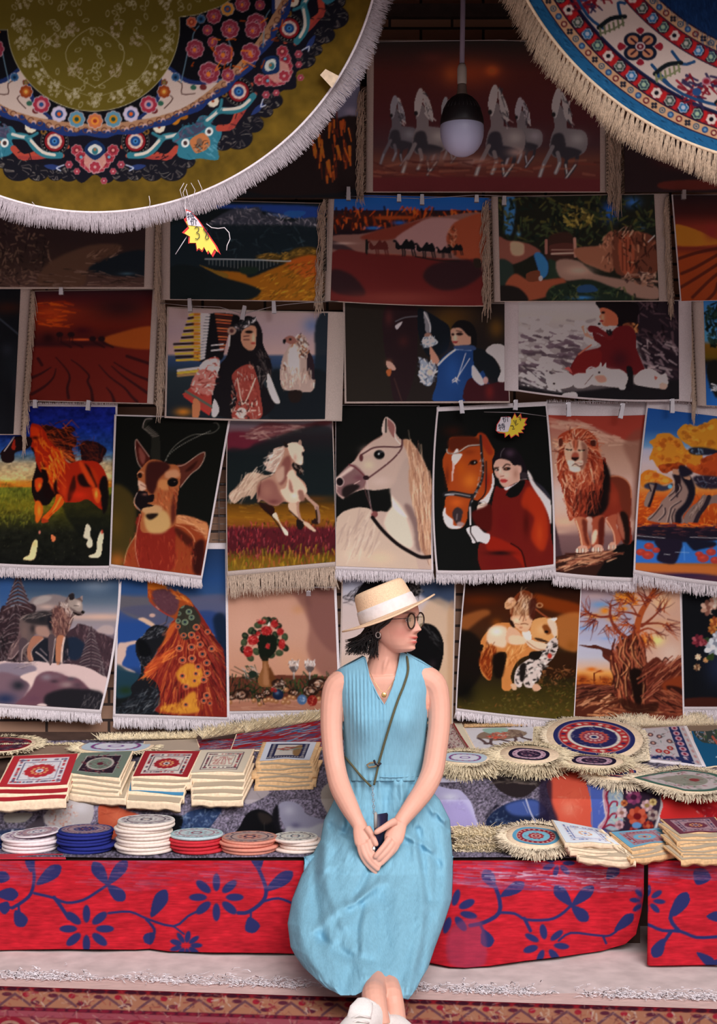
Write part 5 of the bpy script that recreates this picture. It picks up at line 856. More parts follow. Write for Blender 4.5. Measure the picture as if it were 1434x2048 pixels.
    c.p(P0, '9c9074', sm=0); c.e(187, 50, 173, 173, '9c9074'); c.e(187, 50, 171.6, 171.6, '594a1a'); c.p([(x, y-1.5) for x, y in P0], '594a1a', sm=0)
    for k in (0,):
        a0 = k*S
        for i, (a, w) in enumerate(((0, 17), (18, 15), (32, 15), (46, 15), (60, 16), (75, 16), (90, 15), (108, 15), (128, 15))):
            for s in ((1,) if i == 0 else (-1, 1)):
                x0, y0 = pol(a0, 200); t = math.radians(a*s+a0); q = (x0+math.sin(t)*150, y0+math.cos(t)*150)
                for j in range(22): u = r.rand()*6.28; d = w*math.sqrt(r.rand()); c.e(q[0]+math.cos(u)*d, q[1]+math.sin(u)*d, 3.4, 2.2, 'a89a84', .8, rot=j*40, ring=.5)
        for a, q in ((0, 215), (12, 205), (-12, 205), (0, 265), (8, 285), (-8, 285), (20, 238), (-20, 238)):
            x, y = pol(a0+a, q+8)
            if a:
                for j in range(16): u = r.rand()*6.28; d = 14*math.sqrt(r.rand()); c.e(x+math.cos(u)*d, y+math.sin(u)*d, 3.4, 2.2, 'a08c7c', .8, rot=j*40, ring=.5)
        for i in range(190):
            q = np.array([20+r.rand()*420, -10+r.rand()*230]); 
            if np.hypot(*(q-[187,50])) > 163 and (q[1] > 30-(q[0]-350)*.3 or q[0] < 350): continue
            c.e(q[0], q[1], 7, 4, 'a09478', .75, rot=r.randint(180), ring=.3)
        for s in (-1, 1): c.l(pp(a0, [(0, 325), (s*8, 300), (s*13, 262), (s*9, 225), (s*2, 205)]), 1.4, 'a89c80', .8, sm=1); c.l(pp(a0, [(0, 345), (s*14, 325), (s*24, 280), (s*20, 230)]), 1.4, '9c9070', .7)
    # ring of flowers round each petal
    for k in (0,):
        a0 = k*S
        for a, q, ct, cc, w in ((0, 'b0603c', 'c87830', '8c3020', 16), (11, '50788c', 'a8701c', '1c3c34', 17), (22, 'b0a0b4', '24406c', 'c05020', 16), (34, '8c2838', 'b07880', '24406c', 18), (46, '7c3418', '9c4c1c', 'b88840', 14), (57, '2c4c6c', '1c3450', '101828', 9)):
            for s in ((1,) if a == 0 else (-1, 1)):
                x0, y0 = pol(a0, 200); t = math.radians(a*s+a0); p_ = (x0+math.sin(t)*192, y0+math.cos(t)*192)
                if math.hypot(p_[0]-cx, p_[1]-cy) < 396: flower(p_[0], p_[1], w, q, ct, cc, 8)
    for rr in (26,): pass
    return c
def pic_bluerug():
    cx, cy = 1623, -318
    c = Cv(1030, -14, 1444, 330, '1c4a70', st=1.3); r = np.random.RandomState(5)
    def pol(a, q): a = math.radians(a); return np.array([cx-math.sin(a)*q, cy+math.cos(a)*q])
    def ring(q, col, n=180): c.e(cx, cy, q, q, col)
    ring(655, '1f5078'); c.s(900, [[1030,-10],[1110,-10],[1434,240],[1434,330],[1200,230]], ['12304c','2c648c','1a4468'], 9, 35, 1.6, 14, .8)
    def band(q0, q1, base, edge, step, deco):
        ring(q1+2, edge); ring(q1, base); n = int(70/step)
        for i in range(-2, n+6): deco(i, 8+i*step, (q0+q1)/2)
        ring(q0, edge)
    def small(i, a, q):
        x, y = pol(a, q); k = i % 4; w = 6.5
        if k == 0: c.e(x, y, w, w, '3c4c5c'); c.e(x, y, w*.6, w*.6, 'b08c74'); c.e(x, y, w*.3, w*.3, '2c3c4c')
        elif k == 1:
            for dx, dy in ((-3,-3),(3,-3),(-3,3),(3,3)): c.e(x+dx, y+dy, 3, 3, '1c1c28')
        elif k == 2: c.e(x, y, w, w, '5c1c24'); c.e(x, y, w*.55, w*.55, 'b89478')
        else: c.e(x, y, w, w, '24406c'); c.e(x, y, w*.5, w*.5, '5c7c94')
    def big(i, a, q):
        x, y = pol(a, q); k = i % 4; w = 11
        cols = [('c0a8a0','141018'),('34444c','8c9c84'),('2c5c84','a0a0b0'),('3c4440','a09890')][k]
        if k != 0: c.e(x, y, w+2, w+2, '1c1624')
        for j in range(6): t = 6.28*j/6; c.e(x+math.cos(t)*w*.6, y+math.sin(t)*w*.6, w*.42, w*.42, cols[0] if k == 0 else cols[1]); 
        if k: 
            for j in range(6): t = 6.28*j/6; c.e(x+math.cos(t)*w*.55, y+math.sin(t)*w*.55, w*.3, w*.3, cols[0])
        c.e(x, y, w*.4, w*.4, '15121a' if k == 0 else cols[1]); 
        q2 = pol(a+1.5, q); c.e(q2[0], q2[1], 6, 12, 'a01c20', rot=a)
    band(606, 625, 'b08464', '2c1424', 1.75, small); band(579, 604, '6c1a24', '1c1428', 2.95, big)
    ring(575, '1c2440'); ring(572, 'b49c94')
    band(462, 490, '7c1a22', '1c1428', 3.4, big); band(441, 460, 'b08464', '1c1428', 2.3, small); ring(438, '14284c')
    c.s(300, [[1300,-10],[1434,-10],[1434,110],[1380,60]], ['1c3864','0f1c38'], 10, 80, 1.5, 8, .6)
    # field between 495 and 572
    for a0 in (8, 40.2-.4, 72):
        x, y = pol(a0, 535)
        for dx, dy in ((-15,-13),(15,-13),(-15,13),(15,13)):
            c.e(x+dx, y+dy, 18, 15, '141828'); c.e(x+dx, y+dy, 11, 9, 'a86c50'); c.l([[x+dx*.5,y+dy*.5],[x+dx*1.2,y+dy*1.2]], 4, '2c1420')
        c.e(x, y, 10, 9, 'b09898'); c.e(x, y, 7, 6, '5c1420'); c.e(x, y, 3, 3, 'b08888')
        for t in range(4): u = t*1.57; c.p([[x+math.cos(u)*40-8*math.sin(u), y+math.sin(u)*33-8*math.cos(u)],[x+math.cos(u)*28, y+math.sin(u)*24],[x+math.cos(u)*40+8*math.sin(u), y+math.sin(u)*33+8*math.cos(u)],[x+math.cos(u)*46, y+math.sin(u)*38]], '7c1c28')
    for a0 in (24.3, 55.6):
        x, y = pol(a0, 545); c.s(46, [[x-34,y-24],[x+34,y-30],[x+40,y+20],[x-20,y+30]], ['6c1420','7c1c28','2c2440'], 20, 40, 5, 60, .9); c.e(x-5, y+5, 9, 8, '24406c'); c.e(x+14, y-16, 9, 8, '9c6070'); c.e(x+14, y-16, 6, 5, '7c1c28')
    for P in ([(18.5,520),(17,545),(19,560),(27,568),(33,560)], [(33.5,505),(30,515),(28,500)], [(48,560),(52,568),(58,562),(60,550)], [(47,520),(50,505),(49,495)], [(34,560),(30,566),(35.5,550)]): c.l([pol(a,q) for a,q in P], 6, '1f3c60'); 
    for a, q, s_, col in ((32.5,538,1,'6c6c4c'), (48,540,1,'5c5c44'), (18,538,1,'9c3428'), (62,540,1,'6c6c4c')):
        x, y = pol(a, q); c.l([[x-24,y+12],[x,y-6],[x+28,y-10]], 9, '14181c'); 
        for j in range(6): c.l([[x-22+j*9, y+14-j*4],[x-20+j*9, y+28-j*4]], 4, col)
        c.l([[x-22,y+24],[x+6,y+14],[x+26,y+2]], 3.5, col)
    return c
def pic_pebbles():
    c = Cv(-10, 1465, 1444, 1722, '6c6070', st=1.5); r = np.random.RandomState(6)
    v = vnoise(c.h, c.w, 1.6, 1.6, 3, 2); c.a *= (1+.45*v)[..., None]; c.n(.12, 60, 40)
    c.fr(870, 1400, 4.945)
    c.p("-40,740 200,750 420,750 360,800 40,820 -60,810", 'c4b8cc'); c.l("30,822 250,815 420,770",8,'2c2030')
    c.p("540,740 660,700 900,720 1080,780 1000,870 900,950 780,960 660,910 580,830", '2c2224'); c.s(30,"600,740 1000,740 940,840 660,820",['50443c','14100f','6c5c54','806c64'],140,12,16,10,.6); c.l("740,750 800,770 780,800",7,'8c7c7c'); c.s(14,"920,770 1040,780 1000,850",['8c7c78','4c3c38'],60,20,8,30,.7)
    c.p("-60,880 160,880 260,900 360,1020 400,1160 400,1260 -60,1300", 'b8acd0'); c.p("60,1000 260,1000 360,1120 380,1260 60,1260", 'a494c4', soft=12); c.b(150,960,90,50,'d8d0e4',.9); c.s(20,"120,1000 260,960 280,1100",['c8c0dc','9484b0'],30,30,8,60,.5)
    c.p("500,1230 560,1120 700,1030 880,980 1000,990 1110,1090 1130,1240 1100,1290 600,1270", '1c2440'); c.p("700,1040 900,985 1030,1010 1100,1120 960,1150 760,1130", '40508c', soft=6); c.s(60,"560,1140 760,1100 740,1260 560,1240",['5c6c8c','1a2038','7c88a0'],24,20,8,60,.6); c.l("900,980 940,1100 980,1180 1025,1260",14,'b8b0c4'); c.l("870,1010 920,1120",6,'a8a4c0'); c.l("1000,1140 1080,1100",5,'8c98c4'); c.p("510,1170 560,1100 640,1050 600,1040 510,1140", '17141f', soft=3)
    c.p("1130,790 1290,760 1500,760 1560,1300 1350,1260 1200,1180 1150,1000", 'd05040'); c.fr(1090, 1400, 4.1686); c.p("35,660 370,620 400,1080 250,1080 110,1000 50,860", 'd2533f'); c.b(200,900,90,90,'e08068',.7); c.b(250,780,70,60,'d85c44',.7); c.s(20,"120,720 340,720 330,1000 160,940",['e89880','b83c2c'],50,40,6,60,.35); c.p("-40,640 50,660 60,860 110,1000 60,1080 -40,1080", '24182c', .8, soft=6)
    c.p("358,630 600,600 520,1090 395,1075 385,860", '4c5ca8'); c.l("358,640 385,860 395,1070",5,'c88c78')
    c.p("560,730 700,640 900,660 960,760 970,900 920,1060 760,1110 480,1080 520,980 500,860 510,790", '302030', soft=1)
    for P in ("560,720 500,760 510,900 520,980 460,1060",): c.l(P,40,'c8b0b4'); c.l(P,16,'b87888'); c.s(30,"470,740 530,740 530,1060 450,1060",['d8c8cc','5c64a8'],24,90,5,60,.8)
    c.p("530,770 640,740 640,1060 500,1070 540,960", '98a4b0', soft=1); c.s(40,"540,760 650,740 640,1060 520,1060",['b8c4a0','c8b4b0','7888b8','d0c0b0'],40,40,10,50,.8)
    for P in ("540,730 510,800 530,900 520,1000 480,1070","530,900 560,850 600,850 600,880","530,990 560,950 600,950 590,980","500,1060 540,1040 580,1050"): c.l(P,14,'8c1c34')
    def fl(x,y,q,cs,n=8):
        for j in range(n): t=6.28*j/n; c.e(x+math.cos(t)*q*.6,y+math.sin(t)*q*.55,q*.42,q*.34,cs[j%2],rot=math.degrees(t))
        c.e(x,y,q*.4,q*.34,cs[2])
    fl(740,810,66,['6c2c50','8c3c60','3c1830']); fl(850,880,52,['c8a0a0','a87c80','8c6c40']); fl(770,970,84,['a83c28','c0543c','6c1418']); fl(640,940,48,['b88c90','d0b0b0','8c5c50']); fl(900,960,50,['8c6c68','a89088','4c3038']); fl(860,1050,46,['a83c28','7c1c20','c05c40']); fl(740,1090,40,['8c2424','a03830','5c1418']); fl(620,1040,40,['b07c84','c89ca0','7c4c50']); fl(880,740,40,['8c8c98','b0b0b8','4c4c5c']); fl(660,860,30,['c07040','a05030','7c3020']); fl(900,850,34,['b08c58','c8a870','7c5c38']); c.e(765,1045,40,26,'6088b8'); fl(700,760,30,['a86c84','c08ca0','5c2c48'])
    c.l("905,700 960,780 975,880 920,1070",26,'a89898'); c.l("985,780 1000,850 960,960 925,1060",8,'e0d8dc')
    c.p("1000,780 1430,840 1480,1060 1040,1000 960,980 985,880", 'cc2c2c'); c.p("1180,850 1440,900 1440,1010 1330,960", 'a01820', soft=2); c.s(20,"1200,870 1430,920 1430,1000 1300,960",['8c1820','e0b0b0','c83830'],20,40,7,60,.8); c.l("1060,820 1130,850",14,'4c4838')
    c.fr(0, 1420, 3.983)
    c.p("340,860 420,760 520,680 700,700 745,760 740,860 680,950 560,990 460,970 380,920", 'b0a0a0'); c.b(640,780,90,60,'c8bcc0',.8); c.s(110,"380,840 520,720 640,860 560,980 440,960",['b86850','a04c38','c89080','c8bcb8'],12,30,8,60,.7); c.p("330,850 360,940 460,990 340,1000 280,880", '1a161c', soft=3)
    c.p("790,760 860,720 960,780 1180,870 1100,960 940,1000 900,1030 850,1020 800,950 780,860", 'b04c34'); c.b(930,860,90,60,'c86448',.8); c.s(14,"820,760 960,820 900,980",['c87858','8c3424'],80,20,5,50,.5)
    c.p("40,830 200,820 260,830 200,890 100,900 40,890", 'a89c94'); c.p("0,960 340,950 420,980 60,1050 -20,1060", '2c3450', soft=3); c.l("100,960 80,1030",22,'a0a0b0'); c.p("1180,870 1440,850 1440,1100 1340,980 1180,900", '0f1014', soft=3)
    c.p("250,900 340,850 340,960 200,950", '4c4048', soft=3)
    c.fr(320, 1420, 3.983)
    c.p("-20,860 200,850 190,960 80,1000 -20,960", '0f1014', soft=2); c.p("200,830 300,790 460,780 490,800 440,880 380,950 300,990 170,1000 180,900", '2c3a5c'); c.s(110,"200,830 480,790 400,930 180,980",['6c7c9c','1c2640','4c5c84','8c98b0'],24,50,9,60,.6)
    c.p("680,620 860,640 840,690 700,750 660,700", 'a8989c'); c.l("770,660 800,700",4,'7c6c70'); c.p("700,820 800,790 900,850 960,980 1040,1040 600,1040 640,920", '100f12'); c.p("780,820 860,830 900,880 820,910", '28201f', soft=4); c.l("830,900 835,1000",5,'4c443c',.6)
    c.p("940,800 960,740 1040,725 1120,760 1170,830 1300,870 1400,880 1400,1100 1080,1100 1000,950", '8c8498'); c.b(1030,800,60,50,'a8a0b0',.9); c.p("1010,930 1180,940 1300,900 1420,960 1400,1060 1060,1060", 'aca4ac', soft=4); c.b(1080,920,50,30,'5c5470',.8); c.p("900,800 940,760 960,940 1050,1050 960,1000 900,900", '151318', soft=3); c.p("1280,660 1330,590 1400,600 1400,900 1300,760", 'b0a098')
    return c
def leafpair(c, P, w, col): c.l(P, w, col)
def pic_redcloth():
    c = Cv(-10, 1700, 1444, 1950, 'b81f2b', st=1.5)
    c.fr(0,1690,2.39); B='2c2c5c'
    c.n(.08, 60, 30); v = vnoise(c.h, c.w, 1.4, 14, 3, 2); c.a *= (1+.10*v)[..., None]
    def daisy(x, y, s, n=8, L=68, r0=36, a0=0, w=.42, col=B):
        for i in range(n):
            t = a0+6.283*i/n; m = r0*s+L*s/2; c.e(x+math.cos(t)*m, y+math.sin(t)*m*.82, L*s/2, L*s*w*.5*(1.15 if i % 2 else 1), col, rot=math.degrees(math.atan2(math.sin(t)*.82, math.cos(t))))
    def leaf(x, y, a, L, w, col=B):
        t = math.radians(a); d = np.array([math.cos(t), math.sin(t)]); n = np.array([-d[1], d[0]]); q = np.array([x, y], float)
        c.p([q, q+d*L*.35+n*w*.4, q+d*L*.75+n*w*.5, q+d*L, q+d*L*.75-n*w*.5, q+d*L*.35-n*w*.4], col)
    daisy(1035,250,1.25); daisy(415,400,1.25); daisy(890,480,.75,9,76,30)
    for P, w in (("60,300 110,270 150,230 165,150 150,60",16),("165,230 250,250 320,275 400,262 470,220 515,190",13),("260,250 290,290 330,350",18),("520,325 620,318 700,350 830,388 900,340 940,320",11),("700,355 740,400 735,440",14),("830,388 880,425",9),("1140,325 1190,320 1260,265 1270,200 1230,100",18),("1260,270 1330,255 1400,280 1440,300",12),("1200,325 1200,360",10),("60,300 0,290",12),("90,290 95,330",12)):
        c.l(P, w, B)
    for a in ((175,190,-38,150,62),(75,310,62,90,64),(515,190,-122,130,60),(515,190,-52,150,56),(515,190,42,110,60),(725,345,-62,150,64),(745,420,140,70,56),(1270,220,-35,160,60),(1190,345,70,80,70),(150,130,-95,80,46),(1240,120,-100,90,60),(0,180,-60,60,60),(-20,235,0,110,60),(-10,290,15,60,60)): leaf(*a)
    c.fr(860,1690,2.498)
    daisy(108,335,1.25,8,68,36,.25); daisy(575,500,1.15,7,66,36,.1); daisy(1085,280,1.0,8,60,30,.1); daisy(640,90,1.1,7,56,20)
    for P, w in (("200,405 270,390 345,340 340,250 300,160",20),("345,340 420,345 480,375 590,375 650,350 700,305",14),("470,370 500,430",18),("640,480 700,440 820,450 900,450 960,400",11),("860,455 875,490",12),("1090,400 1160,430 1250,435 1330,465 1434,462",16),("1240,430 1200,370 1230,280",20),("1200,440 1160,500",18),("250,400 265,430",14)): c.l(P, w, B)
    for a in ((350,260,-30,140,56),(325,220,-120,110,62),(265,425,70,95,64),(705,305,-130,130,60),(705,305,-42,150,56),(705,305,42,110,60),(920,430,-42,130,50),(1215,360,-60,140,66),(1170,470,120,110,60),(1330,200,-60,90,90),(1380,360,0,80,50),(1330,540,35,120,46),(880,170,-50,90,60),(1400,590,0,60,30)): leaf(*a)
    # worn, faded weave along the top
    for y0, y1, x0, x1, a in ((1728,1772,900,1288,.55),(1728,1750,1295,1440,.35),(1722,1770,180,330,.25),(1722,1765,380,560,.25),(1722,1760,0,90,.2)):
        c.fr(0,0,1); c.s(int((x1-x0)*.9), [[x0,y0],[x1,y0],[x1,y1+10],[x0,y1]], ['9c6c8c','8c3c5c','b08cac','6c3c6c'], 50, 3, 1.6, 2, a)
    c.s(46, [[1000,1738],[1240,1745],[1250,1775],[1000,1768]], ['d8c0d0','c8a8c0'], 30, 3, 1.6, 6, .8); c.p("900,1860 960,1840 970,1930 900,1930", '8c3c5c', .5, soft=8)
    return c
def pic_floorrug():
    c = Cv(-10, 1960, 1444, 2060, '8c3430', st=1.5); r = np.random.RandomState(2)
    def Y(x): return 1972+46*(x/1434)
    def line(dy, w, col, a=1): c.l([[x, Y(x)+dy] for x in range(-20, 1460, 60)], w, col, a, sm=0)
    line(2, 10, '8c1824'); line(26, 34, 'ac6c54'); line(44, 7, '4c1428'); line(54, 12, '9c4450'); line(62, 4, '6c1c2c'); line(84, 46, '9c504c'); 
    for x in range(-10, 1440, 26): c.e(x+r.randint(12), Y(x)+5, 12, 4, '2c1020', .8)
    for x in range(-10, 1440, 22): c.e(x, Y(x)+44, 9, 3, '8c1c30', .8)
    for x in range(0, 1440, 92):
        c.l([[x, Y(x)+38],[x+18, Y(x)+24],[x+30, Y(x)+16]], 5, '6c4048'); c.l([[x+30, Y(x)+16],[x+50, Y(x)+30],[x+60, Y(x)+38]], 5, '6c4048'); c.e(x+14, Y(x)+16, 10, 4, '5c2434'); c.e(x+70, Y(x)+33, 9, 4, '5c2434'); c.e(x+52, Y(x)+17, 7, 5, 'a02030'); c.s(10, [[x+60,Y(x)+14],[x+88,Y(x)+14],[x+88,Y(x)+38],[x+60,Y(x)+38]], ['c8a094','8c2434','c89880'], 9, 60, 3, 60, .8)
    for x in range(20, 1440, 130):
        c.e(x, Y(x)+82, 34, 22, '8c1c2c'); c.e(x, Y(x)+82, 22, 14, 'a87464'); c.e(x, Y(x)+82, 12, 8, '5c1828'); c.l([[x+44,Y(x)+62],[x+60,Y(x)+76],[x+90,Y(x)+70],[x+100,Y(x)+90]], 6, '6c2838'); c.l([[x+44,Y(x)+68],[x+70,Y(x)+84],[x+86,Y(x)+96]], 4, 'c09084')
    c.s(900, [[0,1975],[1434,2020],[1434,2056],[0,2056]], ['b07868','7c1c28','5c2430','c89888','9c3c34'], 9, 20, 2.4, 50, .45)
    return c
M = {}
M['pile'] = mat('printed_pile', dye=True, rough=.95, noise=.07, scale=900, bump=.25, spec=.05, sheen=.0)
M['white'] = mat('white_cotton', (.86,.80,.82), .9, noise=.08, scale=300, bump=.4, spec=.1)
M['fringe'] = mat('white_fringe', (.90,.84,.87), .9, noise=.12, scale=160, spec=.1)
M['beige'] = mat('beige_binding', (.66,.56,.50), .9, noise=.1, scale=300, bump=.4, spec=.1)
M['beigefr'] = mat('beige_fringe', (.68,.54,.42), .9, noise=.2, scale=200, spec=.1)
M['yellowfr'] = mat('straw_yellow_fringe', (.86,.74,.50), .9, noise=.25, scale=120, spec=.1)
M['canvas'] = mat('cream_canvas', (.88,.70,.49), .9, noise=.12, scale=90, bump=.5, spec=.1)
M['canvas2'] = mat('ochre_canvas', (.76,.50,.26), .9, noise=.16, scale=90, bump=.5, spec=.1)
M['peg'] = mat('brushed_steel', (.62,.62,.66), .35, metal=.9)
M['wire'] = mat('steel_wire', (.45,.45,.47), .4, metal=.8)
M['dark'] = mat('dark_timber', (.035,.022,.018), .8, noise=.3, scale=20)
def brickmat():
    m = bpy.data.materials.new('tile_cladding'); m.use_nodes = True; t = m.node_tree; b = t.nodes['Principled BSDF']; N = t.nodes.new; L = t.links.new
    tc = N('ShaderNodeTexCoord'); sp = N('ShaderNodeSeparateXYZ'); cb = N('ShaderNodeCombineXYZ'); L(tc.outputs['Object'], sp.inputs[0]); L(sp.outputs[0], cb.inputs[0]); L(sp.outputs[2], cb.inputs[1])
    br = N('ShaderNodeTexBrick'); L(cb.outputs[0], br.inputs[0]); br.inputs['Scale'].default_value = 1; br.inputs['Brick Width'].default_value = .242; br.inputs['Row Height'].default_value = .061; br.inputs['Mortar Size'].default_value = .0055; br.inputs['Mortar Smooth'].default_value = .1
    br.inputs['Color1'].default_value = (.50,.30,.20,1); br.inputs['Color2'].default_value = (.40,.22,.14,1); br.inputs['Mortar'].default_value = (.05,.03,.025,1)
    L(br.outputs[0], b.inputs['Base Color']); b.inputs['Roughness'].default_value = .75
    bp = N('ShaderNodeBump'); bp.inputs['Strength'].default_value = .5; bp.inputs['Distance'].default_value = .004; bp.invert = True; L(br.outputs['Fac'], bp.inputs['Height']); L(bp.outputs[0], b.inputs['Normal'])
    return m
M['brick'] = brickmat()
M['concrete'] = mat('pale_concrete', (.66,.55,.53), .9, noise=.14, scale=14, bump=.4)
M['lane'] = mat('lane_paving', (.55,.50,.48), .9, noise=.1, scale=6)
WY = 5.80
MB().box((-4.5, WY, -.1), (4.5, WY+.15, 4.2)).build('wall_back', M['brick'], smooth=False, kind='structure')
MB().box((-4.5, -3.5, -.2), (4.5, WY+.15, 0)).build('floor', M['concrete'], smooth=False, kind='structure')
# low stall awning sloping down towards the lane, above the picture
M['awning'] = mat('awning_canvas', (.10,.07,.06), .9, noise=.1, scale=8)
AW = MB(); P = [(-4.5,WY,3.72),(4.5,WY,3.72),(4.5,3.8,2.93),(-4.5,3.8,2.93)]
AW.hexa(P+[(x,y,z+.03) for x,y,z in P]); AW.build('ceiling', M['awning'], smooth=False, kind='structure')
# dark timber rails under the awning at the top of the wall
for i, (y, z, h) in enumerate(((5.72,3.30,.05),(5.70,3.17,.035),(5.74,3.05,.03))):
    o = MB().box((-2.2, y-.03, z), (2.2, y, z+h)).build('trim_%d' % (i+1), M['dark'], smooth=False, kind='structure')
# unseen surroundings added to steepen the light falloff on the wall: partition cloths at either side and the shop row across the lane
M['tarp'] = mat('brown_tarpaulin', (.16,.10,.08), .9, noise=.15, scale=5)
MB().box((-2.6, 2.9, 0), (-2.55, WY, 3.7)).build('wall_left', M['tarp'], smooth=False, kind='structure')
MB().box((2.55, 2.9, 0), (2.6, WY, 3.7)).build('wall_right', M['tarp'], smooth=False, kind='structure')
MB().box((-6, -3.7, -.1), (6, -3.5, 3.2)).build('wall_front', M['lane'], smooth=False, kind='structure')
# ---------------------------------------------------------------- hanging picture rugs
def tapestry(label, pic, q, D, mg=(3,3,3,3), bot=None, side=None, bow=((0,0),(0,0),(0,0),(0,0)), edge='white', group=None, gy=None, seed=0, st=1.5, amp=.006, topfr=None):
    TL, TR, BR, BL = [np.array(p, float) for p in q]; rnd = np.random.RandomState(seed+int(TL[0])+700)
    w = (np.linalg.norm(TR-TL)+np.linalg.norm(BR-BL))/2; h = (np.linalg.norm(BL-TL)+np.linalg.norm(BR-TR))/2
    bt, br_, bb, bl = [np.array(b, float) for b in bow]; ph = rnd.rand(4)*6
    def warp(u, v, dd=0.0):                 # picture coordinates -> photograph pixels and depth
        u = np.asarray(u, float)[..., None]; v = np.asarray(v, float)[..., None]
        uc, vc = np.clip(u,0,1), np.clip(v,0,1)
        p = TL*(1-u)*(1-v)+TR*u*(1-v)+BR*u*v+BL*(1-u)*v + bt*4*uc*(1-uc)*(1-vc)+bb*4*uc*(1-uc)*vc + br_*4*vc*(1-vc)*uc+bl*4*vc*(1-vc)*(1-uc)
        d = amp*(np.sin(u*4.2+ph[0]+v*1.1)*.6+np.sin(u*8.5+ph[1])*.35*v+np.sin(v*5+ph[2]+u*2)*.4) - .012*vc*vc*0
        d = d[..., 0]+D+dd; X = (p[..., 0]-717)/F*d; Z = CZ-(p[..., 1]-HZ)/F*d
        return p, np.stack([X, d, Z], -1)
    c0 = at(*((TL+TR)/2), D); root = empty('hanging_picture_rug', (c0.x, D, c0.z), label=label, cat='rug', group=group)
    nx, ny = max(int(w/st), 6)+1, max(int(h/st), 6)+1
    U, V = np.meshgrid(np.linspace(0,1,nx), np.linspace(0,1,ny)); p, W = warp(U, V)
    c = pic() if callable(pic) else pic; col = c.samp(p[...,0], p[...,1])
    g = egain(gy if gy else (TL[1]+BL[1])/2); dye = np.clip(lin(col)/g, 0, .85)  # one gain per rug: light falloff painted into its picture stays, darker on top
    fastmesh('picture_panel', W.reshape(-1,3), quads(nx, ny)[:, ::-1], M['pile'], root, dye.reshape(-1,3))
    l, t, r, b = mg; u = np.concatenate([[-l/w], np.linspace(0,1,21), [1+r/w]]); v = np.concatenate([[-t/h], np.linspace(0,1,21), [1+b/h]])
    U, V = np.meshgrid(u, v); _, A = warp(U, V, .0025); _, B = warp(U, V, .007); n = len(u); k = n*n
    Q = list(map(tuple, quads(n, n)[:, ::-1]))+[tuple(x+k for x in q_) for q_ in quads(n, n)]
    for i in range(n-1):
        Q += [(i, i+1, k+i+1, k+i), ((n-1)*n+i+1, (n-1)*n+i, k+(n-1)*n+i, k+(n-1)*n+i+1), ((i+1)*n, i*n, k+i*n, k+(i+1)*n), (i*n+n-1, (i+1)*n+n-1, k+(i+1)*n+n-1, k+i*n+n-1)]
    fastmesh('binding', np.concatenate([A.reshape(-1,3), B.reshape(-1,3)]), Q, M[edge], root)
    def fr(U0, V0, dirs, L, r0, m, jit=.12, nm='fringe'):   # strands from edge points
        pp, A0 = warp(U0, V0, .001); n = len(U0); L = L*(.85+.25*rnd.rand(n))*(1+.06*np.sin(np.arange(n)*.13))
        d = np.asarray(dirs, float)+rnd.randn(n, 2)*jit; d /= np.linalg.norm(d, axis=1)[:, None]
        s = D/F; mid = A0.copy(); mid[:, 0] += d[:, 0]*L*s*.5; mid[:, 2] -= d[:, 1]*L*s*.5; mid[:, 1] -= .003+.003*rnd.rand(n)
        tip = A0.copy(); d2 = d+rnd.randn(n, 2)*jit*.8; tip[:, 0] += (d[:, 0]*.5+d2[:, 0]*.5)*L*s; tip[:, 2] -= (d[:, 1]*.5+d2[:, 1]*.5)*L*s; tip[:, 1] += -.004+.006*rnd.rand(n)
        return strands(A0, mid, tip, r0, r0*.7)
    if bot:
        L, mt, n = bot; Vs = []; Qs = []; off = 0; N = int(w*n*1.7)
        for lay in range(2):
            u = np.linspace(-l/w+.004, 1+r/w-.004, N)+rnd.randn(N)*.3/w
            va, qa = fr(u, np.full(N, 1+(b-1)/h), [[.02,1]]*N, L*(1-.1*lay), .0015, mt); va[:, 1] += .002*lay; Vs.append(va); Qs.append(qa+off); off += len(va)
        fastmesh('fringe', np.concatenate(Vs), np.concatenate(Qs), M[mt], root, smooth=False)
    if topfr:                               # short frayed fold over the hanging wire
        L, mt = topfr; N = int(w*.8); u = np.linspace(-l/w, 1+r/w, N); va, qa = fr(u, np.full(N, -t/h), [[.02,-1]]*N, L, .0012, mt, .25)
        fastmesh('top_fringe', va, qa, M[mt], root, smooth=False)
    for sd in (side or []):                 # knotted fringe on a vertical edge, drooping straight down
        s_, L, out_, mt, v0, v1 = sd; N = int(h*(v1-v0)/1.15); v = np.linspace(v0, v1, N)
        ue = (-l/w) if s_ == 'L' else (1+r/w); pp, A0 = warp(np.full(N, ue), v, -.002); sg = -1 if s_ == 'L' else 1; s = D/F
        o1 = out_*(.3+.7*rnd.rand(N)); mid = A0.copy(); mid[:, 0] += sg*o1*s; mid[:, 2] -= 10*s; mid[:, 1] -= .006+.006*rnd.rand(N)
        tip = A0.copy(); Ls = L*(.8+.3*rnd.rand(N)); tip[:, 0] += sg*(o1+rnd.randn(N)*3)*s*.9; tip[:, 2] -= Ls*s; tip[:, 1] -= .008*rnd.rand(N)
        va, qa = strands(A0, mid, tip, .0018, .0012); fastmesh('fringe', va, qa, M[mt], root, smooth=False)
        kb = MB(); M.setdefault('knot', mat('dark_knots', (.10,.07,.05), .9)); us = (-l/w*.45) if s_ == 'L' else (1+r/w*.45)
        for vv in np.arange(v0+.02, min(v1, 1)-.01, 7.5/h):   # dark eyelets of the knotting
            _, K = warp(np.array([ue+ (-.4 if s_=='L' else .4)*out_/w*.3]), np.array([vv]), -.007); K = Vector(K[0]); kb.tube([K+Vector((-.004,0,.001)), K+Vector((.004,-.002,.004))], .0013, 4)
        kb.build('fringe_knots', M['knot'], root)
    return root
G = 'picture rugs hanging on the stall wall'
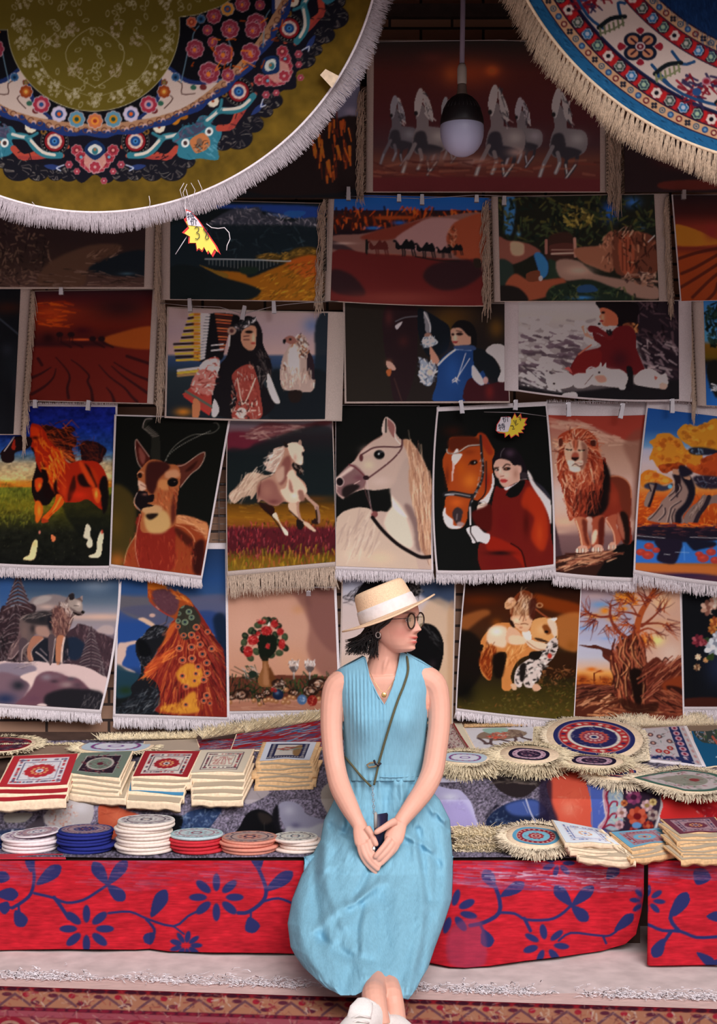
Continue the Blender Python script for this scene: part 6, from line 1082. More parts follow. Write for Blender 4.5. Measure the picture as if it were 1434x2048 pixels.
# top row
tapestry('almost hidden dark picture rug with orange autumn trees behind the gold rug edge', pic_autumnlake, ((400,130),(719,130),(722,395),(400,395)), 5.60, edge='dark')
tapestry('wide picture rug of six white horses galloping under a dark red sky', pic_whiteherd, ((748,82),(1200,82),(1200,383),(746,383)), 5.595, mg=(14,2,12,2), side=[('L',34,22,'beigefr',.3,1.0),('R',34,18,'beigefr',.5,1.0)], edge='beige')
tapestry('dark red plain picture rug peeking out under the blue round rug', pic_redplain, ((1248,262),(1446,262),(1446,384),(1250,384)), 5.605, side=[('L',56,26,'beigefr',-.3,1.0)], edge='dark', mg=(1,1,1,1))
# second row
tapestry('brown rocky slope picture rug just under the gold round rug fringe', pic_rockslope, ((-8,372),(293,372),(288,574),(-8,574)), 5.63, mg=(1,2,20,4), side=[('R',44,8,'beigefr',.1,1.0)], edge='beige')
tapestry('dark landscape rug with a long white bridge and golden hillside', pic_bridgehills, ((341,400),(655,408),(652,602),(340,598)), 5.632, mg=(20,2,2,2), side=[('L',44,4,'beigefr',.1,1.0)], edge='beige')
tapestry('picture rug of a camel caravan crossing red dunes', pic_cameldunes, ((669,389),(983,396),(966,611),(661,601)), 5.624, mg=(12,1,2,2), side=[('L',36,22,'beigefr',0,1.0)], bow=((0,0),(0,0),(0,3),(0,0)), edge='beige')
tapestry('picture rug of a shady village lane between mud walls', pic_villagelane, ((996,394),(1308,389),(1318,601),(1001,602)), 5.62, mg=(13,2,30,2), side=[('L',42,24,'beigefr',0,1.0),('R',44,-12,'beigefr',0,1.0)], edge='beige')
tapestry('orange rippled dunes picture rug at the right edge of the camel row', pic_orangedunes, ((1346,390),(1446,390),(1446,600),(1363,602)), 5.63, mg=(3,1,1,1))
# third row
tapestry('nearly black night field picture rug at the left edge', pic_nightfield, ((-8,578),(41,578),(27,868),(-8,868)), 5.66, mg=(1,1,18,2), side=[('R',46,10,'beigefr',0,1.0)], edge='beige')
tapestry('dark crimson sunset dunes picture rug with tiny camels', pic_sunsetdunes, ((70,583),(305,580),(294,806),(58,800)), 5.668, mg=(3,2,14,2), side=[('R',40,18,'beigefr',.05,1.0)], edge='beige')
tapestry('picture rug of a woman in a feather headdress beside a white eagle', pic_feathers, ((338,616),(656,626),(650,838),(333,832)), 5.655, mg=(4,3,34,4), bow=((0,2),(0,0),(0,3),(0,0)), edge='beige')
tapestry('dark picture rug of a dark-haired woman in blue beside a black horse', pic_blueriding, ((690,606),(1010,608),(1018,802),(693,803)), 5.66, mg=(4,3,2,4), edge='beige')
tapestry('picture rug of a toddler in red kneeling among white kittens', pic_toddlerkit, ((1037,602),(1357,602),(1358,798),(1037,779)), 5.65, mg=(28,2,26,4), bow=((0,0),(0,0),(0,8),(0,0)), edge='white')
tapestry('narrow strip of a blue lakeside picture rug at the right edge', pic_lakeside, ((1407,600),(1446,600),(1446,812),(1413,810)), 5.66, mg=(22,2,2,2), side=[('L',44,8,'beigefr',.1,1.0)], edge='beige')
# fourth row
tapestry('picture rug of a chestnut horse trotting under a deep blue sky', pic_brownhorse, ((-10,812),(231,814),(218,1131),(-10,1126)), 5.692, mg=(3,4,4,8), bot=(21,'fringe',.55), bow=((0,0),(2,0),(0,2),(0,0)), topfr=(6,'fringe'))
tapestry('slanting picture rug of a horned antelope on black', pic_gazelle, ((233,832),(457,838),(402,1151),(222,1128)), 5.686, mg=(4,3,4,8), bot=(20,'fringe',.55))
tapestry('picture rug of a pale horse galloping over red flowers, long beige tassels', pic_whitehorse, ((456,842),(664,834),(672,1123),(456,1142)), 5.694, mg=(2,1,2,11), bot=(42,'beigefr',.6), bow=((0,2),(0,0),(0,0),(-2,0)), edge='beige')
tapestry('picture rug of a grey horse head with a thin bridle on black', pic_greyhorse, ((672,811),(875,812),(863,1139),(672,1132)), 5.69, mg=(1,1,4,8), bot=(22,'fringe',.55), bow=((0,0),(-5,0),(0,0),(0,0)))
tapestry('picture rug of a woman in a red riding coat with a brown horse', pic_redcoat, ((877,823),(1091,812),(1107,1128),(876,1140)), 5.684, mg=(4,9,4,9), bot=(20,'fringe',.55), bow=((0,0),(4,0),(0,5),(-8,0)))
tapestry('picture rug of a lion standing on a rock', pic_lion, ((1096,830),(1291,830),(1269,1155),(1108,1143)), 5.696, mg=(3,24,4,10), bot=(20,'fringe',.55), bow=((0,2),(-4,0),(0,2),(2,0)), edge='white', topfr=(8,'fringe'))
tapestry('picture rug of a gnarled tree with orange leaves beside water', pic_orangetree, ((1296,816),(1446,834),(1446,1164),(1271,1139)), 5.682, mg=(4,16,2,10), bot=(24,'fringe',.55), bow=((0,0),(0,0),(0,2),(-4,0)), topfr=(8,'fringe'))
# bottom row
tapestry('picture rug of a wolf standing on a snowy mound', pic_wolf, ((-8,1138),(238,1142),(199,1419),(-8,1406)), 5.726, mg=(2,2,5,9), bot=(20,'fringe',.6), bow=((0,0),(9,0),(0,0),(0,0)))
tapestry('picture rug of a fire-coloured peacock perched on black rock', pic_peacock, ((241,1098),(450,1098),(454,1434),(231,1427)), 5.73, mg=(5,12,5,8), bot=(22,'fringe',.6))
tapestry('picture rug of a vase of red roses with two crystal glasses', pic_vase, ((455,1176),(668,1176),(678,1419),(459,1422)), 5.734, mg=(4,3,5,7), bot=(18,'fringe',.6))
tapestry('pale picture rug with a black-haired figure right behind the straw hat', pic_portrait, ((686,1158),(909,1158),(903,1450),(680,1450)), 5.738, mg=(3,3,3,3), edge='beige')
tapestry('picture rug of a little girl hugging a brown dog', pic_toddlerdog, ((932,1158),(1162,1162),(1147,1440),(914,1416)), 5.722, mg=(3,3,2,7), bot=(18,'fringe',.6), bow=((0,0),(0,0),(0,2),(-2,0)))
tapestry('picture rug of an ancient gnarled tree at sunset', pic_deadtree, ((1163,1166),(1359,1166),(1366,1442),(1147,1438)), 5.727, mg=(2,3,3,3))
tapestry('black floral bouquet picture rug at the right edge', pic_bouquet, ((1364,1172),(1446,1172),(1446,1413),(1369,1413)), 5.733, mg=(2,2,2,8), bot=(22,'fringe',.6))
# ---------------------------------------------------------------- two big round rugs folded over the awning rail
RD = 4.30; RZ = 3.02; FY = HZ-(RZ-CZ)/RD*F
rail = MB().tube([(-2.5, RD+.03, RZ-.02), (2.5, RD+.03, RZ-.02)], .018, 12).build('hanging_rail', M['dark'], label='dark round timber rail carrying the two big round rugs', cat='rail')
def bigrug(label, pic, cx, cy, R, remap, ey, frm, frlen, frn, down, cord):
    c0 = at(cx, FY, RD); root = empty('round_rug', (c0.x, RD, c0.z), label=label, cat='rug', group=None)
    y0 = FY; nv = int((cy+R-y0)/1.5); v = np.linspace(0, 1, nv); ys = y0+(cy+R-y0)*np.sin(v*math.pi/2); half = np.sqrt(np.maximum(R*R-(ys-cy)**2, 0)); nu = 760
    U = np.linspace(-1, 1, nu)[None]; PX = cx+U*half[:, None]; PY = np.repeat(ys[:, None], nu, 1)
    def dep(x, y): return RD+.010*np.sin((x-cx)*.011+1)+.006*np.sin(y*.02+x*.006)
    D = dep(PX, PY); W = np.stack([(PX-717)/F*D, D, CZ-(PY-HZ)/F*D], -1)
    c = pic(); X2, Y2 = remap(PX, PY); dye = np.clip(lin(c.samp(X2, Y2))/ey, 0, .85)
    fastmesh('rug_pile', W.reshape(-1, 3), quads(nu, nv)[:, ::-1], M['pile'], root, dye.reshape(-1, 3))
    B = W[::12, ::19].copy(); B[..., 1] += .008; m, n = B.shape[:2]
    fastmesh('rug_backing', B.reshape(-1, 3), quads(n, m), M['canvas'], root)
    K = W[:max(nv//2, 2):10, ::19].copy(); K[..., 1] += .055; m, n = K.shape[:2]; fastmesh('back_flap', K.reshape(-1, 3), quads(n, m), M['canvas'], root)
    fv = []; xs = W[0, ::19, 0]
    for a in np.linspace(0, math.pi, 9): fv.append([(x, RD+.027-.03*math.cos(a), RZ+.03*math.sin(a)-.002) for x in xs])
    fastmesh('fold', np.array(fv).reshape(-1, 3), quads(len(xs), 9), M['canvas'], root)
    a0 = math.acos(max(-1, min(1, (FY-cy)/R))); A = np.linspace(-a0, a0, 260); cm = MB()
    cm.tube([at(cx+math.sin(a)*(R+2), cy+math.cos(a)*(R+2), float(dep(cx+math.sin(a)*R, cy+math.cos(a)*R))) for a in A], .005 if cord else .004, 6); cm.build('edge_cord', M['fringe' if not cord else 'canvas'], root)
    r = np.random.RandomState(3); n = int(frn); a = np.linspace(-a0, a0, n)+r.randn(n)*.0006
    if cord: a = (np.round(a/.0175)*.0175)+r.randn(n)*.0024        # yarns gathered into tassels
    sx = cx+np.sin(a)*(R+2); sy = cy+np.cos(a)*(R+2); L = frlen*(.82+.3*r.rand(n))*(1+.08*np.sin(a*19))
    gx, gy = np.sin(a)*(1-down), np.cos(a)*(1-down)+down; g = np.hypot(gx, gy); gx /= g; gy /= g
    jx = r.randn(n)*.10; gx2 = gx+jx*gy; gy2 = gy-jx*gx; D0 = dep(sx, sy)
    def w3(x, y, d): return np.stack([(x-717)/F*d, d, CZ-(y-HZ)/F*d], -1)
    for lay in range(1):
        va, qa = strands(w3(sx, sy, D0), w3(sx+gx2*L*.5, sy+gy2*L*.5, D0-.006-.004*r.rand(n)), w3(sx+gx2*L+r.randn(n)*1.5, sy+gy2*L, D0-.004+.010*r.rand(n)), .0011, .0008)
        fastmesh('fringe', va, qa, M[frm], root, smooth=False)
    return root
def rm1(X, Y):
    X = np.where(X < -18, 380-X, X); return np.where(X > 786, 786, X), np.maximum(Y, -12)
def rm2(X, Y):
    a = np.degrees(np.arctan2(1623-X, Y+318)); q = np.hypot(X-1623, Y+318)
    a = np.where(a < 17, 34-a, a); a = np.where(a < 17, 17, a); a = np.where(a > 62, 62-(a-62) % 30, a); a = np.radians(a)
    return 1623-np.sin(a)*q, -318+np.cos(a)*q
M['rugfr'] = mat('off_white_yarn', (.56,.50,.53), .9, noise=.12, scale=160, spec=.1); M['rtas'] = mat('ecru_yarn', (.60,.46,.33), .9, noise=.2, scale=160, spec=.1); M['tassel'] = mat('cream_tassel', (.86,.74,.54), .9, noise=.2, scale=160, spec=.1)
gr = bigrug('large round gold rug with dark floral ring and white fringe hanging at upper left', pic_goldrug, 190, -150, 573, rm1, np.array((.86,.78,.79)), 'rugfr', 37, 4600, .12, False)
br = bigrug('large round blue rug with red and peach bands and cream tassels at upper right', pic_bluerug, 1623, -318, 650, rm2, np.array((.80,.72,.73)), 'rtas', 56, 5200, .62, True)
# a folded-back scrap of fringe and loose warp threads on the gold rug
c = at(655,165,4.27)
MB().hexa([at(640,150,4.27),at(651,138,4.27),at(678,152,4.27),at(664,176,4.27)]+[at(640,150,4.28),at(651,138,4.28),at(678,152,4.28),at(664,176,4.28)]).build('folded_fringe', M['canvas'], gr, smooth=False)
th = MB()
for P in ([(366,400),(360,380),(368,366)], [(372,408),(366,385),(374,368)], [(385,404),(390,380),(382,366)], [(398,398),(404,378),(396,360)], [(378,402),(372,378)], [(64,404),(70,410),(58,420)], [(298,392),(300,404),(299,416)]):
    th.tube([at(x, y, 4.285) for x, y in P], .0009, 5)
th.build('loose_threads', M['fringe'], gr)
# ---------------------------------------------------------------- bulb on its cord
M['cord'] = mat('lavender_cord', (.23,.20,.27), .5); M['housing'] = mat('black_housing', (.012,.010,.012), .45, spec=.4); M['diff'] = mat('milky_diffuser', (.42,.44,.62), .35, spec=.5); M['socket'] = mat('old_white_socket', (.42,.38,.34), .5)
BD = 4.75; s = BD/F; t = empty('light_bulb', at(924, -60, BD), label='unlit large LED bulb with black collar hanging on a lavender cord', cat='lamp')
def lz(y): return CZ-(y-HZ)*s
bx = (924-717)*s
MB().tube([(bx, BD, 3.34), (bx+.003, BD, 3.0), (bx, BD, lz(131))], 5.2*s, 10).build('cord', M['cord'], t)
def lat(prof, n=40): return MB().lathe((bx, BD, 0), [(r*s, lz(y)) for r, y in prof], n)
lat([(.1,128),(6,128),(8,132),(9.5,138),(9.5,166),(8,169),(.1,169)]).build('socket', M['socket'], t)
lat([(.1,168),(8,168),(9,172),(10,185),(14,193),(.1,193)]).build('screw_collar', mat('tan_collar', (.16,.12,.10), .5), t)
lat([(.1,190),(14,191),(22,196),(31,206),(38,220),(42.5,236),(43.8,247),(43,251),(.1,251)]).build('housing', M['housing'], t)
fn = MB()
for k in range(28):
    a = 2*math.pi*k/28; fn.tube([(bx+math.cos(a)*r*s, BD+math.sin(a)*r*s, lz(y)) for r, y in ((18,194),(30,205),(38,220))], .0012, 4)
fn.build('cooling_fins', M['housing'], t)
MB().lathe((bx, BD, 0), [(r*s, lz(y)) for r, y in [(41,247),(43.5,252),(44,262),(43,274),(39,287),(33,297),(25,305),(14,311),(.1,313)]], 40).build('diffuser', M['diff'], t)
# ---------------------------------------------------------------- wires, clothes pegs
WR = 0
def wire(P, label, D=5.56):
    o = MB().tube([at(x, y, D) for x, y in P], .0014, 6).build('steel_wire', M['wire']); tag(o, label, 'wire')
wire([(320,606),(380,612),(440,614),(487,628),(548,612),(600,606),(676,602)], 'thin sagging wire with three pegs above the feather headdress rug', 5.615)
wire([(690,392),(843,397),(950,390),(1100,394)], 'thin wire along the top edge of the camel caravan rug', 5.575)
wire([(968,824),(1036,825),(1094,833)], 'short thin wire behind the yellow star tag on the riding coat rug', 5.65)
wire([(720,84),(850,82),(1000,80),(1120,86)], 'thin wire running above the six white horses rug', 5.57)
wire([(1095,806),(1180,803),(1290,804)], 'thin wire running along the top of the lion rug', 5.66)
def peg(x, y, h, ang, D, label, grp=None):
    c = at(x, y, D); t = empty('clothes_peg', c, label=label, cat='peg', group=grp); s = D/F; ca, sa = math.cos(ang), math.sin(ang)
    def R(dx, dy, dz): return (c.x+dx*ca-dz*sa, c.y+dy, c.z+dx*sa+dz*ca)
    w_ = 4.4*s; H = h*s/2
    for k, (y0, y1) in enumerate(((-.010,-.006), (.004,.008))):
        m = MB(); m.hexa([R(-w_,y0,-H),R(w_,y0,-H),R(w_,y1,-H),R(-w_,y1,-H),R(-w_*.8,y0-.004*(1-2*k),H),R(w_*.8,y0-.004*(1-2*k),H),R(w_*.8,y1-.004*(1-2*k),H),R(-w_*.8,y1-.004*(1-2*k),H)]); m.build('jaw', M['peg'], t, smooth=False)
    MB().tube([R(-w_*1.1,-.001,H*.1), R(w_*1.1,-.001,H*.1)], .0045, 10).build('spring', M['wire'], t)
for a in ((380,611,26,.05,5.60,'steel peg over the feathers of the headdress rug'), (487,626,28,-.2,5.60,'steel peg tilted above the headband in the headdress rug'), (548,615,24,.05,5.60,'steel peg above the eagle side of the headdress rug'),
          (697,388,26,.0,5.565,'steel peg at the left top of the camel caravan rug'), (844,400,20,0,5.565,'steel peg in the middle top of the camel caravan rug'), (798,397,14,0,5.57,'short dark peg left of the middle peg on the camel rug'), (953,398,14,0,5.57,'short peg near the right top of the camel rug'),
          (923,814,26,.12,5.63,'shiny steel peg at the left top of the riding coat rug'), (1031,810,20,-.05,5.63,'shiny steel peg right above the yellow star tag'), (1137,819,28,.03,5.64,'steel peg at the left top of the lion rug'), (1243,822,30,-.18,5.64,'steel peg tilted at the right top of the lion rug'),
          (1344,812,28,0,5.63,'steel peg at the top of the orange leaved tree rug'), (71,808,16,0,5.64,'grey peg at the left top of the chestnut horse rug'), (177,811,20,-.1,5.64,'grey peg at the right top of the chestnut horse rug'), (1008,402,18,0,5.57,'peg at the left top of the village lane rug'), (1367,390,18,0,5.57,'peg at the top of the orange dunes rug'), (617,1187,10,0,5.67,'white peg tip under the beige tassels beside the rose vase'), (123,583,14,0,5.61,'thin peg at the top of the crimson sunset dunes rug')):
    peg(*a)
# welded grid panel seen between the antelope and the pale horse rugs
gp = MB()
for i in range(9): gp.tube([at(436-i*.0+0-10+ i*0, 0, 5.76)]*0 or [at(424, 968+i*16, 5.77), at(462, 968+i*16, 5.77)], .0013, 5)
for x in (438, 454): gp.tube([at(x, 940, 5.772), at(x, 1100, 5.772)], .0013, 5)
tag(gp.build('wire_grid_panel', M['wire']), 'thin welded wire grid between the antelope rug and the pale horse rug', 'grid')
# ---------------------------------------------------------------- yellow star price tags
M['yel'] = mat('yellow_card', srgb('ece060'), .6); M['redc'] = mat('red_card_edge', srgb('d83838'), .6); M['whc'] = mat('white_card', (.75,.72,.78), .6); M['ink'] = mat('black_ink', (.02,.02,.05), .6); M['yel2'] = mat('deep_yellow_card', (.80,.62,.03), .6)
def sheet(P, D, th, m, name, par):
    n = len(P); V = [at(x, y, D) for x, y in P]+[at(x, y, D+th) for x, y in P]; return mesh(name, V, [tuple(range(n))[::-1], tuple(range(n, 2*n))]+[(i, (i+1) % n, n+(i+1) % n, n+i) for i in range(n)], m, par, smooth=False)
def text3(body, px, py, hpx, D, m, par, rot=0, name='printed_text', sx=1):
    cu = bpy.data.curves.new('t', 'FONT'); cu.body = body; cu.size = 1; cu.extrude = .004; cu.align_x = 'CENTER'; cu.align_y = 'CENTER'
    o = bpy.data.objects.new('t', cu); COL.objects.link(o); dg = bpy.context.evaluated_depsgraph_get(); me = bpy.data.meshes.new_from_object(o.evaluated_get(dg)); bpy.data.objects.remove(o)
    me.materials.clear(); k = hpx*D/F*1.25; me.transform(Matrix.Translation(at(px, py, D)) @ Matrix.Rotation(rot, 4, 'Y') @ Matrix.Rotation(math.pi/2, 4, 'X') @ Matrix.Diagonal((k*sx, k, k, 1)))
    return link(name, me, m, par)
def ink(P, D, w_, par, name='handwritten_digit'): MB().tube([at(x, y, D) for x, y in P], w_*D/F/2, 6).build(name, M['ink'], par)
def C2(P, x0=320, y0=380, k=3.876): return [(x0+x/k, y0+y/k) for x, y in P]
t1 = empty('price_tag', at(378, 425, 4.22), label='curled yellow star price tag marked 38 hanging from the gold rug', cat='price tag')
out = C2([(198,148),(240,165),(300,230),(350,300),(400,375),(445,440),(472,502),(440,470),(410,522),(385,480),(372,500),(345,450),(328,482),(300,460),(285,475),(275,415),(218,415),(222,360),(170,330),(215,285),(185,228),(210,200)])
sheet(out, 4.222, .002, M['redc'], 'red_rim', t1); cxy = np.array(out).mean(0)
sheet([tuple(cxy+(np.array(p)-cxy)*.87) for p in out], 4.219, .0025, M['yel'], 'yellow_card', t1)
sheet(C2([(206,160),(240,172),(290,228),(328,285),(218,272),(205,215)]), 4.217, .0015, M['whc'], 'white_header', t1)
text3('\u7279', *C2([(238,205)])[0], 13, 4.2155, M['ink'], t1, -.1); text3('\u4ef7', *C2([(262,250)])[0], 12, 4.2155, M['ink'], t1, -.1)
ink(C2([(268,296),(285,286),(302,296),(298,318),(282,330),(304,342),(306,366),(290,382),(274,376)]), 4.2155, 1.6, t1); ink(C2([(362,296),(345,288),(338,305),(352,325),(372,345),(378,372),(362,385),(352,368),(362,340),(366,310),(362,296)]), 4.2155, 1.6, t1)
MB().tube([at(x, y, 4.23) for x, y in C2([(210,358),(120,498)])], .0011, 6).build('plastic_pin', M['whc'], t1)
MB().tube([at(372,424,4.222), at(370,410,4.255), at(371,392,4.297)], .0010, 6).build('hanging_thread', M['fringe'], t1)
MB().tube([at(x, y, 4.23) for x, y in C2([(360,262),(400,292),(450,298),(500,292),(535,330),(543,380),(520,430),(516,468)])], .0012, 6).build('tag_string', M['fringe'], t1)
t2 = empty('price_tag', at(1030, 825, 5.64), label='yellow star sale tag pegged on the riding coat picture rug', cat='price tag')
C5 = lambda P: C2(P, 860, 790, 5.25)
o2 = C5([(750,230),(830,225),(860,250),(890,185),(915,235),(955,190),(965,240),(1025,240),(1000,290),(1020,310),(985,335),(995,360),(960,370),(985,400),(930,400),(935,440),(900,420),(850,455),(830,415),(785,450),(780,405),(720,400),(690,375),(700,310),(725,270)])
sheet(o2, 5.642, .002, M['redc'], 'red_rim', t2); cxy = np.array(o2).mean(0)
sheet([tuple(cxy+(np.array(p)-cxy)*.9) for p in o2], 5.640, .0025, M['yel2'], 'yellow_card', t2)
sheet(C5([(745,232),(850,232),(850,290),(820,385),(775,390),(700,380),(705,315),(735,270)]), 5.638, .0015, M['whc'], 'white_header', t2)
text3('\u4ef7', *C5([(795,258)])[0], 11, 5.636, M['ink'], t2, -.15); text3('\u7279', *C5([(755,340)])[0], 12, 5.636, M['ink'], t2, -.15)
for P in ([(845,325),(870,322),(880,340),(865,360),(890,355)], [(880,265),(890,300),(905,262),(900,320),(925,300)], [(925,235),(945,228),(950,245),(935,252),(955,255),(950,272)]): ink(C5(P), 5.637, 1.3, t2)
# ---------------------------------------------------------------- display bench: a low front shelf, a pebble-print riser and a sloping upper shelf
def shelfD(py, h=0.0):                      # distance at which the sight line meets the sloping upper shelf raised by h
    return (2.12-h)/((py-HZ)/F+.25)
def lowD(py, h=0.0): return (CZ-.290-h)/((py-HZ)/F)
M['wood'] = mat('bench_wood', (.07,.04,.03), .8, noise=.3, scale=15)
bn = empty('display_bench', (0, 5.3, 0), label='long low wooden display bench running the width of the stall under the cloths', cat='bench')
MB().box((-2.5, 4.79, .255), (2.5, 5.05, .284)).build('front_shelf', M['wood'], bn, smooth=False)
MB().hexa([(-2.5,5.09,.395),(2.5,5.09,.395),(2.5,5.74,.555),(-2.5,5.74,.555),(-2.5,5.09,.412),(2.5,5.09,.412),(2.5,5.74,.572),(-2.5,5.74,.572)]).build('upper_shelf', M['wood'], bn, smooth=False)
MB().hexa([(-2.5,5.05,0),(2.5,5.05,0),(2.5,5.09,0),(-2.5,5.09,0),(-2.5,5.09,.40),(2.5,5.09,.40),(2.5,5.12,.40),(-2.5,5.12,.40)]).build('riser_board', M['wood'], bn, smooth=False)
for x in (-2.4, -1.25, -.1, .88, 2.4): MB().box((x-.03, 4.83, 0), (x+.03, 4.89, .255)).build('leg', M['wood'], bn, smooth=False)
def surf(name, X, Y, D, pic, ey, parent=None, remap=None, **k):      # a cloth given by photograph rows and depths
    W = np.stack([(X-717)/F*D, D, CZ-(Y-HZ)/F*D], -1); c = pic() if callable(pic) else pic
    X2, Y2 = remap(X, Y) if remap else (X, Y); dye = np.clip(lin(c.samp(X2, Y2))/ey, 0, .85); ny, nx = X.shape
    return fastmesh(name, W.reshape(-1,3), quads(nx, ny)[:, ::-1], M['pile'], parent, dye.reshape(-1,3), **k)
M['pebp'] = M['pile']
# pebble-print cloth: follows shelf top, riser and upper shelf
sec = [(4.765,.2915),(4.80,.2925),(4.93,.2925),(5.00,.2925),(5.022,.298),(5.035,.33),(5.06,.405),(5.075,.424)]+[(5.08+t,.424+.25*t) for t in np.linspace(.03,.53,16)]
sec = np.array(sec); L = np.r_[0, np.cumsum(np.hypot(*np.diff(sec, axis=0).T))]; tt = np.linspace(0, L[-1], 300); Dd = np.interp(tt, L, sec[:,0]); Zz = np.interp(tt, L, sec[:,1])
Xw = np.linspace(-1.24, 1.30, 1050)[None]; Dg = np.repeat(Dd[:,None], Xw.shape[1], 1)+.0; Zg = np.repeat(Zz[:,None], Xw.shape[1], 1)
Zg = Zg+.0015*np.sin(Xw*9+Dg*14); Dg = Dg-.006*(np.sin(Xw*7)+1)*np.exp(-((Zg-.36)/.05)**2)
PXg = 717+Xw*F/Dg; PYg = HZ+(CZ-Zg)*F/Dg; c = pic_pebbles(); dye = np.clip(lin(c.samp(PXg, PYg))/egain(1640), 0, .85)
W = np.stack([np.repeat(Xw, 300, 0), Dg, Zg], -1)
tag(fastmesh('pebble_print_cloth', W.reshape(-1,3), quads(1050, 300), M['pile'], None, dye.reshape(-1,3)), 'cloth printed with giant pebbles spread over both bench shelves', 'cloth')
o = bpy.data.objects['pebble_print_cloth']; so_ = o.modifiers.new('s', 'SOLIDIFY'); so_.thickness = .002; so_.offset = -1
# red drapes
def drape(label, x0, x1, hemf, seed):
    nx = int((x1-x0)/1.6); ny = 150; X = np.linspace(x0, x1, nx)[None].repeat(ny, 0); v = np.linspace(0, 1, ny)[:, None]
    hem = hemf(X); Y = 1721+(hem-1721)*v; D1 = np.minimum(4.735, 1.262*F/(hem-HZ)); r = np.random.RandomState(seed)
    D = 4.755+(D1-4.755)*v**1.3+(.006*np.sin(X*.021+seed)+.004*np.sin(X*.055))*v
    o = surf('red_drape', X, Y, D, pic_redcloth, egain(1800)); tag(o, label, 'cloth'); m = o.modifiers.new('s', 'SOLIDIFY'); m.thickness = .004; m.offset = 1
    return o
hl = lambda X: np.interp(X, [-10,120,270,300,340,420,540,600,860,900,930,980,1050,1120,1200,1250,1272,1284,1288], [1900,1898,1899,1897,1903,1905,1906,1908,1926,1934,1936,1932,1922,1914,1902,1888,1868,1820,1790])
drape('long red cloth with blue flowers draped over the bench front', -10, 1288, hl, 1)
drape('short red cloth with blue leaves at the right end of the bench', 1296, 1446, lambda X: np.interp(X, [1290,1300,1360,1446], [1928,1932,1931,1930]), 5)
tag(MB().hexa([(-1.14,4.752,.2865),(-.93,4.752,.2865),(-.95,4.80,.2875),(-1.16,4.80,.2875),(-1.14,4.752,.291),(-.93,4.752,.291),(-.95,4.80,.2945),(-1.16,4.80,.2945)]).build('red_cloth_edge', mat('red_edge', srgb('b02a38'), .95), smooth=False), 'strip of red cloth lying on the shelf edge under the left discs', 'cloth')
# ---------------------------------------------------------------- floor rug and its tangled fringe
def ryl(x): return 1972+46*(x/1434)
X = np.linspace(-60, 1494, 1000)[None]; rows = np.r_[np.linspace(0, 82, 56), np.linspace(88, 560, 40)][:, None]
Y = ryl(X)+rows; D = (CZ-.009)/((Y-HZ)/F); 
def rmf(X, Y):
    d = Y-ryl(X); d = np.where(d > 84, 84-((d-84) % 70), d); return np.clip(X, -8, 1442), ryl(np.clip(X,-8,1442))+np.abs(d)
o = surf('oriental_floor_rug', X.repeat(len(rows), 0), Y, D, pic_floorrug, egain(2000), remap=rmf); tag(o, 'worn red and salmon oriental rug lying on the ground before the bench', 'rug', kind=None); m = o.modifiers.new('s', 'SOLIDIFY'); m.thickness = .006; m.offset = -1
FRUG = o
M['kilim'] = mat('pink_flatweave', (.66,.46,.42), .95, noise=.1, scale=90, bump=.4, stretch=(.3,1,1))
V = []
for x in np.linspace(-60, 1494, 60):
    for dy in (-20+3*math.sin(x*.02), -8, 3): y = ryl(x)+dy; d = (CZ-.006)/((y-HZ)/F); V.append(at(x, y, d))
V2 = np.array([tuple(v) for v in V]).reshape(60, 3, 3).transpose(1,0,2)
o2_ = fastmesh('flatweave_end', V2.reshape(-1,3), quads(60, 3)[:, ::-1], M['kilim'], None); o2_.parent = FRUG
r = np.random.RandomState(9); P0=[];P1=[];P2=[]
for i in range(2600):
    x = r.rand()*1500-30; dens = .5+.5*math.sin(x*.021)*math.sin(x*.0063+1)
    if r.rand() > dens: continue
    y = ryl(x)-16-abs(r.randn())*9; d = (CZ-.010)/((y-HZ)/F); p = np.array(at(x, y, d)); a = r.rand()*6.28; q = np.array([math.cos(a), math.sin(a), 0])*.014; q2 = np.array([math.cos(a+1.5*r.randn()), math.sin(a+1.5*r.randn()), 0])*.016
    P0.append(p); P1.append(p+q+[0,0,.008*r.rand()]); P2.append(p+q+q2+[0,0,.002*r.rand()])
va, qa = strands(np.array(P0), np.array(P1), np.array(P2), .0013, .001); o3_ = fastmesh('tangled_fringe', va, qa, M['fringe'], None, smooth=False); o3_.parent = FRUG
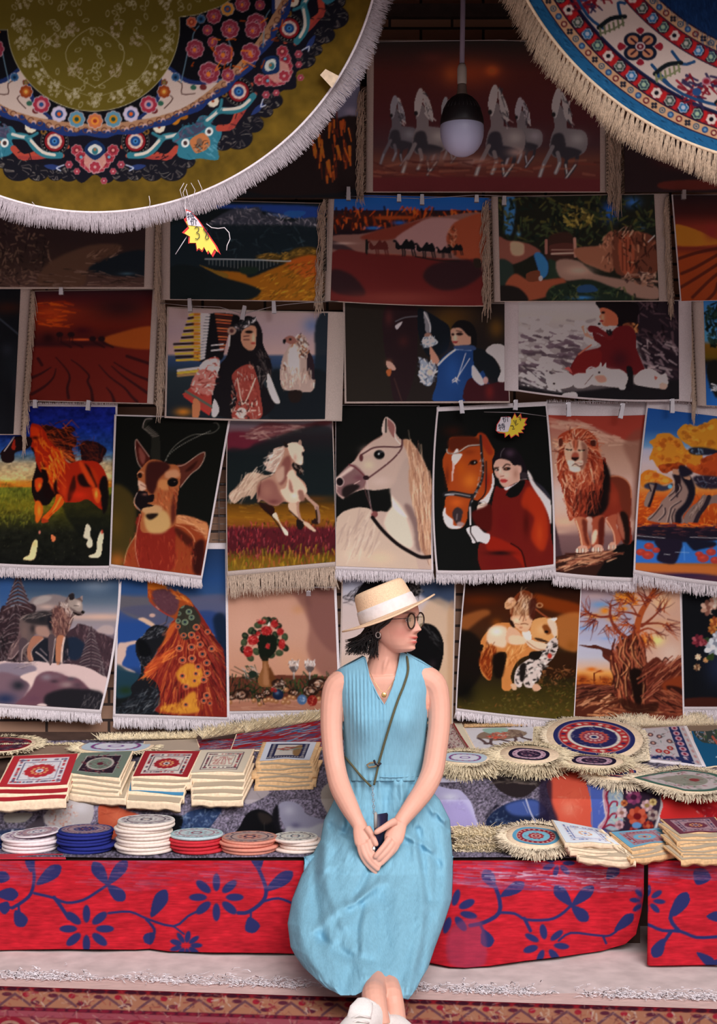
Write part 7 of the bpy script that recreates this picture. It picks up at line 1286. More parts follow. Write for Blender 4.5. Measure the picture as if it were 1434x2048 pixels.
# ---------------------------------------------------------------- mat patterns
def pat(kind, A='8c1c24', B='d8c4c0', Cc='1c2850', n=100, seed=1):
    c = Cv(0, 0, n, n, A, st=1); r = np.random.RandomState(seed)
    def vine(q0, q1, cols, k=26):
        for i in range(k):
            t = 6.283*i/k; x, y = 50+math.cos(t)*(q0+q1)/2, 50+math.sin(t)*(q0+q1)/2; c.e(x, y, (q1-q0)*.36, (q1-q0)*.36, cols[i % len(cols)]); 
            if i % 2: c.e(x, y, (q1-q0)*.16, (q1-q0)*.16, B)
    if kind == 'rect':          # border, small-flower guard, medallion field
        c.p([(12,10),(88,10),(88,90),(12,90)], B, sm=0)
        for i in range(90):
            s_ = r.randint(4); t = 14+r.rand()*72; x, y = [(t,16),(t,84),(17,t),(83,t)][s_]; c.e(x, y, 2.2, 2.2, [Cc,A,'806878'][i % 3])
        c.p([(22,22),(78,22),(78,78),(22,78)], Cc, sm=0); c.p([(23.5,23.5),(76.5,23.5),(76.5,76.5),(23.5,76.5)], B, sm=0)
        c.s(60, [(25,25),(75,25),(75,75),(25,75)], ['a89088', A, '8c7078'], 4, 40, 1.4, 60, .7)
        for k in range(12): t = 6.283*k/12; c.e(50+math.cos(t)*17, 50+math.sin(t)*15, 6, 6, A)
        c.e(50, 50, 18, 16, A); 
        for k in range(10): t = 6.283*k/10; c.e(50+math.cos(t)*11, 50+math.sin(t)*10, 2.6, 2.6, 'd89060')
        c.e(50, 50, 6, 6, B); c.e(50, 50, 3, 3, Cc)
    elif kind == 'dark':
        c.p([(16,14),(84,14),(84,86),(16,86)], 'b0a8a0', sm=0); c.p([(17.5,15.5),(82.5,15.5),(82.5,84.5),(17.5,84.5)], Cc, sm=0); c.s(120, [(18,16),(82,16),(82,84),(18,84)], ['8c3440','6c5058','5c2430','9c8078'], 4, 40, 2, 60, .8); c.e(50, 48, 26, 26, B); c.e(50, 48, 22, 22, A); c.s(80, [(34,32),(66,32),(66,64),(34,64)], ['5c5c54','8c8c80','6c3440'], 5, 30, 1.6, 60, .8); c.e(50, 48, 6, 6, '5c2430')
    elif kind == 'vinefield':
        c.p([(14,12),(86,12),(86,88),(14,88)], Cc, sm=0); c.p([(16,14),(84,14),(84,86),(16,86)], B, sm=0)
        for i in range(120): s_ = r.randint(4); t = 18+r.rand()*64; x, y = [(t,20),(t,80),(21,t),(79,t)][s_]; c.e(x, y, 2, 2, [Cc,'a04850'][i % 2])
        c.p([(27,27),(73,27),(73,73),(27,73)], Cc, sm=0); c.p([(28.5,28.5),(71.5,28.5),(71.5,71.5),(28.5,71.5)], B, sm=0)
        for i in range(36): x, y = 30+r.rand()*40, 30+r.rand()*40; c.e(x, y, 2+r.rand()*3, 2, ['b06c68','a88078','c09080'][i % 3], rot=r.randint(180), ring=.4)
        for k in range(5): c.l([(34+k*8, 66),(38+k*6, 50),(50+(k-2)*3, 34)], 1.4, 'a04c50', .8)
    elif kind == 'camel':
        c.p([(12,10),(88,10),(88,90),(12,90)], Cc, sm=0)
        for i in range(14): t = 14+i*5.4; c.e(t, 84, 2, 2, B); c.e(18, t, 3, 1.2, B); c.e(82, t, 3, 1.2, B)
        c.p([(26,16),(74,16),(74,76),(26,76)], 'c8b8b0', sm=0); c.p([(60,30),(74,20),(74,76),(62,70)], '8c6848', soft=2); c.s(30, [(32,34),(66,28),(66,48),(34,50)], ['8c4c3c','6c5850','a03028','78a098'], 14, 0, 2.4, 16, .8)
    elif kind == 'camelbig':
        c.s(20, [(0,0),(100,0),(100,100),(0,100)], ['d8ccd0','c4b4b8'], 20, 0, 6, 20, .4); BR = '5c4444'
        c.p([(14,40),(22,20),(44,12),(74,10),(90,26),(84,40),(60,50),(40,54),(28,44)], '8c7060'); c.p([(28,4),(60,2),(60,20),(40,26),(28,16)], '98b0a4'); c.s(60, [(34,24),(60,18),(60,44),(36,48)], ['c03028','d86048','d8b0a0'], 5, 20, 2.4, 60, .9)
        for P in ([(36,46),(34,66),(46,80),(50,92)], [(46,48),(60,58),(74,66)], [(72,44),(74,56),(68,68)], [(82,34),(84,46),(96,56)], [(16,40),(22,50),(26,62)]): c.l(P, 5, BR); c.e(P[-1][0]+2, P[-1][1]+1, 6, 4, BR)
        c.s(40, [(64,12),(90,20),(84,40),(62,46)], ['6c5048','a88c78'], 6, 80, 1.6, 20, .8)
    elif kind == 'round':       # concentric medallion disc
        c.e(50, 50, 50, 50, A); c.e(50, 50, 44, 44, B); vine(36, 44, [Cc, A, '806070'], 30); c.e(50, 50, 34, 34, Cc, ring=.06); c.s(90, [(24,24),(76,24),(76,76),(24,76)], ['906870', A, 'a89088'], 5, 30, 1.6, 60, .6); c.e(50, 50, 22, 22, A); vine(14, 21, [B, Cc], 16); c.e(50, 50, 11, 11, Cc); c.e(50, 50, 7, 7, B); c.e(50, 50, 3, 3, A)
    elif kind == 'navyred':
        c.e(50, 50, 50, 50, '2a2c60'); c.e(50, 50, 43, 43, 'd0b4b0'); c.e(50, 50, 42, 42, 'b42c30')
        for i in range(26): t = 6.283*i/26; c.e(50+math.cos(t)*37, 50+math.sin(t)*37, 3, 2.4, ['e0c8b8','c88878','402850'][i % 3])
        c.e(50, 50, 32, 32, 'e0d0c4'); c.e(50, 50, 28, 28, '2a2858'); c.s(60, [(26,26),(74,26),(74,74),(26,74)], ['908c98','1c1c40'], 4, 30, 1.4, 60, .7)
        for i in range(16): t = 6.283*i/16; c.e(50+math.cos(t)*15, 50+math.sin(t)*15, 3.4, 3, 'c05048')
        c.e(50, 50, 14, 14, '8c3448'); 
        for i in range(12): t = 6.283*i/12; c.e(50+math.cos(t)*10, 50+math.sin(t)*10, 2, 2, 'd8a8a0')
        c.e(50, 50, 6, 6, 'd8c0b8'); c.e(50, 50, 3.4, 3.4, '2a3060')
    elif kind == 'pale':
        c.e(50, 50, 50, 50, 'c0c8d4'); c.e(50, 50, 36, 34, '6c3c80', ring=.12); c.e(50, 50, 28, 26, 'd8d0dc'); 
        for i in range(14): t = 6.283*i/14; c.e(50+math.cos(t)*33, 50+math.sin(t)*30, 3, 3, 'a04878')
        c.e(50, 50, 12, 10, '7c5090', ring=.3)
    elif kind == 'blackpink':
        c.e(50, 50, 50, 50, '201830'); c.e(50, 50, 40, 40, 'c8a0b0'); vine(32, 39, ['6c3050','a06078'], 22); c.e(50, 50, 28, 28, '281c34'); c.s(50, [(34,34),(66,34),(66,66),(34,66)], ['c898a8','8c5068'], 7, 30, 2, 60, .8)
    elif kind == 'floral':
        c.p([(0,0),(100,0),(100,100),(0,100)], 'c8b8bc', sm=0); c.p([(60,0),(86,0),(86,100),(60,100)], '28305c', sm=0); 
        for y in range(4, 100, 14): c.e(73, y, 8, 6, 'c898a8'); c.e(73, y, 3.5, 3, '8c2840'); c.e(93, y+4, 3, 4, 'c08c8c')
        c.p([(0,84),(86,84),(86,96),(0,96)], '28305c', sm=0); c.s(24, [(0,85),(84,85),(84,95),(0,95)], ['c898a8','d0c0c8'], 5, 10, 3, 60, .8)
        for x, y in ((10,20),(30,26),(46,60),(20,70),(36,72),(50,40),(12,46)): c.e(x, y, 7, 6, '6c4c50' if y < 50 else 'b03030'); c.e(x, y, 3, 3, 'd8a090')
        c.s(50, [(0,4),(58,4),(58,82),(0,82)], ['3c5c54','8c4c50','a8a0a0'], 6, 30, 1.6, 60, .7)
    elif kind == 'brownfloral':
        c.p([(0,0),(60,0),(84,100),(0,100)], 'b8a098', sm=0); c.s(160, [(0,0),(60,0),(80,92),(0,92)], ['6c2c38','4c3038','a07070','8c4850'], 6, 40, 2.6, 60, .85); c.l([(56,0),(78,94),(0,97)], 7, '5c3830', sm=0); c.l([(56,0),(78,94),(0,97)], 2.4, 'a88070', sm=0); c.p([(66,0),(100,0),(100,100),(88,100)], 'd8c4ac', sm=0)
    elif kind == 'bluewave':
        c.s(260, [(0,0),(100,0),(100,100),(0,100)], ['5c8cac','2c4c74','7c6c80','8c3440','a0a8b4','3c6484','504060'], 14, -18, 3, 20, .85)
    elif kind == 'blueflowers':
        c.p([(0,0),(100,0),(100,100),(0,100)], '1c5880', sm=0); c.p([(10,0),(100,0),(100,40),(50,38),(20,30)], '3c4440'); c.s(60, [(14,0),(100,0),(100,40),(30,30)], ['a8a0b0','5c7c9c','b09088','4c5c3c'], 8, 30, 3, 60, .9); c.l([(60,20),(74,40),(84,56)], 7, 'b85848'); c.l([(64,76),(80,74),(98,72)], 3, 'a8c0d0')
    elif kind == 'teal':
        c.e(50, 50, 50, 50, '48685c'); c.e(50, 50, 42, 42, 'c8b4b4'); c.s(120, [(12,20),(88,12),(94,80),(16,84)], ['8c3c4c','6c6c5c','a86870','506850'], 5, 30, 2, 60, .8); c.e(50, 50, 27, 25, '948c80'); c.s(50, [(30,30),(70,30),(70,70),(30,70)], ['6c7464','a09c90','8c5c5c'], 5, 20, 1.6, 60, .8); c.e(62, 50, 6, 6, '8c3c3c')
    elif kind == 'bluered':
        c.e(50, 50, 50, 50, '5c98b8'); c.e(50, 50, 41, 41, 'c89c90'); c.e(50, 50, 39, 39, '8c2030'); 
        for i in range(20): t = 6.283*i/20; c.e(50+math.cos(t)*35, 50+math.sin(t)*35, 2.6, 2.6, 'd0a090')
        c.e(50, 50, 29, 29, '7cb0c4'); c.s(40, [(28,28),(72,28),(72,72),(28,72)], ['4c7894','b06870'], 4, 30, 1.6, 60, .7); 
        for i in range(10): t = 6.283*i/10; c.e(50+math.cos(t)*13, 50+math.sin(t)*13, 4, 4, 'a02c34')
        c.e(50, 50, 11, 11, 'c89088'); c.e(50, 50, 7, 7, '8c2838'); c.e(50, 50, 3, 3, 'd8b0a0')
    return c
def mplane(py, h, low): return lowD(py, h) if low else shelfD(py, h)
def sqmat(label, quad, h, pt, low=False, T=5.5, flange=12, cm='canvas', group=None, dy=0, fine=True, border=None, seed=0, sides=3, wav=1.2):
    TL, TR, BR, BL = [np.array(p, float)+[0, dy] for p in quad]; hb, hf = h if hasattr(h, '__len__') else (h, h); r = np.random.RandomState(abs(seed)+17); ph = r.rand(6)*6
    H = np.linalg.norm((BL+BR-TL-TR)/2); Wd = np.linalg.norm(TR-TL)
    def wp(u, v, off=0.):
        u = np.asarray(u, float); v = np.asarray(v, float); vc = np.minimum(v, 1)[..., None]; uu = u[..., None]
        p = TL*(1-uu)*(1-vc)+TR*uu*(1-vc)+BR*uu*vc+BL*(1-uu)*vc; ex = np.maximum(v-1, 0)
        d = mplane(p[..., 1], hb+(hf-hb)*vc[..., 0], low)
        y = p[..., 1]+ex*H+wav*np.sin(u*5+ph[0])*np.clip(v, 0, 1)+wav*.7*np.sin(u*13+ph[1])*np.clip(v-.8, 0, 1)*2
        d = d-np.minimum(ex*H, 3)*.0012+off
        return np.stack([(p[..., 0]-717)/F*d, d, CZ-(y-HZ)/F*d], -1)
    c0 = Vector(wp(np.array(.5), np.array(.9)).tolist()); root = empty('square_mat', c0, label=label, cat='mat', group=group)
    nu, nv = (84, 60) if fine else (10, 6); U, V = np.meshgrid(np.linspace(0, 1, nu), np.linspace(0, 1, nv)); W = wp(U, V)
    if pt is not None and not isinstance(pt, str): dye = np.clip(lin(pt.samp(U*99, V*99))/egain(1560), 0, .85)
    else: dye = np.zeros(U.shape+(3,))+np.clip(lin(hx(pt or 'c0a890'))/egain(1560), 0, .85)
    fastmesh('woven_top', W.reshape(-1,3), quads(nu, nv)[:, ::-1], M['pile'], root, dye.reshape(-1,3))
    e = flange/H; s_ = sides/Wd; us = np.r_[-s_, np.linspace(0, 1, 28), 1+s_]; vs = np.r_[-.02, np.linspace(0, 1, 7), np.linspace(1, 1+e, 5)[1:]]; U, V = np.meshgrid(us, vs)
    A = wp(U, V, .0012); B = wp(U, V, .0022); A[..., 2] -= .0008; B[..., 2] -= T*4.9/F*(1+.25*np.sin(U*19+ph[2])); n, m = len(us), len(vs); k = n*m
    A[-1, :, 2] -= .001*np.sin(us*31+ph[3]); Q = [tuple(q) for q in quads(n, m)[:, ::-1]]+[tuple(x+k for x in q) for q in quads(n, m)]
    for i in range(n-1): Q += [(i, i+1, k+i+1, k+i), ((m-1)*n+i+1, (m-1)*n+i, k+(m-1)*n+i, k+(m-1)*n+i+1)]
    for i in range(m-1): Q += [((i+1)*n, i*n, k+i*n, k+(i+1)*n), (i*n+n-1, (i+1)*n+n-1, k+(i+1)*n+n-1, k+i*n+n-1)]
    fastmesh('canvas_edge', np.concatenate([A.reshape(-1,3), B.reshape(-1,3)]), Q, M[cm], root)
    return root
def stack(n, labels, quad, h, pt, step, jx, cm, group, low=False, colors=(), **k):
    r = np.random.RandomState(int(quad[0][0])+5); hb, hf = h if hasattr(h, '__len__') else (h, h); dy = 0
    for i in range(n):
        q = [(x+(r.randn()*3+jx*i if i else 0), y) for x, y in quad]; th = .0105*i*(hf/.06 if low else 1)
        sqmat(labels[min(i, len(labels)-1)], q, (max(hb-.009*i, .004), max(hf-.009*i, .003)), pt if i == 0 else (colors[i % len(colors)] if colors else None), low, cm=cm, group=group, dy=dy, fine=(i == 0), seed=i+int(quad[0][0]), **k)
        dy += step*(.85+.3*r.rand())
ORD = ['second', 'third', 'fourth', 'fifth', 'sixth', 'seventh', 'eighth']
def labs(top, base, n): return [top]+['cream canvas edge of the %s mat down in the %s' % (ORD[i], base) for i in range(n-1)]
stack(3, labs('red bordered mat with white field on the leftmost cloth stack', 'leftmost red mat stack', 3), ((28,1512),(156,1507),(134,1570),(-4,1574)), .062, pat('rect', 'b42c34', 'd8ccd0', '5c5470'), 15, -2, 'canvas', 'mats in the leftmost stack', colors=('a82830',), flange=17)
stack(5, labs('grey green bordered mat with dark medallion topping its stack', 'grey green topped stack', 5), ((162,1506),(264,1502),(238,1556),(134,1545)), .062, pat('dark', '6c7468', 'b0a098', '2c1c28', seed=2), 9.5, .5, 'canvas', 'mats in the grey green topped stack', flange=12)
stack(3, labs('dark red bordered mat with red medallion topping its stack', 'dark red topped stack', 3), ((290,1502),(400,1502),(375,1553),(266,1551)), .062, pat('rect', '98242c', 'd0bcb4', '382838', seed=3), 11, 0, 'canvas', 'mats in the dark red topped stack', flange=13)
stack(2, ['blue edged mat sticking out low under the dark red stack', 'lowest cream mat under the blue edged mat'], ((262,1560),(372,1566),(366,1590),(258,1582)), .032, '4c88b0', 18, -6, 'canvas', 'lower mats under the dark red topped stack', flange=14)
stack(5, labs('cream mat with fine vine pattern topping its stack', 'cream vine topped stack', 5), ((403,1500),(506,1498),(486,1544),(382,1544)), .062, pat('vinefield', 'd0bca8', 'd8c8b8', '4c3440', seed=4), 13.5, .5, 'canvas', 'mats in the cream vine topped stack', flange=10)
stack(7, labs('white mat with navy frame and small camel scene topping its stack', 'camel topped ochre stack', 7), ((533,1484),(633,1484),(619,1519),(519,1521)), .070, pat('camel', 'd0ccd8', 'd8c8c0', '282848', seed=5), 9, 0, 'canvas2', 'mats in the camel topped ochre stack', flange=9, sides=8, wav=2)
stack(6, labs('white mat with navy corners on the tilted stack at lower right', 'tilted white topped stack', 6), ((1106,1640),(1202,1658),(1240,1689),(1132,1683)), (.10,.058), pat('rect', 'd8d8e0', 'd8d0d8', '50609c', seed=6), 6.5, 5, 'canvas', 'mats in the tilted white topped stack', low=True, flange=8, wav=2)
stack(4, labs('light blue bordered mat with red field between the right stacks', 'light blue topped stack', 4), ((1222,1664),(1318,1656),(1352,1679),(1262,1696)), (.075,.045), pat('rect', '70a4c0', 'a87880', '802838', seed=7), 8, 1, 'canvas2', 'mats in the light blue topped stack', low=True, flange=7, wav=2)
stack(8, labs('dark red mat topping the tall stack at lower right corner', 'tall right corner stack', 8), ((1324,1638),(1428,1634),(1452,1662),(1360,1668)), (.105,.075), pat('rect', '6c3444', 'a88088', '302848', seed=8), 7.3, 1, 'canvas2', 'mats in the tall right corner stack', low=True, flange=8, wav=1.8)
# ---------------------------------------------------------------- round table discs on the low shelf
def disc(label, cx, cy, rx, z, col, pt=None, group=None, T=.0105, tilt=0, seed=0, lift=0):
    D = lowD(cy, .004); R = rx/F*D; c = Vector(((cx-717)/F*D, D, z)); root = empty('round_mat', c, label=label, cat='mat', group=group); r = np.random.RandomState(seed)
    rot = Matrix.Rotation(math.radians(tilt), 3, 'Y') @ Matrix.Rotation(math.radians(r.randn()*.6), 3, 'X')
    prof = [(.001,0),(R-.004,0),(R-.001,.002),(R,T*.5),(R-.001,T*.85),(R-.005,T),(.001,T)]
    m = MB().lathe((0,0,0), prof, 56); m.V = [tuple(c+rot @ Vector(v)) for v in m.V]; m.build('padded_disc', mat_of(col), root)
    if pt is not None:
        nr, na = 30, 110; rr = np.linspace(.01, (R-.003), nr)[:, None]; a = np.linspace(0, 2*math.pi, na, endpoint=False)[None]; X, Y = rr*np.cos(a), rr*np.sin(a); dye = np.clip(lin(pt.samp(50+X/R*50, 50+Y/R*50))/egain(1690), 0, .85)
        V = np.stack([X, Y, X*0+T+.0006], -1).reshape(-1, 3); V = (np.array(rot) @ V.T).T+np.array(c); q = quads(na, nr, True)
        fastmesh('woven_face', V, q, M['pile'], root, dye.reshape(-1, 3))
    return D
_mc = {}
def mat_of(col):
    if col not in _mc: _mc[col] = mat('felt_'+col, tuple(np.clip(lin(hx(col))/.95, 0, .85)), .9, noise=.08, scale=120, spec=.1)
    return _mc[col]
def discs(n, lab, base, cx, cy, rx, col, pt, group, T=.0105, top=None, j=2.2):
    r = np.random.RandomState(abs(cx)+3)
    for i in range(n):
        tp = i == n-1; disc(lab if tp else '%s disc, %s' % (base, ['lowest of its stack','second from the bottom','third from the bottom','fourth from the bottom','fifth from the bottom','sixth from the bottom','seventh from the bottom','eighth from the bottom','ninth from the bottom'][i]), cx+(r.randn()*j), cy, rx*(1+.02*r.randn()), .2945+T*1.04*i, (top or col) if tp else col, pt if tp else None, group, T, seed=i)
discs(4, 'white disc with pink floral face in the first stack from the left edge', 'cream white stack at far left', 62, 1697, 56, 'ecdcdc', pat('round', 'e0d0d4', 'c8b0b8', '806080', seed=1), 'white discs at far left')
disc('tilted pale floral disc leaning on the far left white stack', 75, 1697, 47, .294+.0437+.006, 'e8dce0', pat('round', 'dcd0d4', 'b08890', '787088', seed=4), None, T=.006, tilt=-5)
discs(6, 'navy blue disc with dark floral face', 'navy blue stack', 172, 1698, 55, '28307c', pat('round', '30386c', 'a08088', '5c3048', seed=2), 'navy discs')
discs(9, 'cream disc with dark ringed face on the tallest disc stack', 'tall cream stack', 290, 1699, 57, 'ecdcd0', pat('round', 'dcd0cc', 'c0b0b0', '483848', seed=3), 'cream discs in the tallest stack')
discs(5, 'light blue disc on top of the red stack', 'bright red stack', 391, 1699, 53, 'c4323c', pat('round', 'a8c0c4', 'c0c4c8', '904858', seed=4), 'red discs', top='b8ccd0')
discs(4, 'coral disc with black and pink medallion', 'coral stack', 498, 1700, 57, 'd8907c', pat('round', 'c08070', 'b09088', '38283c', seed=5), 'coral discs')
discs(4, 'cream disc with beaded ring beside the blue dress', 'cream stack beside the dress', 596, 1699, 46, 'ecd8cc', pat('round', 'dcd4cc', 'd0c4b8', '38384c', seed=6), 'cream discs beside the dress')
discs(3, 'navy disc cut by the left edge of the photo', 'navy stack at the left edge', -20, 1694, 32, '28386c', pat('round', '304068', '8090a8', '5c3048', seed=7), 'navy discs at the left edge')
# ---------------------------------------------------------------- fringed rounds lying on the shelves
def fdisc(label, cx, cy, rx, ry, pt, ring=1.18, fl=.035, mt='yellowfr', low=False, h=.01, layers=1, n=900, shape=None, ringmat='canvas', group=None, fdown=.3):
    D0 = mplane(cy, h, low); R = rx/F*D0; el = math.atan2(cy-HZ, F); tl = math.asin(min(.95, ry/rx))-el; ux = Vector((1,0,0)); uy = Vector((0, math.cos(tl), math.sin(tl))); nn = ux.cross(uy)
    c = at(cx, cy, D0)+Vector((0,0,.002)); root = empty('fringed_round_mat', c, label=label, cat='mat', group=group); r = np.random.RandomState(abs(int(cx)))
    sh = shape or (lambda a: np.ones_like(a))
    nr, na = 44, 150; a = np.linspace(0, 2*math.pi, na, endpoint=False)
    q = np.linspace(.01, 1, nr)[:, None]*sh(a)[None]*R; X, Y = q*np.cos(a), q*np.sin(a); wv = .002*np.sin(a*3+1)*np.linspace(0, 1, nr)[:, None]**2
    q1 = np.linspace(.01, 1, nr)[:, None]*np.ones(na)
    dye = np.clip(lin(pt.samp(50+q1*np.cos(a)*49, 50-q1*np.sin(a)*49))/egain(1560), 0, .85)
    P = np.array(c)+X[..., None]*np.array(ux)+Y[..., None]*np.array(uy)+(wv+.002)[..., None]*np.array(nn)
    fastmesh('woven_face', P.reshape(-1,3), quads(na, nr, True), M['pile'], root, dye.reshape(-1,3))
    V = []
    for rad, hh in ((.01,-.004),(ring,-.004),(ring*1.01,-.002),(ring,.0005),(.8,.0015),(.01,.0015)):
        for k in range(na): V.append(np.array(c)+rad*sh(a)[k]*R*(math.cos(a[k])*np.array(ux)+math.sin(a[k])*np.array(uy))+(hh+.002*math.sin(a[k]*3+1)*min(rad,1)**2)*np.array(nn))
    fastmesh('canvas_ring', V, quads(na, 6, True), M[ringmat], root)
    for L_ in range(layers):
        m = n; aa = np.sort(r.rand(m))*2*math.pi; s = sh(aa); off = np.array([0, .004*L_, -.011*L_]); dirv = np.stack([np.cos(aa), np.sin(aa)], 1)+r.randn(m, 2)*.22; ll = fl*(.7+.5*r.rand(m))
        B0 = np.array(c)+off+(s*R*ring*.99)[:, None]*(np.cos(aa)[:, None]*np.array(ux)+np.sin(aa)[:, None]*np.array(uy))
        dv = dirv[:, :1]*np.array(ux)+dirv[:, 1:]*np.array(uy); front = np.clip(-np.sin(aa), 0, 1)[:, None]
        P1 = B0+dv*ll[:, None]*.5+np.array([0,0,.003])-front*np.array([0,0,1])*ll[:, None]*.15*fdown; P2 = B0+dv*ll[:, None]*.95+r.randn(m, 3)*.002-front*np.array([0,0,1])*ll[:, None]*.6*fdown+np.array([0,0,.002])
        va, qa = strands(B0, P1, P2, .0018, .0013); fastmesh('fringe', va, qa, M[mt], root, smooth=False)
    return root
fdisc('large navy and red medallion round with cream ring on the upper shelf', 1188, 1476, 81, 36, pat('navyred'), ring=1.19, fl=.022, mt='tassel', h=.03, n=900)
fdisc('pale blue grey oval on a thick tan fringe right beside the arm', 930, 1517, 44, 11, pat('pale'), ring=1.1, fl=.05, mt='yellowfr', layers=3, h=.035, n=900, fdown=.9)
fdisc('black and pink oval round on tan fringe under the camel mat', 1058, 1510, 41, 12.5, pat('blackpink'), ring=1.45, fl=.045, mt='yellowfr', layers=3, h=.035, n=900, fdown=.8)
fdisc('small violet and white oval below the large navy medallion', 1188, 1523, 44, 10, pat('blackpink', seed=3), ring=1.3, fl=.04, mt='yellowfr', h=.035, n=800, fdown=.6)
fdisc('navy rimmed round hanging over the shelf front under the small violet oval', 1234, 1545, 38, 12, pat('navyred'), ring=1.35, fl=.045, mt='tassel', h=.02, n=800, fdown=.9)
fdisc('green teardrop mat with pale flowers at the right edge', 1368, 1562, 92, 26, pat('teal'), ring=1.06, fl=.04, mt='tassel', h=.03, n=1100, fdown=.8, shape=lambda a: np.where(np.cos(a+.2) < 0, 1/(np.abs(np.cos(a+.2))/1.08+np.abs(np.sin(a+.2))/.86+1e-6), 1/np.sqrt((np.cos(a+.2)/.92)**2+(np.sin(a+.2)/.86)**2)))
fdisc('light blue and red round with cream fringe on the low shelf', 1072, 1674, 47, 18, pat('bluered'), ring=1.3, fl=.03, mt='tassel', low=True, h=.05, layers=2, n=900, fdown=.9)
fdisc('dark red round lying at the far left of the upper shelf', -4, 1490, 66, 14, pat('round', '8c2430', '503040', '281c28'), ring=1.12, fl=.035, mt='yellowfr', h=.015, n=600)
fdisc('pale round with a dark ring behind the grey green topped stack', 232, 1494, 68, 12, pat('pale'), ring=1.1, fl=.035, mt='yellowfr', h=.012, n=700)
# pile of shaggy fringed mats beside the dress
for i in range(5):
    c = at(958+(i % 2)*8-i, 1722-11.5*i, 4.83+.012*i); root = empty('fringed_mat', c, label=['lowest shaggy cream mat of the fringe pile beside the dress','second shaggy mat from the bottom of the fringe pile','middle shaggy mat of the fringe pile','fourth shaggy mat from the bottom of the fringe pile','top folded shaggy mat of the fringe pile'][i], cat='mat', group='shaggy fringed mats beside the dress')
    z = c.z; x0, x1 = c.x-.075, c.x+.10-.006*i; m = MB(); m.hexa([(x0,c.y,z),(x1,c.y,z),(x1,c.y+.13,z),(x0,c.y+.13,z),(x0,c.y,z+.009),(x1,c.y,z+.009),(x1,c.y+.13,z+.012),(x0,c.y+.13,z+.012)]); m.build('folded_canvas', M['canvas'], root, smooth=False)
    r = np.random.RandomState(i+40); n = 1500; t = r.rand(n); side = r.rand(n); tp = r.rand(n)*(r.rand(n) < .5); B0 = np.stack([np.where(side < .8, x0+(x1-x0)*t, x1), np.where(side < .8, c.y+.13*tp, c.y+.12*t), z+.009*r.rand(n)+.006*(tp > 0)], -1)
    dv = np.stack([np.where(side < .8, r.randn(n)*.5, .9), np.where(side < .8, -.55, r.randn(n)*.4), .1+.25*r.randn(n)], -1); ll = (.024*(.6+.7*r.rand(n)))[:, None]
    va, qa = strands(B0, B0+dv*ll*.55+[0,0,.002], B0+dv*ll+r.randn(n, 3)*.005, .0019, .0012); fastmesh('fringe', va, qa, M['tassel'] if i % 2 else M['yellowfr'], root, smooth=False)
# flat mats lying on the upper shelf
def laymat(label, quad, h, pt, cm='canvas', fringe=None, T=3, flange=2, sides=2):
    root = sqmat(label, quad, h, pt, False, T=T, flange=flange, cm=cm, sides=sides, wav=.6); root.name = 'woven_mat'
    for (e0, e1, dx, dy, L, mt, n) in (fringe or []):
        r = np.random.RandomState(abs(int(e0[0]))); t = np.sort(r.rand(n)); X = e0[0]+(e1[0]-e0[0])*t; Y = e0[1]+(e1[1]-e0[1])*t; hb = h[0] if hasattr(h, '__len__') else h; D = mplane(Y, hb, False)
        B0 = np.stack([(X-717)/F*D, D, CZ-(Y-HZ)/F*D], -1); ll = L*(.45+.9*r.rand(n))*D/F; jx = r.randn(n)*.5
        P2 = B0+np.stack([(dx+jx)*ll, -.004*r.rand(n), -dy*ll], -1); P1 = (B0+P2)/2+np.stack([r.randn(n)*.002, -.008-.004*r.rand(n), .004*r.rand(n)], -1)
        va, qa = strands(B0, P1, P2, .0016, .0012); fastmesh('fringe', va, qa, M[mt], root, smooth=False)
    return root
laymat('light blue and lavender mat lying behind the cream vine stack', ((380,1480),(474,1477),(462,1500),(352,1503)), .010, pat('bluewave'))
laymat('blue patterned rug with straw fringe propped at the back beside the arm', ((474,1468),(652,1438),(660,1496),(462,1500)), (.035,.012), pat('bluewave', seed=3), fringe=[((405,1478),(500,1462),.1,-1,20,'yellowfr',500), ((490,1466),(655,1438),.25,-.9,22,'yellowfr',1100)])
laymat('cream mat with straw fringe lying behind the leftmost stack', ((-4,1492),(150,1490),(160,1506),(-10,1512)), .012, '8c7060', fringe=[((-4,1496),(150,1494),.05,1,22,'yellowfr',900), ((-4,1492),(150,1490),.1,-.5,10,'yellowfr',300)])
laymat('pale mat edge with straw tassels behind the dark red topped stack', ((290,1482),(392,1478),(400,1500),(285,1502)), .012, 'b09888', fringe=[((200,1481),(392,1477),.1,-.8,16,'yellowfr',1100)])
laymat('brown floral mat with wide cream border right of the arm', ((880,1446),(922,1446),(950,1500),(884,1504)), .016, pat('brownfloral'))
laymat('white mat with a walking camel in red saddle cloth', ((928,1456),(1066,1454),(1062,1498),(946,1508)), .012, pat('camelbig', 'd4c8cc', n=100), cm='white', fringe=[((1068,1452),(1064,1500),1,.1,26,'yellowfr',700), ((930,1455),(1066,1452),0,-.7,9,'canvas2',500)])
laymat('white mat with navy floral border right of the large medallion', ((1290,1457),(1368,1452),(1404,1530),(1302,1518)), .016, pat('floral'), cm='white', flange=5, sides=6, fringe=[((1290,1460),(1300,1520),-1,.15,26,'tassel',800)])
laymat('deep blue mat with flowers at the right edge of the upper shelf', ((1382,1460),(1450,1458),(1450,1530),(1404,1534)), .012, pat('blueflowers'))
laymat('back mat whose bushy straw fringe stands below the old tree rug', ((1230,1452),(1450,1450),(1450,1462),(1240,1464)), .012, '8c7060', fringe=[((1236,1454),(1450,1450),.12,-.9,24,'tassel',1700), ((1320,1448),(1365,1450),.4,-.8,32,'tassel',300)])
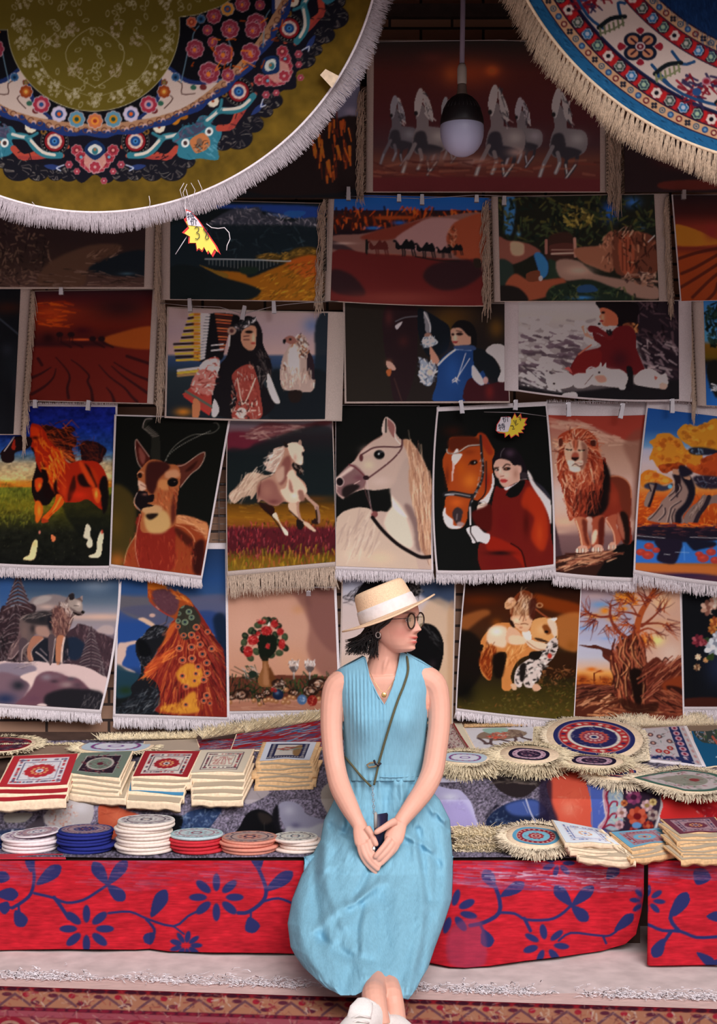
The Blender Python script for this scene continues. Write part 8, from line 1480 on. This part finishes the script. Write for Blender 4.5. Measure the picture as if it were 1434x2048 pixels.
# ---------------------------------------------------------------- seated woman
M['skin'] = mat('skin', dye=True, rough=.5, spec=.35, sub=.12, noise=.02, scale=60)
M['linen'] = mat('blue_linen', srgb('82b8ce'), .9, noise=.07, scale=70, bump=.5, spec=.1, stretch=(4,1,.6))
M['hair'] = mat('black_hair', (.008,.007,.007), .38, spec=.5); M['straw'] = mat('straw_weave', srgb('f2cfaa'), .8, noise=.12, scale=260, bump=.8, spec=.15); M['ribbon'] = mat('white_ribbon', (.80,.74,.72), .8, noise=.05, scale=60, bump=.5)
M['tort'] = mat('dark_tortoise', (.03,.012,.010), .25, spec=.5); M['gold'] = mat('gold', (.85,.60,.22), .3, metal=.9); M['silver'] = mat('silver', (.8,.78,.74), .3, metal=.9); M['olive'] = mat('olive_cord', srgb('5c5a42'), .8, noise=.2, scale=400, bump=.4)
M['shoe'] = mat('white_canvas_shoe', (.84,.80,.76), .8, noise=.05, scale=200, bump=.3); M['lens'] = mat('amber_lens', (.75,.62,.40), .05, alpha=.25); M['eyew'] = mat('eye_white', (.75,.70,.68), .3); M['iris'] = mat('iris', (.03,.015,.01), .2)
PR = empty('person', at(770, 1716, 4.85), label='person in blue sleeveless dress, straw hat and glasses seated on the bench edge', cat='person')
def loft(secs, n=20, cap=True, ex=2.0):       # secs: centre vector, half width along x, half depth, optional axis frame
    m = MB(); V = []; k = len(secs); P = [Vector(s[0]) for s in secs]
    for i, s in enumerate(secs):
        t = (P[min(i+1, k-1)]-P[max(i-1, 0)]).normalized(); a = Vector((1,0,0)); a = (a-t*a.dot(t)).normalized(); b = t.cross(a)
        for j in range(n):
            q = 2*math.pi*j/n; c_, s_ = math.cos(q), math.sin(q); V.append(P[i]+a*s[1]*math.copysign(abs(c_)**(2/ex), c_)+b*s[2]*math.copysign(abs(s_)**(2/ex), s_))
    m.add(V, quads(n, k, True))
    if cap: m.Q.append(tuple(range(n-1, -1, -1))); m.Q.append(tuple(range((k-1)*n, k*n)))
    return m
def res(pts, n=4):                              # smooth resampling of (px,py,D,r...) rows
    return crom(np.array(pts, float), False, n)
body = MB()
def addm(m): body.add(m.V, m.Q)
def limb(pts, n=16, flat=1.0):
    pts = [tuple(p)+((flat,) if len(p) < 5 else ()) for p in pts]; addm(loft([(at(p[0], p[1], p[2]), p[3], p[3]*p[4]) for p in res(pts)], n))
px = 4.8/F
limb([(768,1332,4.825,.055,.8),(768,1345,4.83,.105,.6),(769,1360,4.83,.150,.48),(770,1385,4.835,.158,.50),(770,1430,4.835,.140,.66),(771,1480,4.835,.128,.70),(771,1530,4.835,.118,.72),(773,1580,4.84,.128,.70),(775,1640,4.86,.145,.62),(776,1690,4.87,.14,.5)], 28)
limb([(778,1268,4.81,.050),(774,1295,4.815,.047),(769,1315,4.82,.048),(768,1335,4.825,.062,.9),(768,1350,4.83,.085,.7)], 22)
for P in ([(783,1290,4.795,.010),(771,1325,4.776,.009),(766,1350,4.775,.006)],): limb(P, 10)     # taut neck muscle of the turned head
limb([(700,1358,4.83,.045),(676,1372,4.828,.044),(666,1400,4.82,.039),(663,1450,4.805,.036),(666,1500,4.785,.034),(672,1540,4.76,.033),(681,1575,4.72,.034),(698,1612,4.67,.030),(713,1640,4.635,.024),(722,1655,4.62,.0225,.8)])
limb([(838,1352,4.83,.045),(866,1368,4.828,.043),(877,1400,4.82,.037),(878,1450,4.805,.036),(872,1500,4.785,.036),(864,1545,4.76,.036),(848,1580,4.72,.034),(828,1608,4.67,.030),(809,1633,4.635,.025),(798,1648,4.615,.0235,.8)])
# hands: palm, four fingers, thumb each
limb([(720,1650,4.622,.022,.7),(724,1668,4.602,.028,.55),(729,1684,4.588,.031,.48),(731,1694,4.58,.024,.5)], 14)
limb([(800,1646,4.618,.023,.7),(793,1662,4.60,.029,.55),(787,1677,4.588,.031,.5),(782,1688,4.58,.023,.5)], 14)
HD = {}
for P in ([(734,1656,4.598,.013),(742,1668,4.585,.0105),(748,1680,4.575,.0095),(752,1689,4.57,.0085),(753,1693,4.568,.005)], [(737,1680,4.582,.011),(741,1696,4.572,.0092),(747,1709,4.565,.0085),(752,1720,4.562,.0078),(754,1724,4.562,.004)],
          [(730,1688,4.578,.0115),(736,1705,4.568,.0095),(746,1720,4.556,.0088),(757,1732,4.552,.008),(759,1736,4.552,.004)], [(724,1690,4.577,.0112),(729,1708,4.566,.0093),(741,1725,4.556,.0085),(755,1738,4.550,.0078),(758,1741,4.55,.004)], [(719,1689,4.58,.010),(722,1707,4.572,.0085),(733,1727,4.565,.0078),(750,1744,4.556,.0068),(754,1747,4.556,.0035)],
          [(790,1643,4.60,.013),(779,1648,4.585,.0108),(765,1657,4.572,.0098),(753,1664,4.565,.0088),(748,1665,4.563,.005)], [(780,1676,4.575,.0112),(770,1690,4.562,.0095),(759,1703,4.552,.0088),(751,1713,4.548,.0078),(749,1717,4.548,.004)],
          [(786,1684,4.576,.0112),(777,1698,4.564,.0094),(766,1710,4.556,.0087),(757,1719,4.552,.0077),(755,1722,4.552,.004)], [(791,1687,4.58,.0108),(784,1702,4.568,.009),(773,1716,4.560,.0083),(763,1727,4.556,.0074),(761,1730,4.556,.004)], [(797,1684,4.585,.0095),(791,1698,4.576,.008),(781,1710,4.568,.0072),(771,1721,4.564,.0062),(769,1724,4.564,.0035)]): limb(P, 12)
# legs stretched forward and crossed at the ankles
limb([(812,1655,4.86,.066),(816,1700,4.79,.060),(815,1770,4.68,.048),(792,1858,4.48,.040),(768,1930,4.26,.034),(752,1975,4.03,.032),(748,1992,3.93,.033),(752,2020,3.885,.031),(756,2050,3.87,.033)])
limb([(722,1655,4.86,.066),(716,1700,4.78,.062),(718,1780,4.60,.052),(742,1865,4.44,.042),(768,1935,4.24,.035),(781,1985,4.02,.031),(787,2015,3.98,.030),(790,2045,3.95,.031)])
# head
HC = at(780, 1245, 4.80); ph = math.radians(62); HF = Vector((math.sin(ph), -math.cos(ph), 0)); HR = Vector((-math.cos(ph), -math.sin(ph), 0)); HZv = Vector((0,0,1))
zs = [.108,.103,.092,.077,.055,.030,.010,-.010,-.030,-.050,-.068,-.082,-.091,-.096]; af = [.004,.032,.062,.082,.094,.095,.091,.089,.089,.088,.086,.080,.066,.040]; ab = [.004,.04,.072,.092,.100,.098,.090,.078,.060,.038,.018,.002,-.012,-.02]; ww = [.004,.035,.056,.068,.075,.0765,.0745,.072,.0685,.062,.053,.042,.029,.012]
def g(x, m, s): return math.exp(-((x-m)/s)**2)
def headpt(th, z):
    a_f, a_b, w_ = (np.interp(-z, [-q for q in zs], v) for v in (af, ab, ww)); c, s = math.cos(th), math.sin(th); mid = (a_f-a_b)/2; hl_ = (a_f+a_b)/2
    Fw = mid+hl_*math.copysign(abs(c)**.9, c); S = w_*math.copysign(abs(s)**.95, s)*(1-.14*max(Fw, 0)/.09); A = abs(S)
    if c > 0:
        nb = max(0, min(1, (.020-z)/.040)) if z > -.022 else max(0, 1-(-.022-z)/.012)
        Fw += .0245*nb**1.2*math.exp(-(S/(.0075+.003*nb))**2)+.009*g(A,.0125,.006)*g(z,-.026,.007)
        Fw += -.011*g(A,.031,.014)*g(z,.012,.012)+.004*g(z,.034,.010)*g(A,.022,.022)+.004*g(A,.042,.018)*g(z,-.018,.018)
        Fw += .0095*g(z,-.0455,.0048)*g(S,0,.020)+.0085*g(z,-.0605,.0050)*g(S,0,.017)-.0045*g(z,-.0530,.0020)*g(S,0,.024)-.003*g(z,-.072,.004)*g(S,0,.02)+.010*g(z,-.084,.011)*g(S,0,.020)+.003*g(z,-.053,.010)*g(A,.030,.007)
    return HC+HF*Fw+HR*S+HZv*z
nth, nz = 150, 130; ZS = np.linspace(.108, -.096, nz); V = [headpt(2*math.pi*j/nth, z) for z in ZS for j in range(nth)]
hm = MB(); hm.add(V, quads(nth, nz, True)); hm.Q.append(tuple(range(nth))[::-1]); hm.Q.append(tuple(range((nz-1)*nth, nz*nth))); addm(hm)
for sg in (1, -1):
    for dz, df, r_ in ((-.022,-.004,.0065),(-.012,-.006,.009),(.002,-.010,.011),(.012,-.012,.009)): c = HC+HR*sg*.073+HZv*dz+HF*df; addm(MB().lathe(c, [(.0005,-r_*.5),(r_*.8,-r_*.3),(r_,0),(r_*.8,r_*.3),(.0005,r_*.5)], 14, HR))
bo = body.build('body', M['skin'], PR); md = bo.modifiers.new('r', 'REMESH'); md.mode = 'VOXEL'; md.voxel_size = .0021; sm = bo.modifiers.new('s', 'SMOOTH'); sm.factor = .5; sm.iterations = 9
dg = bpy.context.evaluated_depsgraph_get(); me = bpy.data.meshes.new_from_object(bo.evaluated_get(dg)); bo.modifiers.clear(); bo.data = me; me.shade_smooth()
co = np.zeros(len(me.vertices)*3, np.float32); me.vertices.foreach_get('co', co); co = co.reshape(-1, 3); R_ = co-np.array(HC); f_ = R_ @ np.array(HF); s_ = R_ @ np.array(HR); z_ = R_[:, 2]
sk = np.array(srgb('e8b09a')); dye = np.zeros((len(co), 3))+sk; hd = (f_ > .03) & (z_ < .09) & (z_ > -.1)
def G2(x, m, s): return np.exp(-((x-m)/s)**2)
def tint(m, col, a): global dye; m = (m*hd*a)[:, None]; dye = dye*(1-m)+np.array(srgb(col))*m
A_ = np.abs(s_); tint(np.clip(1.6*G2(z_-.15*(A_-.012), -.046, .0040)*G2(s_, 0, .024), 0, 1), 'c04c48', .95); tint(np.clip(1.6*G2(z_, -.0605, .0045)*G2(s_, 0, .020), 0, 1), 'c85450', .85); tint(G2(z_-.2*(A_-.012), -.0525, .0016)*G2(s_, 0, .020), 'f0e0d8', .8)
tint(G2(A_, .045, .022)*G2(z_, -.028, .022), 'd88478', .5); tint(np.clip(1.5*G2(z_-.12*(A_-.02)+ (A_-.03)**2*6, .033, .0035)*((A_ > .012) & (A_ < .05)), 0, 1), '5c4640', .7); tint(G2(A_, .031, .015)*G2(z_, .018, .005), 'b07868', .5); tint(G2(z_, -.027, .004)*G2(A_, .012, .006), 'b06c60', .4)
at_ = me.attributes.new('Dye', 'BYTE_COLOR', 'POINT'); c4 = np.ones((len(co), 4), np.float32); c4[:, :3] = dye; at_.data.foreach_set('color', c4.ravel())
if not me.materials: me.materials.append(M['skin'])
def HP(f, s, z): return HC+HF*f+HR*s+HZv*z
for sg in (1, -1):
    c = HP(.0775, sg*.028, .011); m = MB().lathe(c, [(.0095*math.sin(t), .0095*math.cos(t)) for t in np.linspace(.01, math.pi-.01, 14)], 20, HF); e_ = m.build('eye', M['eyew'], PR)
    MB().lathe(c, [(.0095*math.sin(t)*1.01, .0095*math.cos(t)*1.012) for t in np.linspace(.01, .75, 6)], 20, (HF+HZv*.05).normalized()).build('iris', M['iris'], e_)
    MB().tube([HP(.0868-.0005*(k-4)**2, sg*(.029+.0032*(k-4)), .0165-.0004*(k-4)**2) for k in range(9)], .0016, 5).build('eyelashes', M['hair'], PR)
# glasses
GL = MB().tube([HP(.097, s, .020) for s in (-.0095,-.004,.004,.0095)], .0014, 8).build('glasses', M['tort'], PR)
for sg in (1, -1):
    rim = [HP(.093-.10*(abs(.033+.0235*math.cos(t)*sg*sg)-.01)*.35, sg*.033+.0245*math.cos(t), .010+.0245*math.sin(t)*(1 if math.sin(t) > 0 else 1.08)*(.9 if math.sin(t) > 0 else 1)) for t in np.linspace(0, 2*math.pi, 41)]
    MB().tube(rim, .0027, 8, False).build('rim', M['tort'], GL)
    m = MB(); m.V = [tuple(p) for p in rim[:-1]]+[tuple(p-HF*.0012) for p in rim[:-1]]; n = 40; m.Q = [tuple(range(n)), tuple(range(n, 2*n))[::-1]]; m.build('lens', M['lens'], GL)
    MB().tube([HP(.088, sg*.0565, .017), HP(.080, sg*.070, .017), HP(.05, sg*.078, .015), HP(.005, sg*.080, .008), HP(-.012, sg*.079, -.006)], .0013, 6).build('temple_arm', M['tort'], GL)
MB().tube([HP(-.002+.008*math.sin(t), .080, -.036+.009*math.cos(t)) for t in np.linspace(0, 2*math.pi, 25)], .0013, 8, False).build('hoop_earring', M['silver'], PR)
# hair: smooth cap under the hat plus wind-blown ends
cap = MB(); V = []; nz2, nt = 26, 60
for i in range(nz2):
    z = .106-.155*i/(nz2-1)
    for j in range(nt):
        t0 = math.radians(float(np.interp(z, [-.05,-.016,.003,.032,.1], [114,90,72,58,50]))); t = t0+(2*math.pi-2*t0)*j/(nt-1); p = headpt(t, z); d = (p-HC); d.z *= .3; V.append(p+d.normalized()*(.009+.003*math.sin(j*2.1+i*.3))*(1 if z < .03 else .35))
cap.add(V, quads(nt, nz2)); HO = cap.build('hair', M['hair'], PR); so2 = HO.modifiers.new('s', 'SOLIDIFY'); so2.thickness = .006; so2.offset = -1
r = np.random.RandomState(12); lk = MB()
for i in range(640):
    t = r.rand(); a = at(738+34*r.rand(), 1238+28*r.rand(), 4.78+.10*(r.rand()-.3)); k = r.rand()
    if k < .72: tip = at(688+46*r.rand()**.8, 1280+32*r.rand(), 4.80+.08*(r.rand()-.5)); mid = at(722+20*r.rand(), 1266+12*r.rand(), 4.79+.08*(r.rand()-.4))
    else: tip = at(734+24*r.rand(), 1285+36*r.rand(), 4.76+.05*r.rand()); mid = at(742+14*r.rand(), 1272+10*r.rand(), 4.76+.06*r.rand())
    q = crom(np.array([a, mid, tip]), False, 4); lk.tube(q, [.0036*(1-.85*j/(len(q)-1)) for j in range(len(q))], 5)
for i in range(110):
    a = at(770+14*r.rand(), 1224+8*r.rand(), 4.745); mid = at(764+7*r.rand(), 1234+6*r.rand(), 4.732); tip = at(748+9*r.rand(), 1250+12*r.rand(), 4.74); q = crom(np.array([a, mid, tip]), False, 4); lk.tube(q, [.003*(1-.6*j/(len(q)-1)) for j in range(len(q))], 5)
lk.build('hair_strands', M['hair'], HO)
# straw hat
ax = Vector((-.375,.045,.925)).normalized(); hc = at(778, 1229, 4.795); hu = Vector((.925,-.02,.375)).normalized(); hv = ax.cross(hu).normalized()
def hatring(prof, dip=0, n=72):
    V = []
    for rr, h in prof:
        for k in range(n):
            a = 2*math.pi*k/n; e = 1.0 if abs(math.cos(a)) < 2 else 1; V.append(hc+ax*(h-dip*(math.sin(a)**2)*max(0, (rr-.095)/.07)+.35*dip*(math.cos(a)**2)*max(0, (rr-.095)/.07))+(hu*math.cos(a)+hv*math.sin(a)*1.03)*rr)
    m = MB(); m.add(V, quads(n, len(prof), True)); return m
HT = hatring([(.096,-.004),(.097,.004),(.0955,.02),(.091,.05),(.086,.080),(.082,.091),(.074,.097),(.055,.0985),(.03,.097),(.001,.096),(.001,.092),(.05,.093),(.076,.086),(.082,.07),(.090,.02),(.093,-.004)]).build('straw_hat', M['straw'], PR)
hatring([(.094,.003),(.11,.002),(.135,.0025),(.156,.004),(.160,.0035),(.1615,.001),(.160,-.0015),(.156,-.002),(.135,-.002),(.11,-.003),(.094,-.002)], .012).build('hat_brim', M['straw'], HT)
hatring([(.0985,.003),(.0995,.008),(.0985,.016),(.0985,.020),(.0965,.028),(.0965,.033),(.0945,.041),(.092,.043)]).build('hat_band', M['ribbon'], HT)
# ---------------------------------------------------------------- dress
LE = lambda y: np.interp(y, [1335,1345,1375,1410,1437,1480,1516,1560], [670,672,674,679,686,689,690,692]); RE = lambda y: np.interp(y, [1325,1336,1375,1410,1466,1515,1545,1560], [866,865,862,859,852,848,843,843])
def bodD(x, y):
    x = np.asarray(x, float); y = np.asarray(y, float); l, rr = LE(y), RE(y); s = np.clip((x-(l+rr)/2)/((rr-l)/2), -1, 1)
    b = np.interp(y, [1300,1340,1360,1385,1440,1480,1530,1565], [.035,.060,.080,.093,.108,.104,.098,.102]); return 4.835-b*(1-np.abs(s)**2.6)**.6-.022*(np.exp(-((x-728)/26)**2)+np.exp(-((x-812)/26)**2))*np.exp(-((y-1450)/34)**2)-.004
xt = np.array([672,690,710,728,731,739,755,764,769,776,786,797,801,806,825,845,864.]); yt = np.array([1343,1334,1324,1314,1318,1356,1390,1404,1411,1398,1374,1332,1310,1306,1314,1324,1336.])
nu, nv = 200, 110; u = np.linspace(0, 1, nu); arc = np.r_[0, np.cumsum(np.hypot(np.diff(xt), np.diff(yt)*.35))]; arc /= arc[-1]; X0 = np.interp(u, arc, xt); Y0 = np.interp(u, arc, yt)
v = np.linspace(0, 1, nv)[:, None]; Y = Y0[None]+(1562-Y0[None])*v; sfr = (X0-672)/(864-672); X = X0[None]*(1-v**.8)+(LE(Y)+(RE(Y)-LE(Y))*sfr[None])*v**.8; X = np.where(sfr < .02, LE(Y), np.where(sfr > .98, RE(Y), X))
D = bodD(X, Y); D += np.where((X > 692) & (X < 772), .0022*np.sin((X-Y*.02)*.83)**3, 0)*np.clip((Y-1335)/20, 0, 1)*np.clip((1500-Y)/60, .2, 1); D += .0015*np.sin(X*.11+Y*.05)+.003*np.sin(X*.05+1)*np.clip((Y-1440)/80, 0, 1)+.0016*np.sin(X*.55)*np.clip((Y-1535)/20, 0, 1)
Fr = np.stack([(X-717)/F*D, D, CZ-(Y-HZ)/F*D], -1); Bk = Fr[::4, ::6].copy(); Bk[..., 1] = 4.835+(4.835-Bk[..., 1])*.85+.03
bd = fastmesh('dress_bodice', Fr.reshape(-1,3), quads(nu, nv)[:, ::-1], M['linen'], PR); fastmesh('dress_back', Bk.reshape(-1,3), quads(Bk.shape[1], Bk.shape[0]), M['linen'], PR)
for o_, t_ in ((bd, .003),): q = o_.modifiers.new('s', 'SOLIDIFY'); q.thickness = t_; q.offset = -.6
nk = [(x, y) for x, y in zip(X0, Y0)]
MB().tube([at(x, y, float(bodD(x, y))-.001) for x, y in nk[::3]], .0022, 6).build('neck_piping', M['linen'], bd)
# skirt: gathered at the waist, over the lap, falling round the stretched legs
yr = [1552,1575,1600,1640,1680,1715,1750,1800,1850,1900,1945,1975,1990]; xl = [692,684,668,648,641,622,603,584,575,581,603,640,668]; xr = [843,858,880,900,903,906,906,904,888,870,856,838,822]
df = [4.735,4.735,4.725,4.69,4.635,4.575,4.52,4.40,4.27,4.16,4.06,3.985,3.96]
hx_ = np.array([0,.10,.24,.38,.50,.60,.70,.80,.86,.93,1]); hy_ = np.array([1948,1975,1990,1990,1976,1967,1970,1996,2000,1980,1950])
nu, nv = 260, 240; u = np.linspace(0, 1, nu)[None]; v = np.linspace(0, 1, nv)[:, None]; yb = 1552+(1960-1552)*v; Y = yb+(np.interp(u, hx_, hy_)-1960)*v**4
xL = np.interp(yb, yr, xl); xR = np.interp(yb, yr, xr); hs = np.interp(v, [0,.9,1], [0,0,1]); xL = xL+hs*6; X = xL+(xR-xL)*u; s = 2*u-1
edge = np.interp(yb, [1552,1620,1720,1800,1900,1960], [.10,.13,.19,.22,.20,.15]); D = np.interp(Y, yr, df)+edge*(1-np.sqrt(np.maximum(1-np.abs(s)**2.4, 0)))
dip = .035*np.exp(-((X-752)/20)**2)*np.exp(-((Y-1700)/60)**2); D = D+dip+.022*np.exp(-((X-765-.12*(Y-1720))/34)**2)*np.clip((Y-1700)/80, 0, 1)
D += .0030*np.sin(X*.42)*np.exp(-((Y-1566)/22)**2)+.005*np.sin(X*.17+1)*np.clip((Y-1560)/60, 0, 1)*np.exp(-((Y-1640)/70)**2)
def crease(P, w_, h): 
    global D; Q = crom(pts_of(P), False, 4); dm = np.full(X.shape, 1e9)
    for (ax_, ay), (bx_, by) in zip(Q[:-1], Q[1:]):
        dx, dy = bx_-ax_, by-ay; t = np.clip(((X-ax_)*dx+(Y-ay)*dy)/(dx*dx+dy*dy+1e-9), 0, 1); dm = np.minimum(dm, np.hypot(X-ax_-t*dx, Y-ay-t*dy))
    D = D-1.45*h*np.exp(-(dm/w_/1.25)**2)
for P, w_, h in (("632,1700 628,1760 634,1820 645,1880",9,-.020), ("650,1690 652,1760 672,1815 688,1850",10,.016), ("634,1862 660,1830 720,1795 770,1765",8,.016), ("634,1868 655,1890 690,1910 740,1920",8,-.014), ("590,1760 600,1830 612,1900 650,1950",12,.014), ("740,1735 722,1775 705,1800",6,-.014), ("760,1760 730,1790 700,1810",6,.010), ("836,1660 842,1700 850,1760 856,1800",6,-.018), ("830,1690 846,1760 842,1840",9,.012), ("806,1668 830,1680 862,1700",6,.012), ("815,1685 850,1700 880,1730",5,-.008), ("885,1600 890,1680 893,1760 880,1830",9,.012), ("870,1640 874,1720 870,1800",8,-.010),
               ("735,1830 725,1880 730,1950",10,.014), ("724,1810 716,1860 716,1900",6,-.010), ("790,1780 800,1860 790,1940",14,.012), ("760,1800 765,1880 755,1950",9,-.008), ("845,1860 830,1920 815,1975",9,.012), ("858,1830 846,1900 838,1940",7,-.010), ("690,1600 700,1640 690,1665",6,-.012), ("705,1600 712,1630 716,1650",5,.008), ("660,1650 690,1668 712,1672",6,-.012), ("775,1570 772,1610 768,1640",6,-.010), ("800,1570 806,1610 800,1640",6,.010), ("822,1570 812,1605 796,1628",5,-.010), ("850,1590 862,1620 890,1640",6,.010), ("872,1630 885,1650 895,1660",4,-.010), ("680,1890 700,1930 690,1975",8,-.010), ("655,1900 670,1945 672,1975",7,.008), ("640,1740 670,1732 700,1745",6,.005), ("690,1720 700,1700 715,1715",5,.004)): crease(P, w_, h)
nzv = vnoise(nv, nu, 26, 20, 5, 3); D += .006*nzv*np.clip(v*4, 0, 1)
Fr = np.stack([(X-717)/F*D, D, CZ-(Y-HZ)/F*D], -1); Fr[..., 2] = np.maximum(Fr[..., 2], .014); Fr[..., 2] = np.maximum(Fr[..., 2], np.where(Fr[..., 1] > 4.74, .297, .014))
k = 30; wv = np.sin(np.linspace(0, 1, k)*math.pi)[None, :, None]; Lf, Rt = Fr[:, :1], Fr[:, -1:]; tt = np.linspace(1, 0, k)[None, :, None]; Bk = Lf*(1-tt)+Rt*tt; Bk[..., 1] += (wv*.05)[..., 0]; Bk[..., 2] = np.maximum(Bk[..., 2]-.0, np.where(Bk[..., 1] > 4.74, .297, .016))
A = np.concatenate([Fr, Bk[:, 1:-1]], 1); n = A.shape[1]
sk_ = fastmesh('dress_skirt', A.reshape(-1,3), quads(n, nv, True)[:, ::-1], M['linen'], PR); q = sk_.modifiers.new('s', 'SOLIDIFY'); q.thickness = .002; q.offset = -1
MB().tube([at(x, 1553+1.5*math.sin(x*.05), float(bodD(x, 1553))-.003) for x in np.linspace(760, 842, 24)], .0016, 6).build('waist_seam', M['linen'], bd)
# necklace, lanyard
MB().tube([at(740,1345,4.765), at(748,1362,4.748), at(760,1380,4.738), at(768,1386,4.736), at(776,1380,4.738), at(790,1358,4.75)], .0007, 5).build('necklace_chain', M['gold'], PR)
MB().lathe(at(768,1390,4.733), [(.0003,-.0012),(.0075,-.0012),(.0085,0),(.0075,.0012),(.0003,.0012)], 20, (0,1,0)).build('pendant', M['gold'], PR)
def onb(P, off=.006): return [at(x, y, (float(bodD(x, y)) if y < 1560 else 4.73)-off) for x, y in P]
ly = MB().tube([at(806,1300,4.86), at(812,1308,4.80)]+onb(crom(pts_of("815,1320 816,1342 808,1370 796,1400 784,1436 772,1475 762,1510 757,1527"), False, 4)), .0040, 10).build('phone_lanyard', M['olive'], PR)
MB().tube(onb(crom(pts_of("757,1529 753,1548 748,1570"), False, 4)), .0036, 8).build('cord_end', M['olive'], ly); MB().tube(onb(crom(pts_of("690,1514 704,1530 722,1552 742,1573"), False, 4)), .0036, 8).build('cord_side', M['olive'], ly)
MB().tube(onb([(752,1524),(740,1526),(734,1530),(738,1535),(750,1533),(756,1528)], .011), .0030, 8).build('cord_toggle', mat('wood_bead', srgb('8c7a5c'), .6), ly); MB().tube(onb([(748,1520),(751,1528),(757,1531),(762,1526)], .012), .0035, 8).build('cord_knot', mat('dark_cord', (.02,.02,.03), .7), ly)
ch = MB()
for i in range(9): c = at(745+.4*i, 1577+6*i, 4.715-.012*i); a_ = i % 2; ch.tube([c+Vector((.0032*math.cos(t)*(1-a_)+0, .0032*math.cos(t)*a_, .0055*math.sin(t))) for t in np.linspace(0, 2*math.pi, 13)], .0010, 5, False)
ch.build('clip_chain', M['wire'], ly)
# phone held between the hands
pc = at(760, 1666, 4.592); pm = empty('phone', pc, label='dark navy phone held upright between both hands', cat='phone')
def rb(cx, cy, D, w_, h_, t_, m, nm, par, tilt=0):
    b_ = bpy.data.meshes.new(nm); bm = bmesh.new(); bmesh.ops.create_cube(bm, size=1); bmesh.ops.scale(bm, vec=(w_, t_, h_), verts=bm.verts); bmesh.ops.bevel(bm, geom=bm.edges[:]+bm.verts[:], offset=min(w_, t_, h_)*.3, segments=3, affect='EDGES'); bmesh.ops.rotate(bm, matrix=Matrix.Rotation(tilt, 3, 'Y') @ Matrix.Rotation(.9, 3, 'Z'), verts=bm.verts); bmesh.ops.translate(bm, vec=at(cx, cy, D), verts=bm.verts); bm.to_mesh(b_); bm.free(); b_.shade_smooth(); return link(nm, b_, m, par)
rb(761, 1668, 4.60, .060, .125, .010, mat('navy_case', (.012,.014,.05), .45, spec=.4), 'phone_case', pm, .05); rb(751, 1640, 4.576, .010, .05, .010, mat('grey_strap', (.35,.34,.32), .6), 'strap_tab', pm); rb(747.5, 1699, 4.566, .011, .020, .010, M['silver'], 'metal_ring_holder', pm, .1)
# shoes
def shoe(pts, nm='shoe'):
    P = res(pts, 4); m = loft([(at(p[0], p[1], p[2]), p[3], p[4]) for p in P], 26, True, 2.5); m.V = [(x, y, max(z, .010)) for x, y, z in m.V]; o = m.build(nm, M['shoe'], PR); s = MB()
    for z0, z1, ex in ((.009,.024,.003),): s_ = loft([(Vector((at(p[0], p[1], p[2]).x, at(p[0], p[1], p[2]).y, (z0+z1)/2)), p[3]+ex, (z1-z0)/2) for p in P], 26, True, 5); s.add([(x, y, min(max(z, z0), z1)) for x, y, z in s_.V], s_.Q)
    s.build('rubber_sole', M['shoe'], o); return o
s1 = shoe([(772,2052,3.93,.012,.02),(762,2046,3.91,.030,.036),(740,2042,3.87,.040,.050),(716,2062,3.80,.044,.042),(694,2088,3.72,.045,.034),(676,2112,3.65,.036,.026),(668,2126,3.61,.014,.012)])
MB().tube([at(700,2044,3.80), at(704,2022,3.82), at(716,2004,3.84), at(732,2000,3.85), at(748,2008,3.86), at(757,2026,3.87), at(760,2048,3.88)], .006, 10).build('padded_collar', M['shoe'], s1)
tg = loft([(at(716,2040,3.79), .030, .008), (at(722,2018,3.81), .030, .009), (at(730,2002,3.835), .022, .008), (at(733,1998,3.84), .010, .004)], 18); tg.build('tongue', M['shoe'], s1)
for i in range(4): MB().tube([at(698+i*5-6*i*.6, 2040+i*9, 3.785-.02*i), at(718-i*3, 2030+i*11, 3.775-.022*i), at(742-i*4, 2036+i*10, 3.79-.022*i)], .0026, 8).build('lace', M['shoe'], s1)
shoe([(752,2058,4.03,.012,.014),(764,2060,3.98,.030,.030),(786,2058,3.93,.036,.038),(812,2082,3.86,.040,.034),(834,2106,3.79,.036,.026),(846,2120,3.74,.014,.012)])
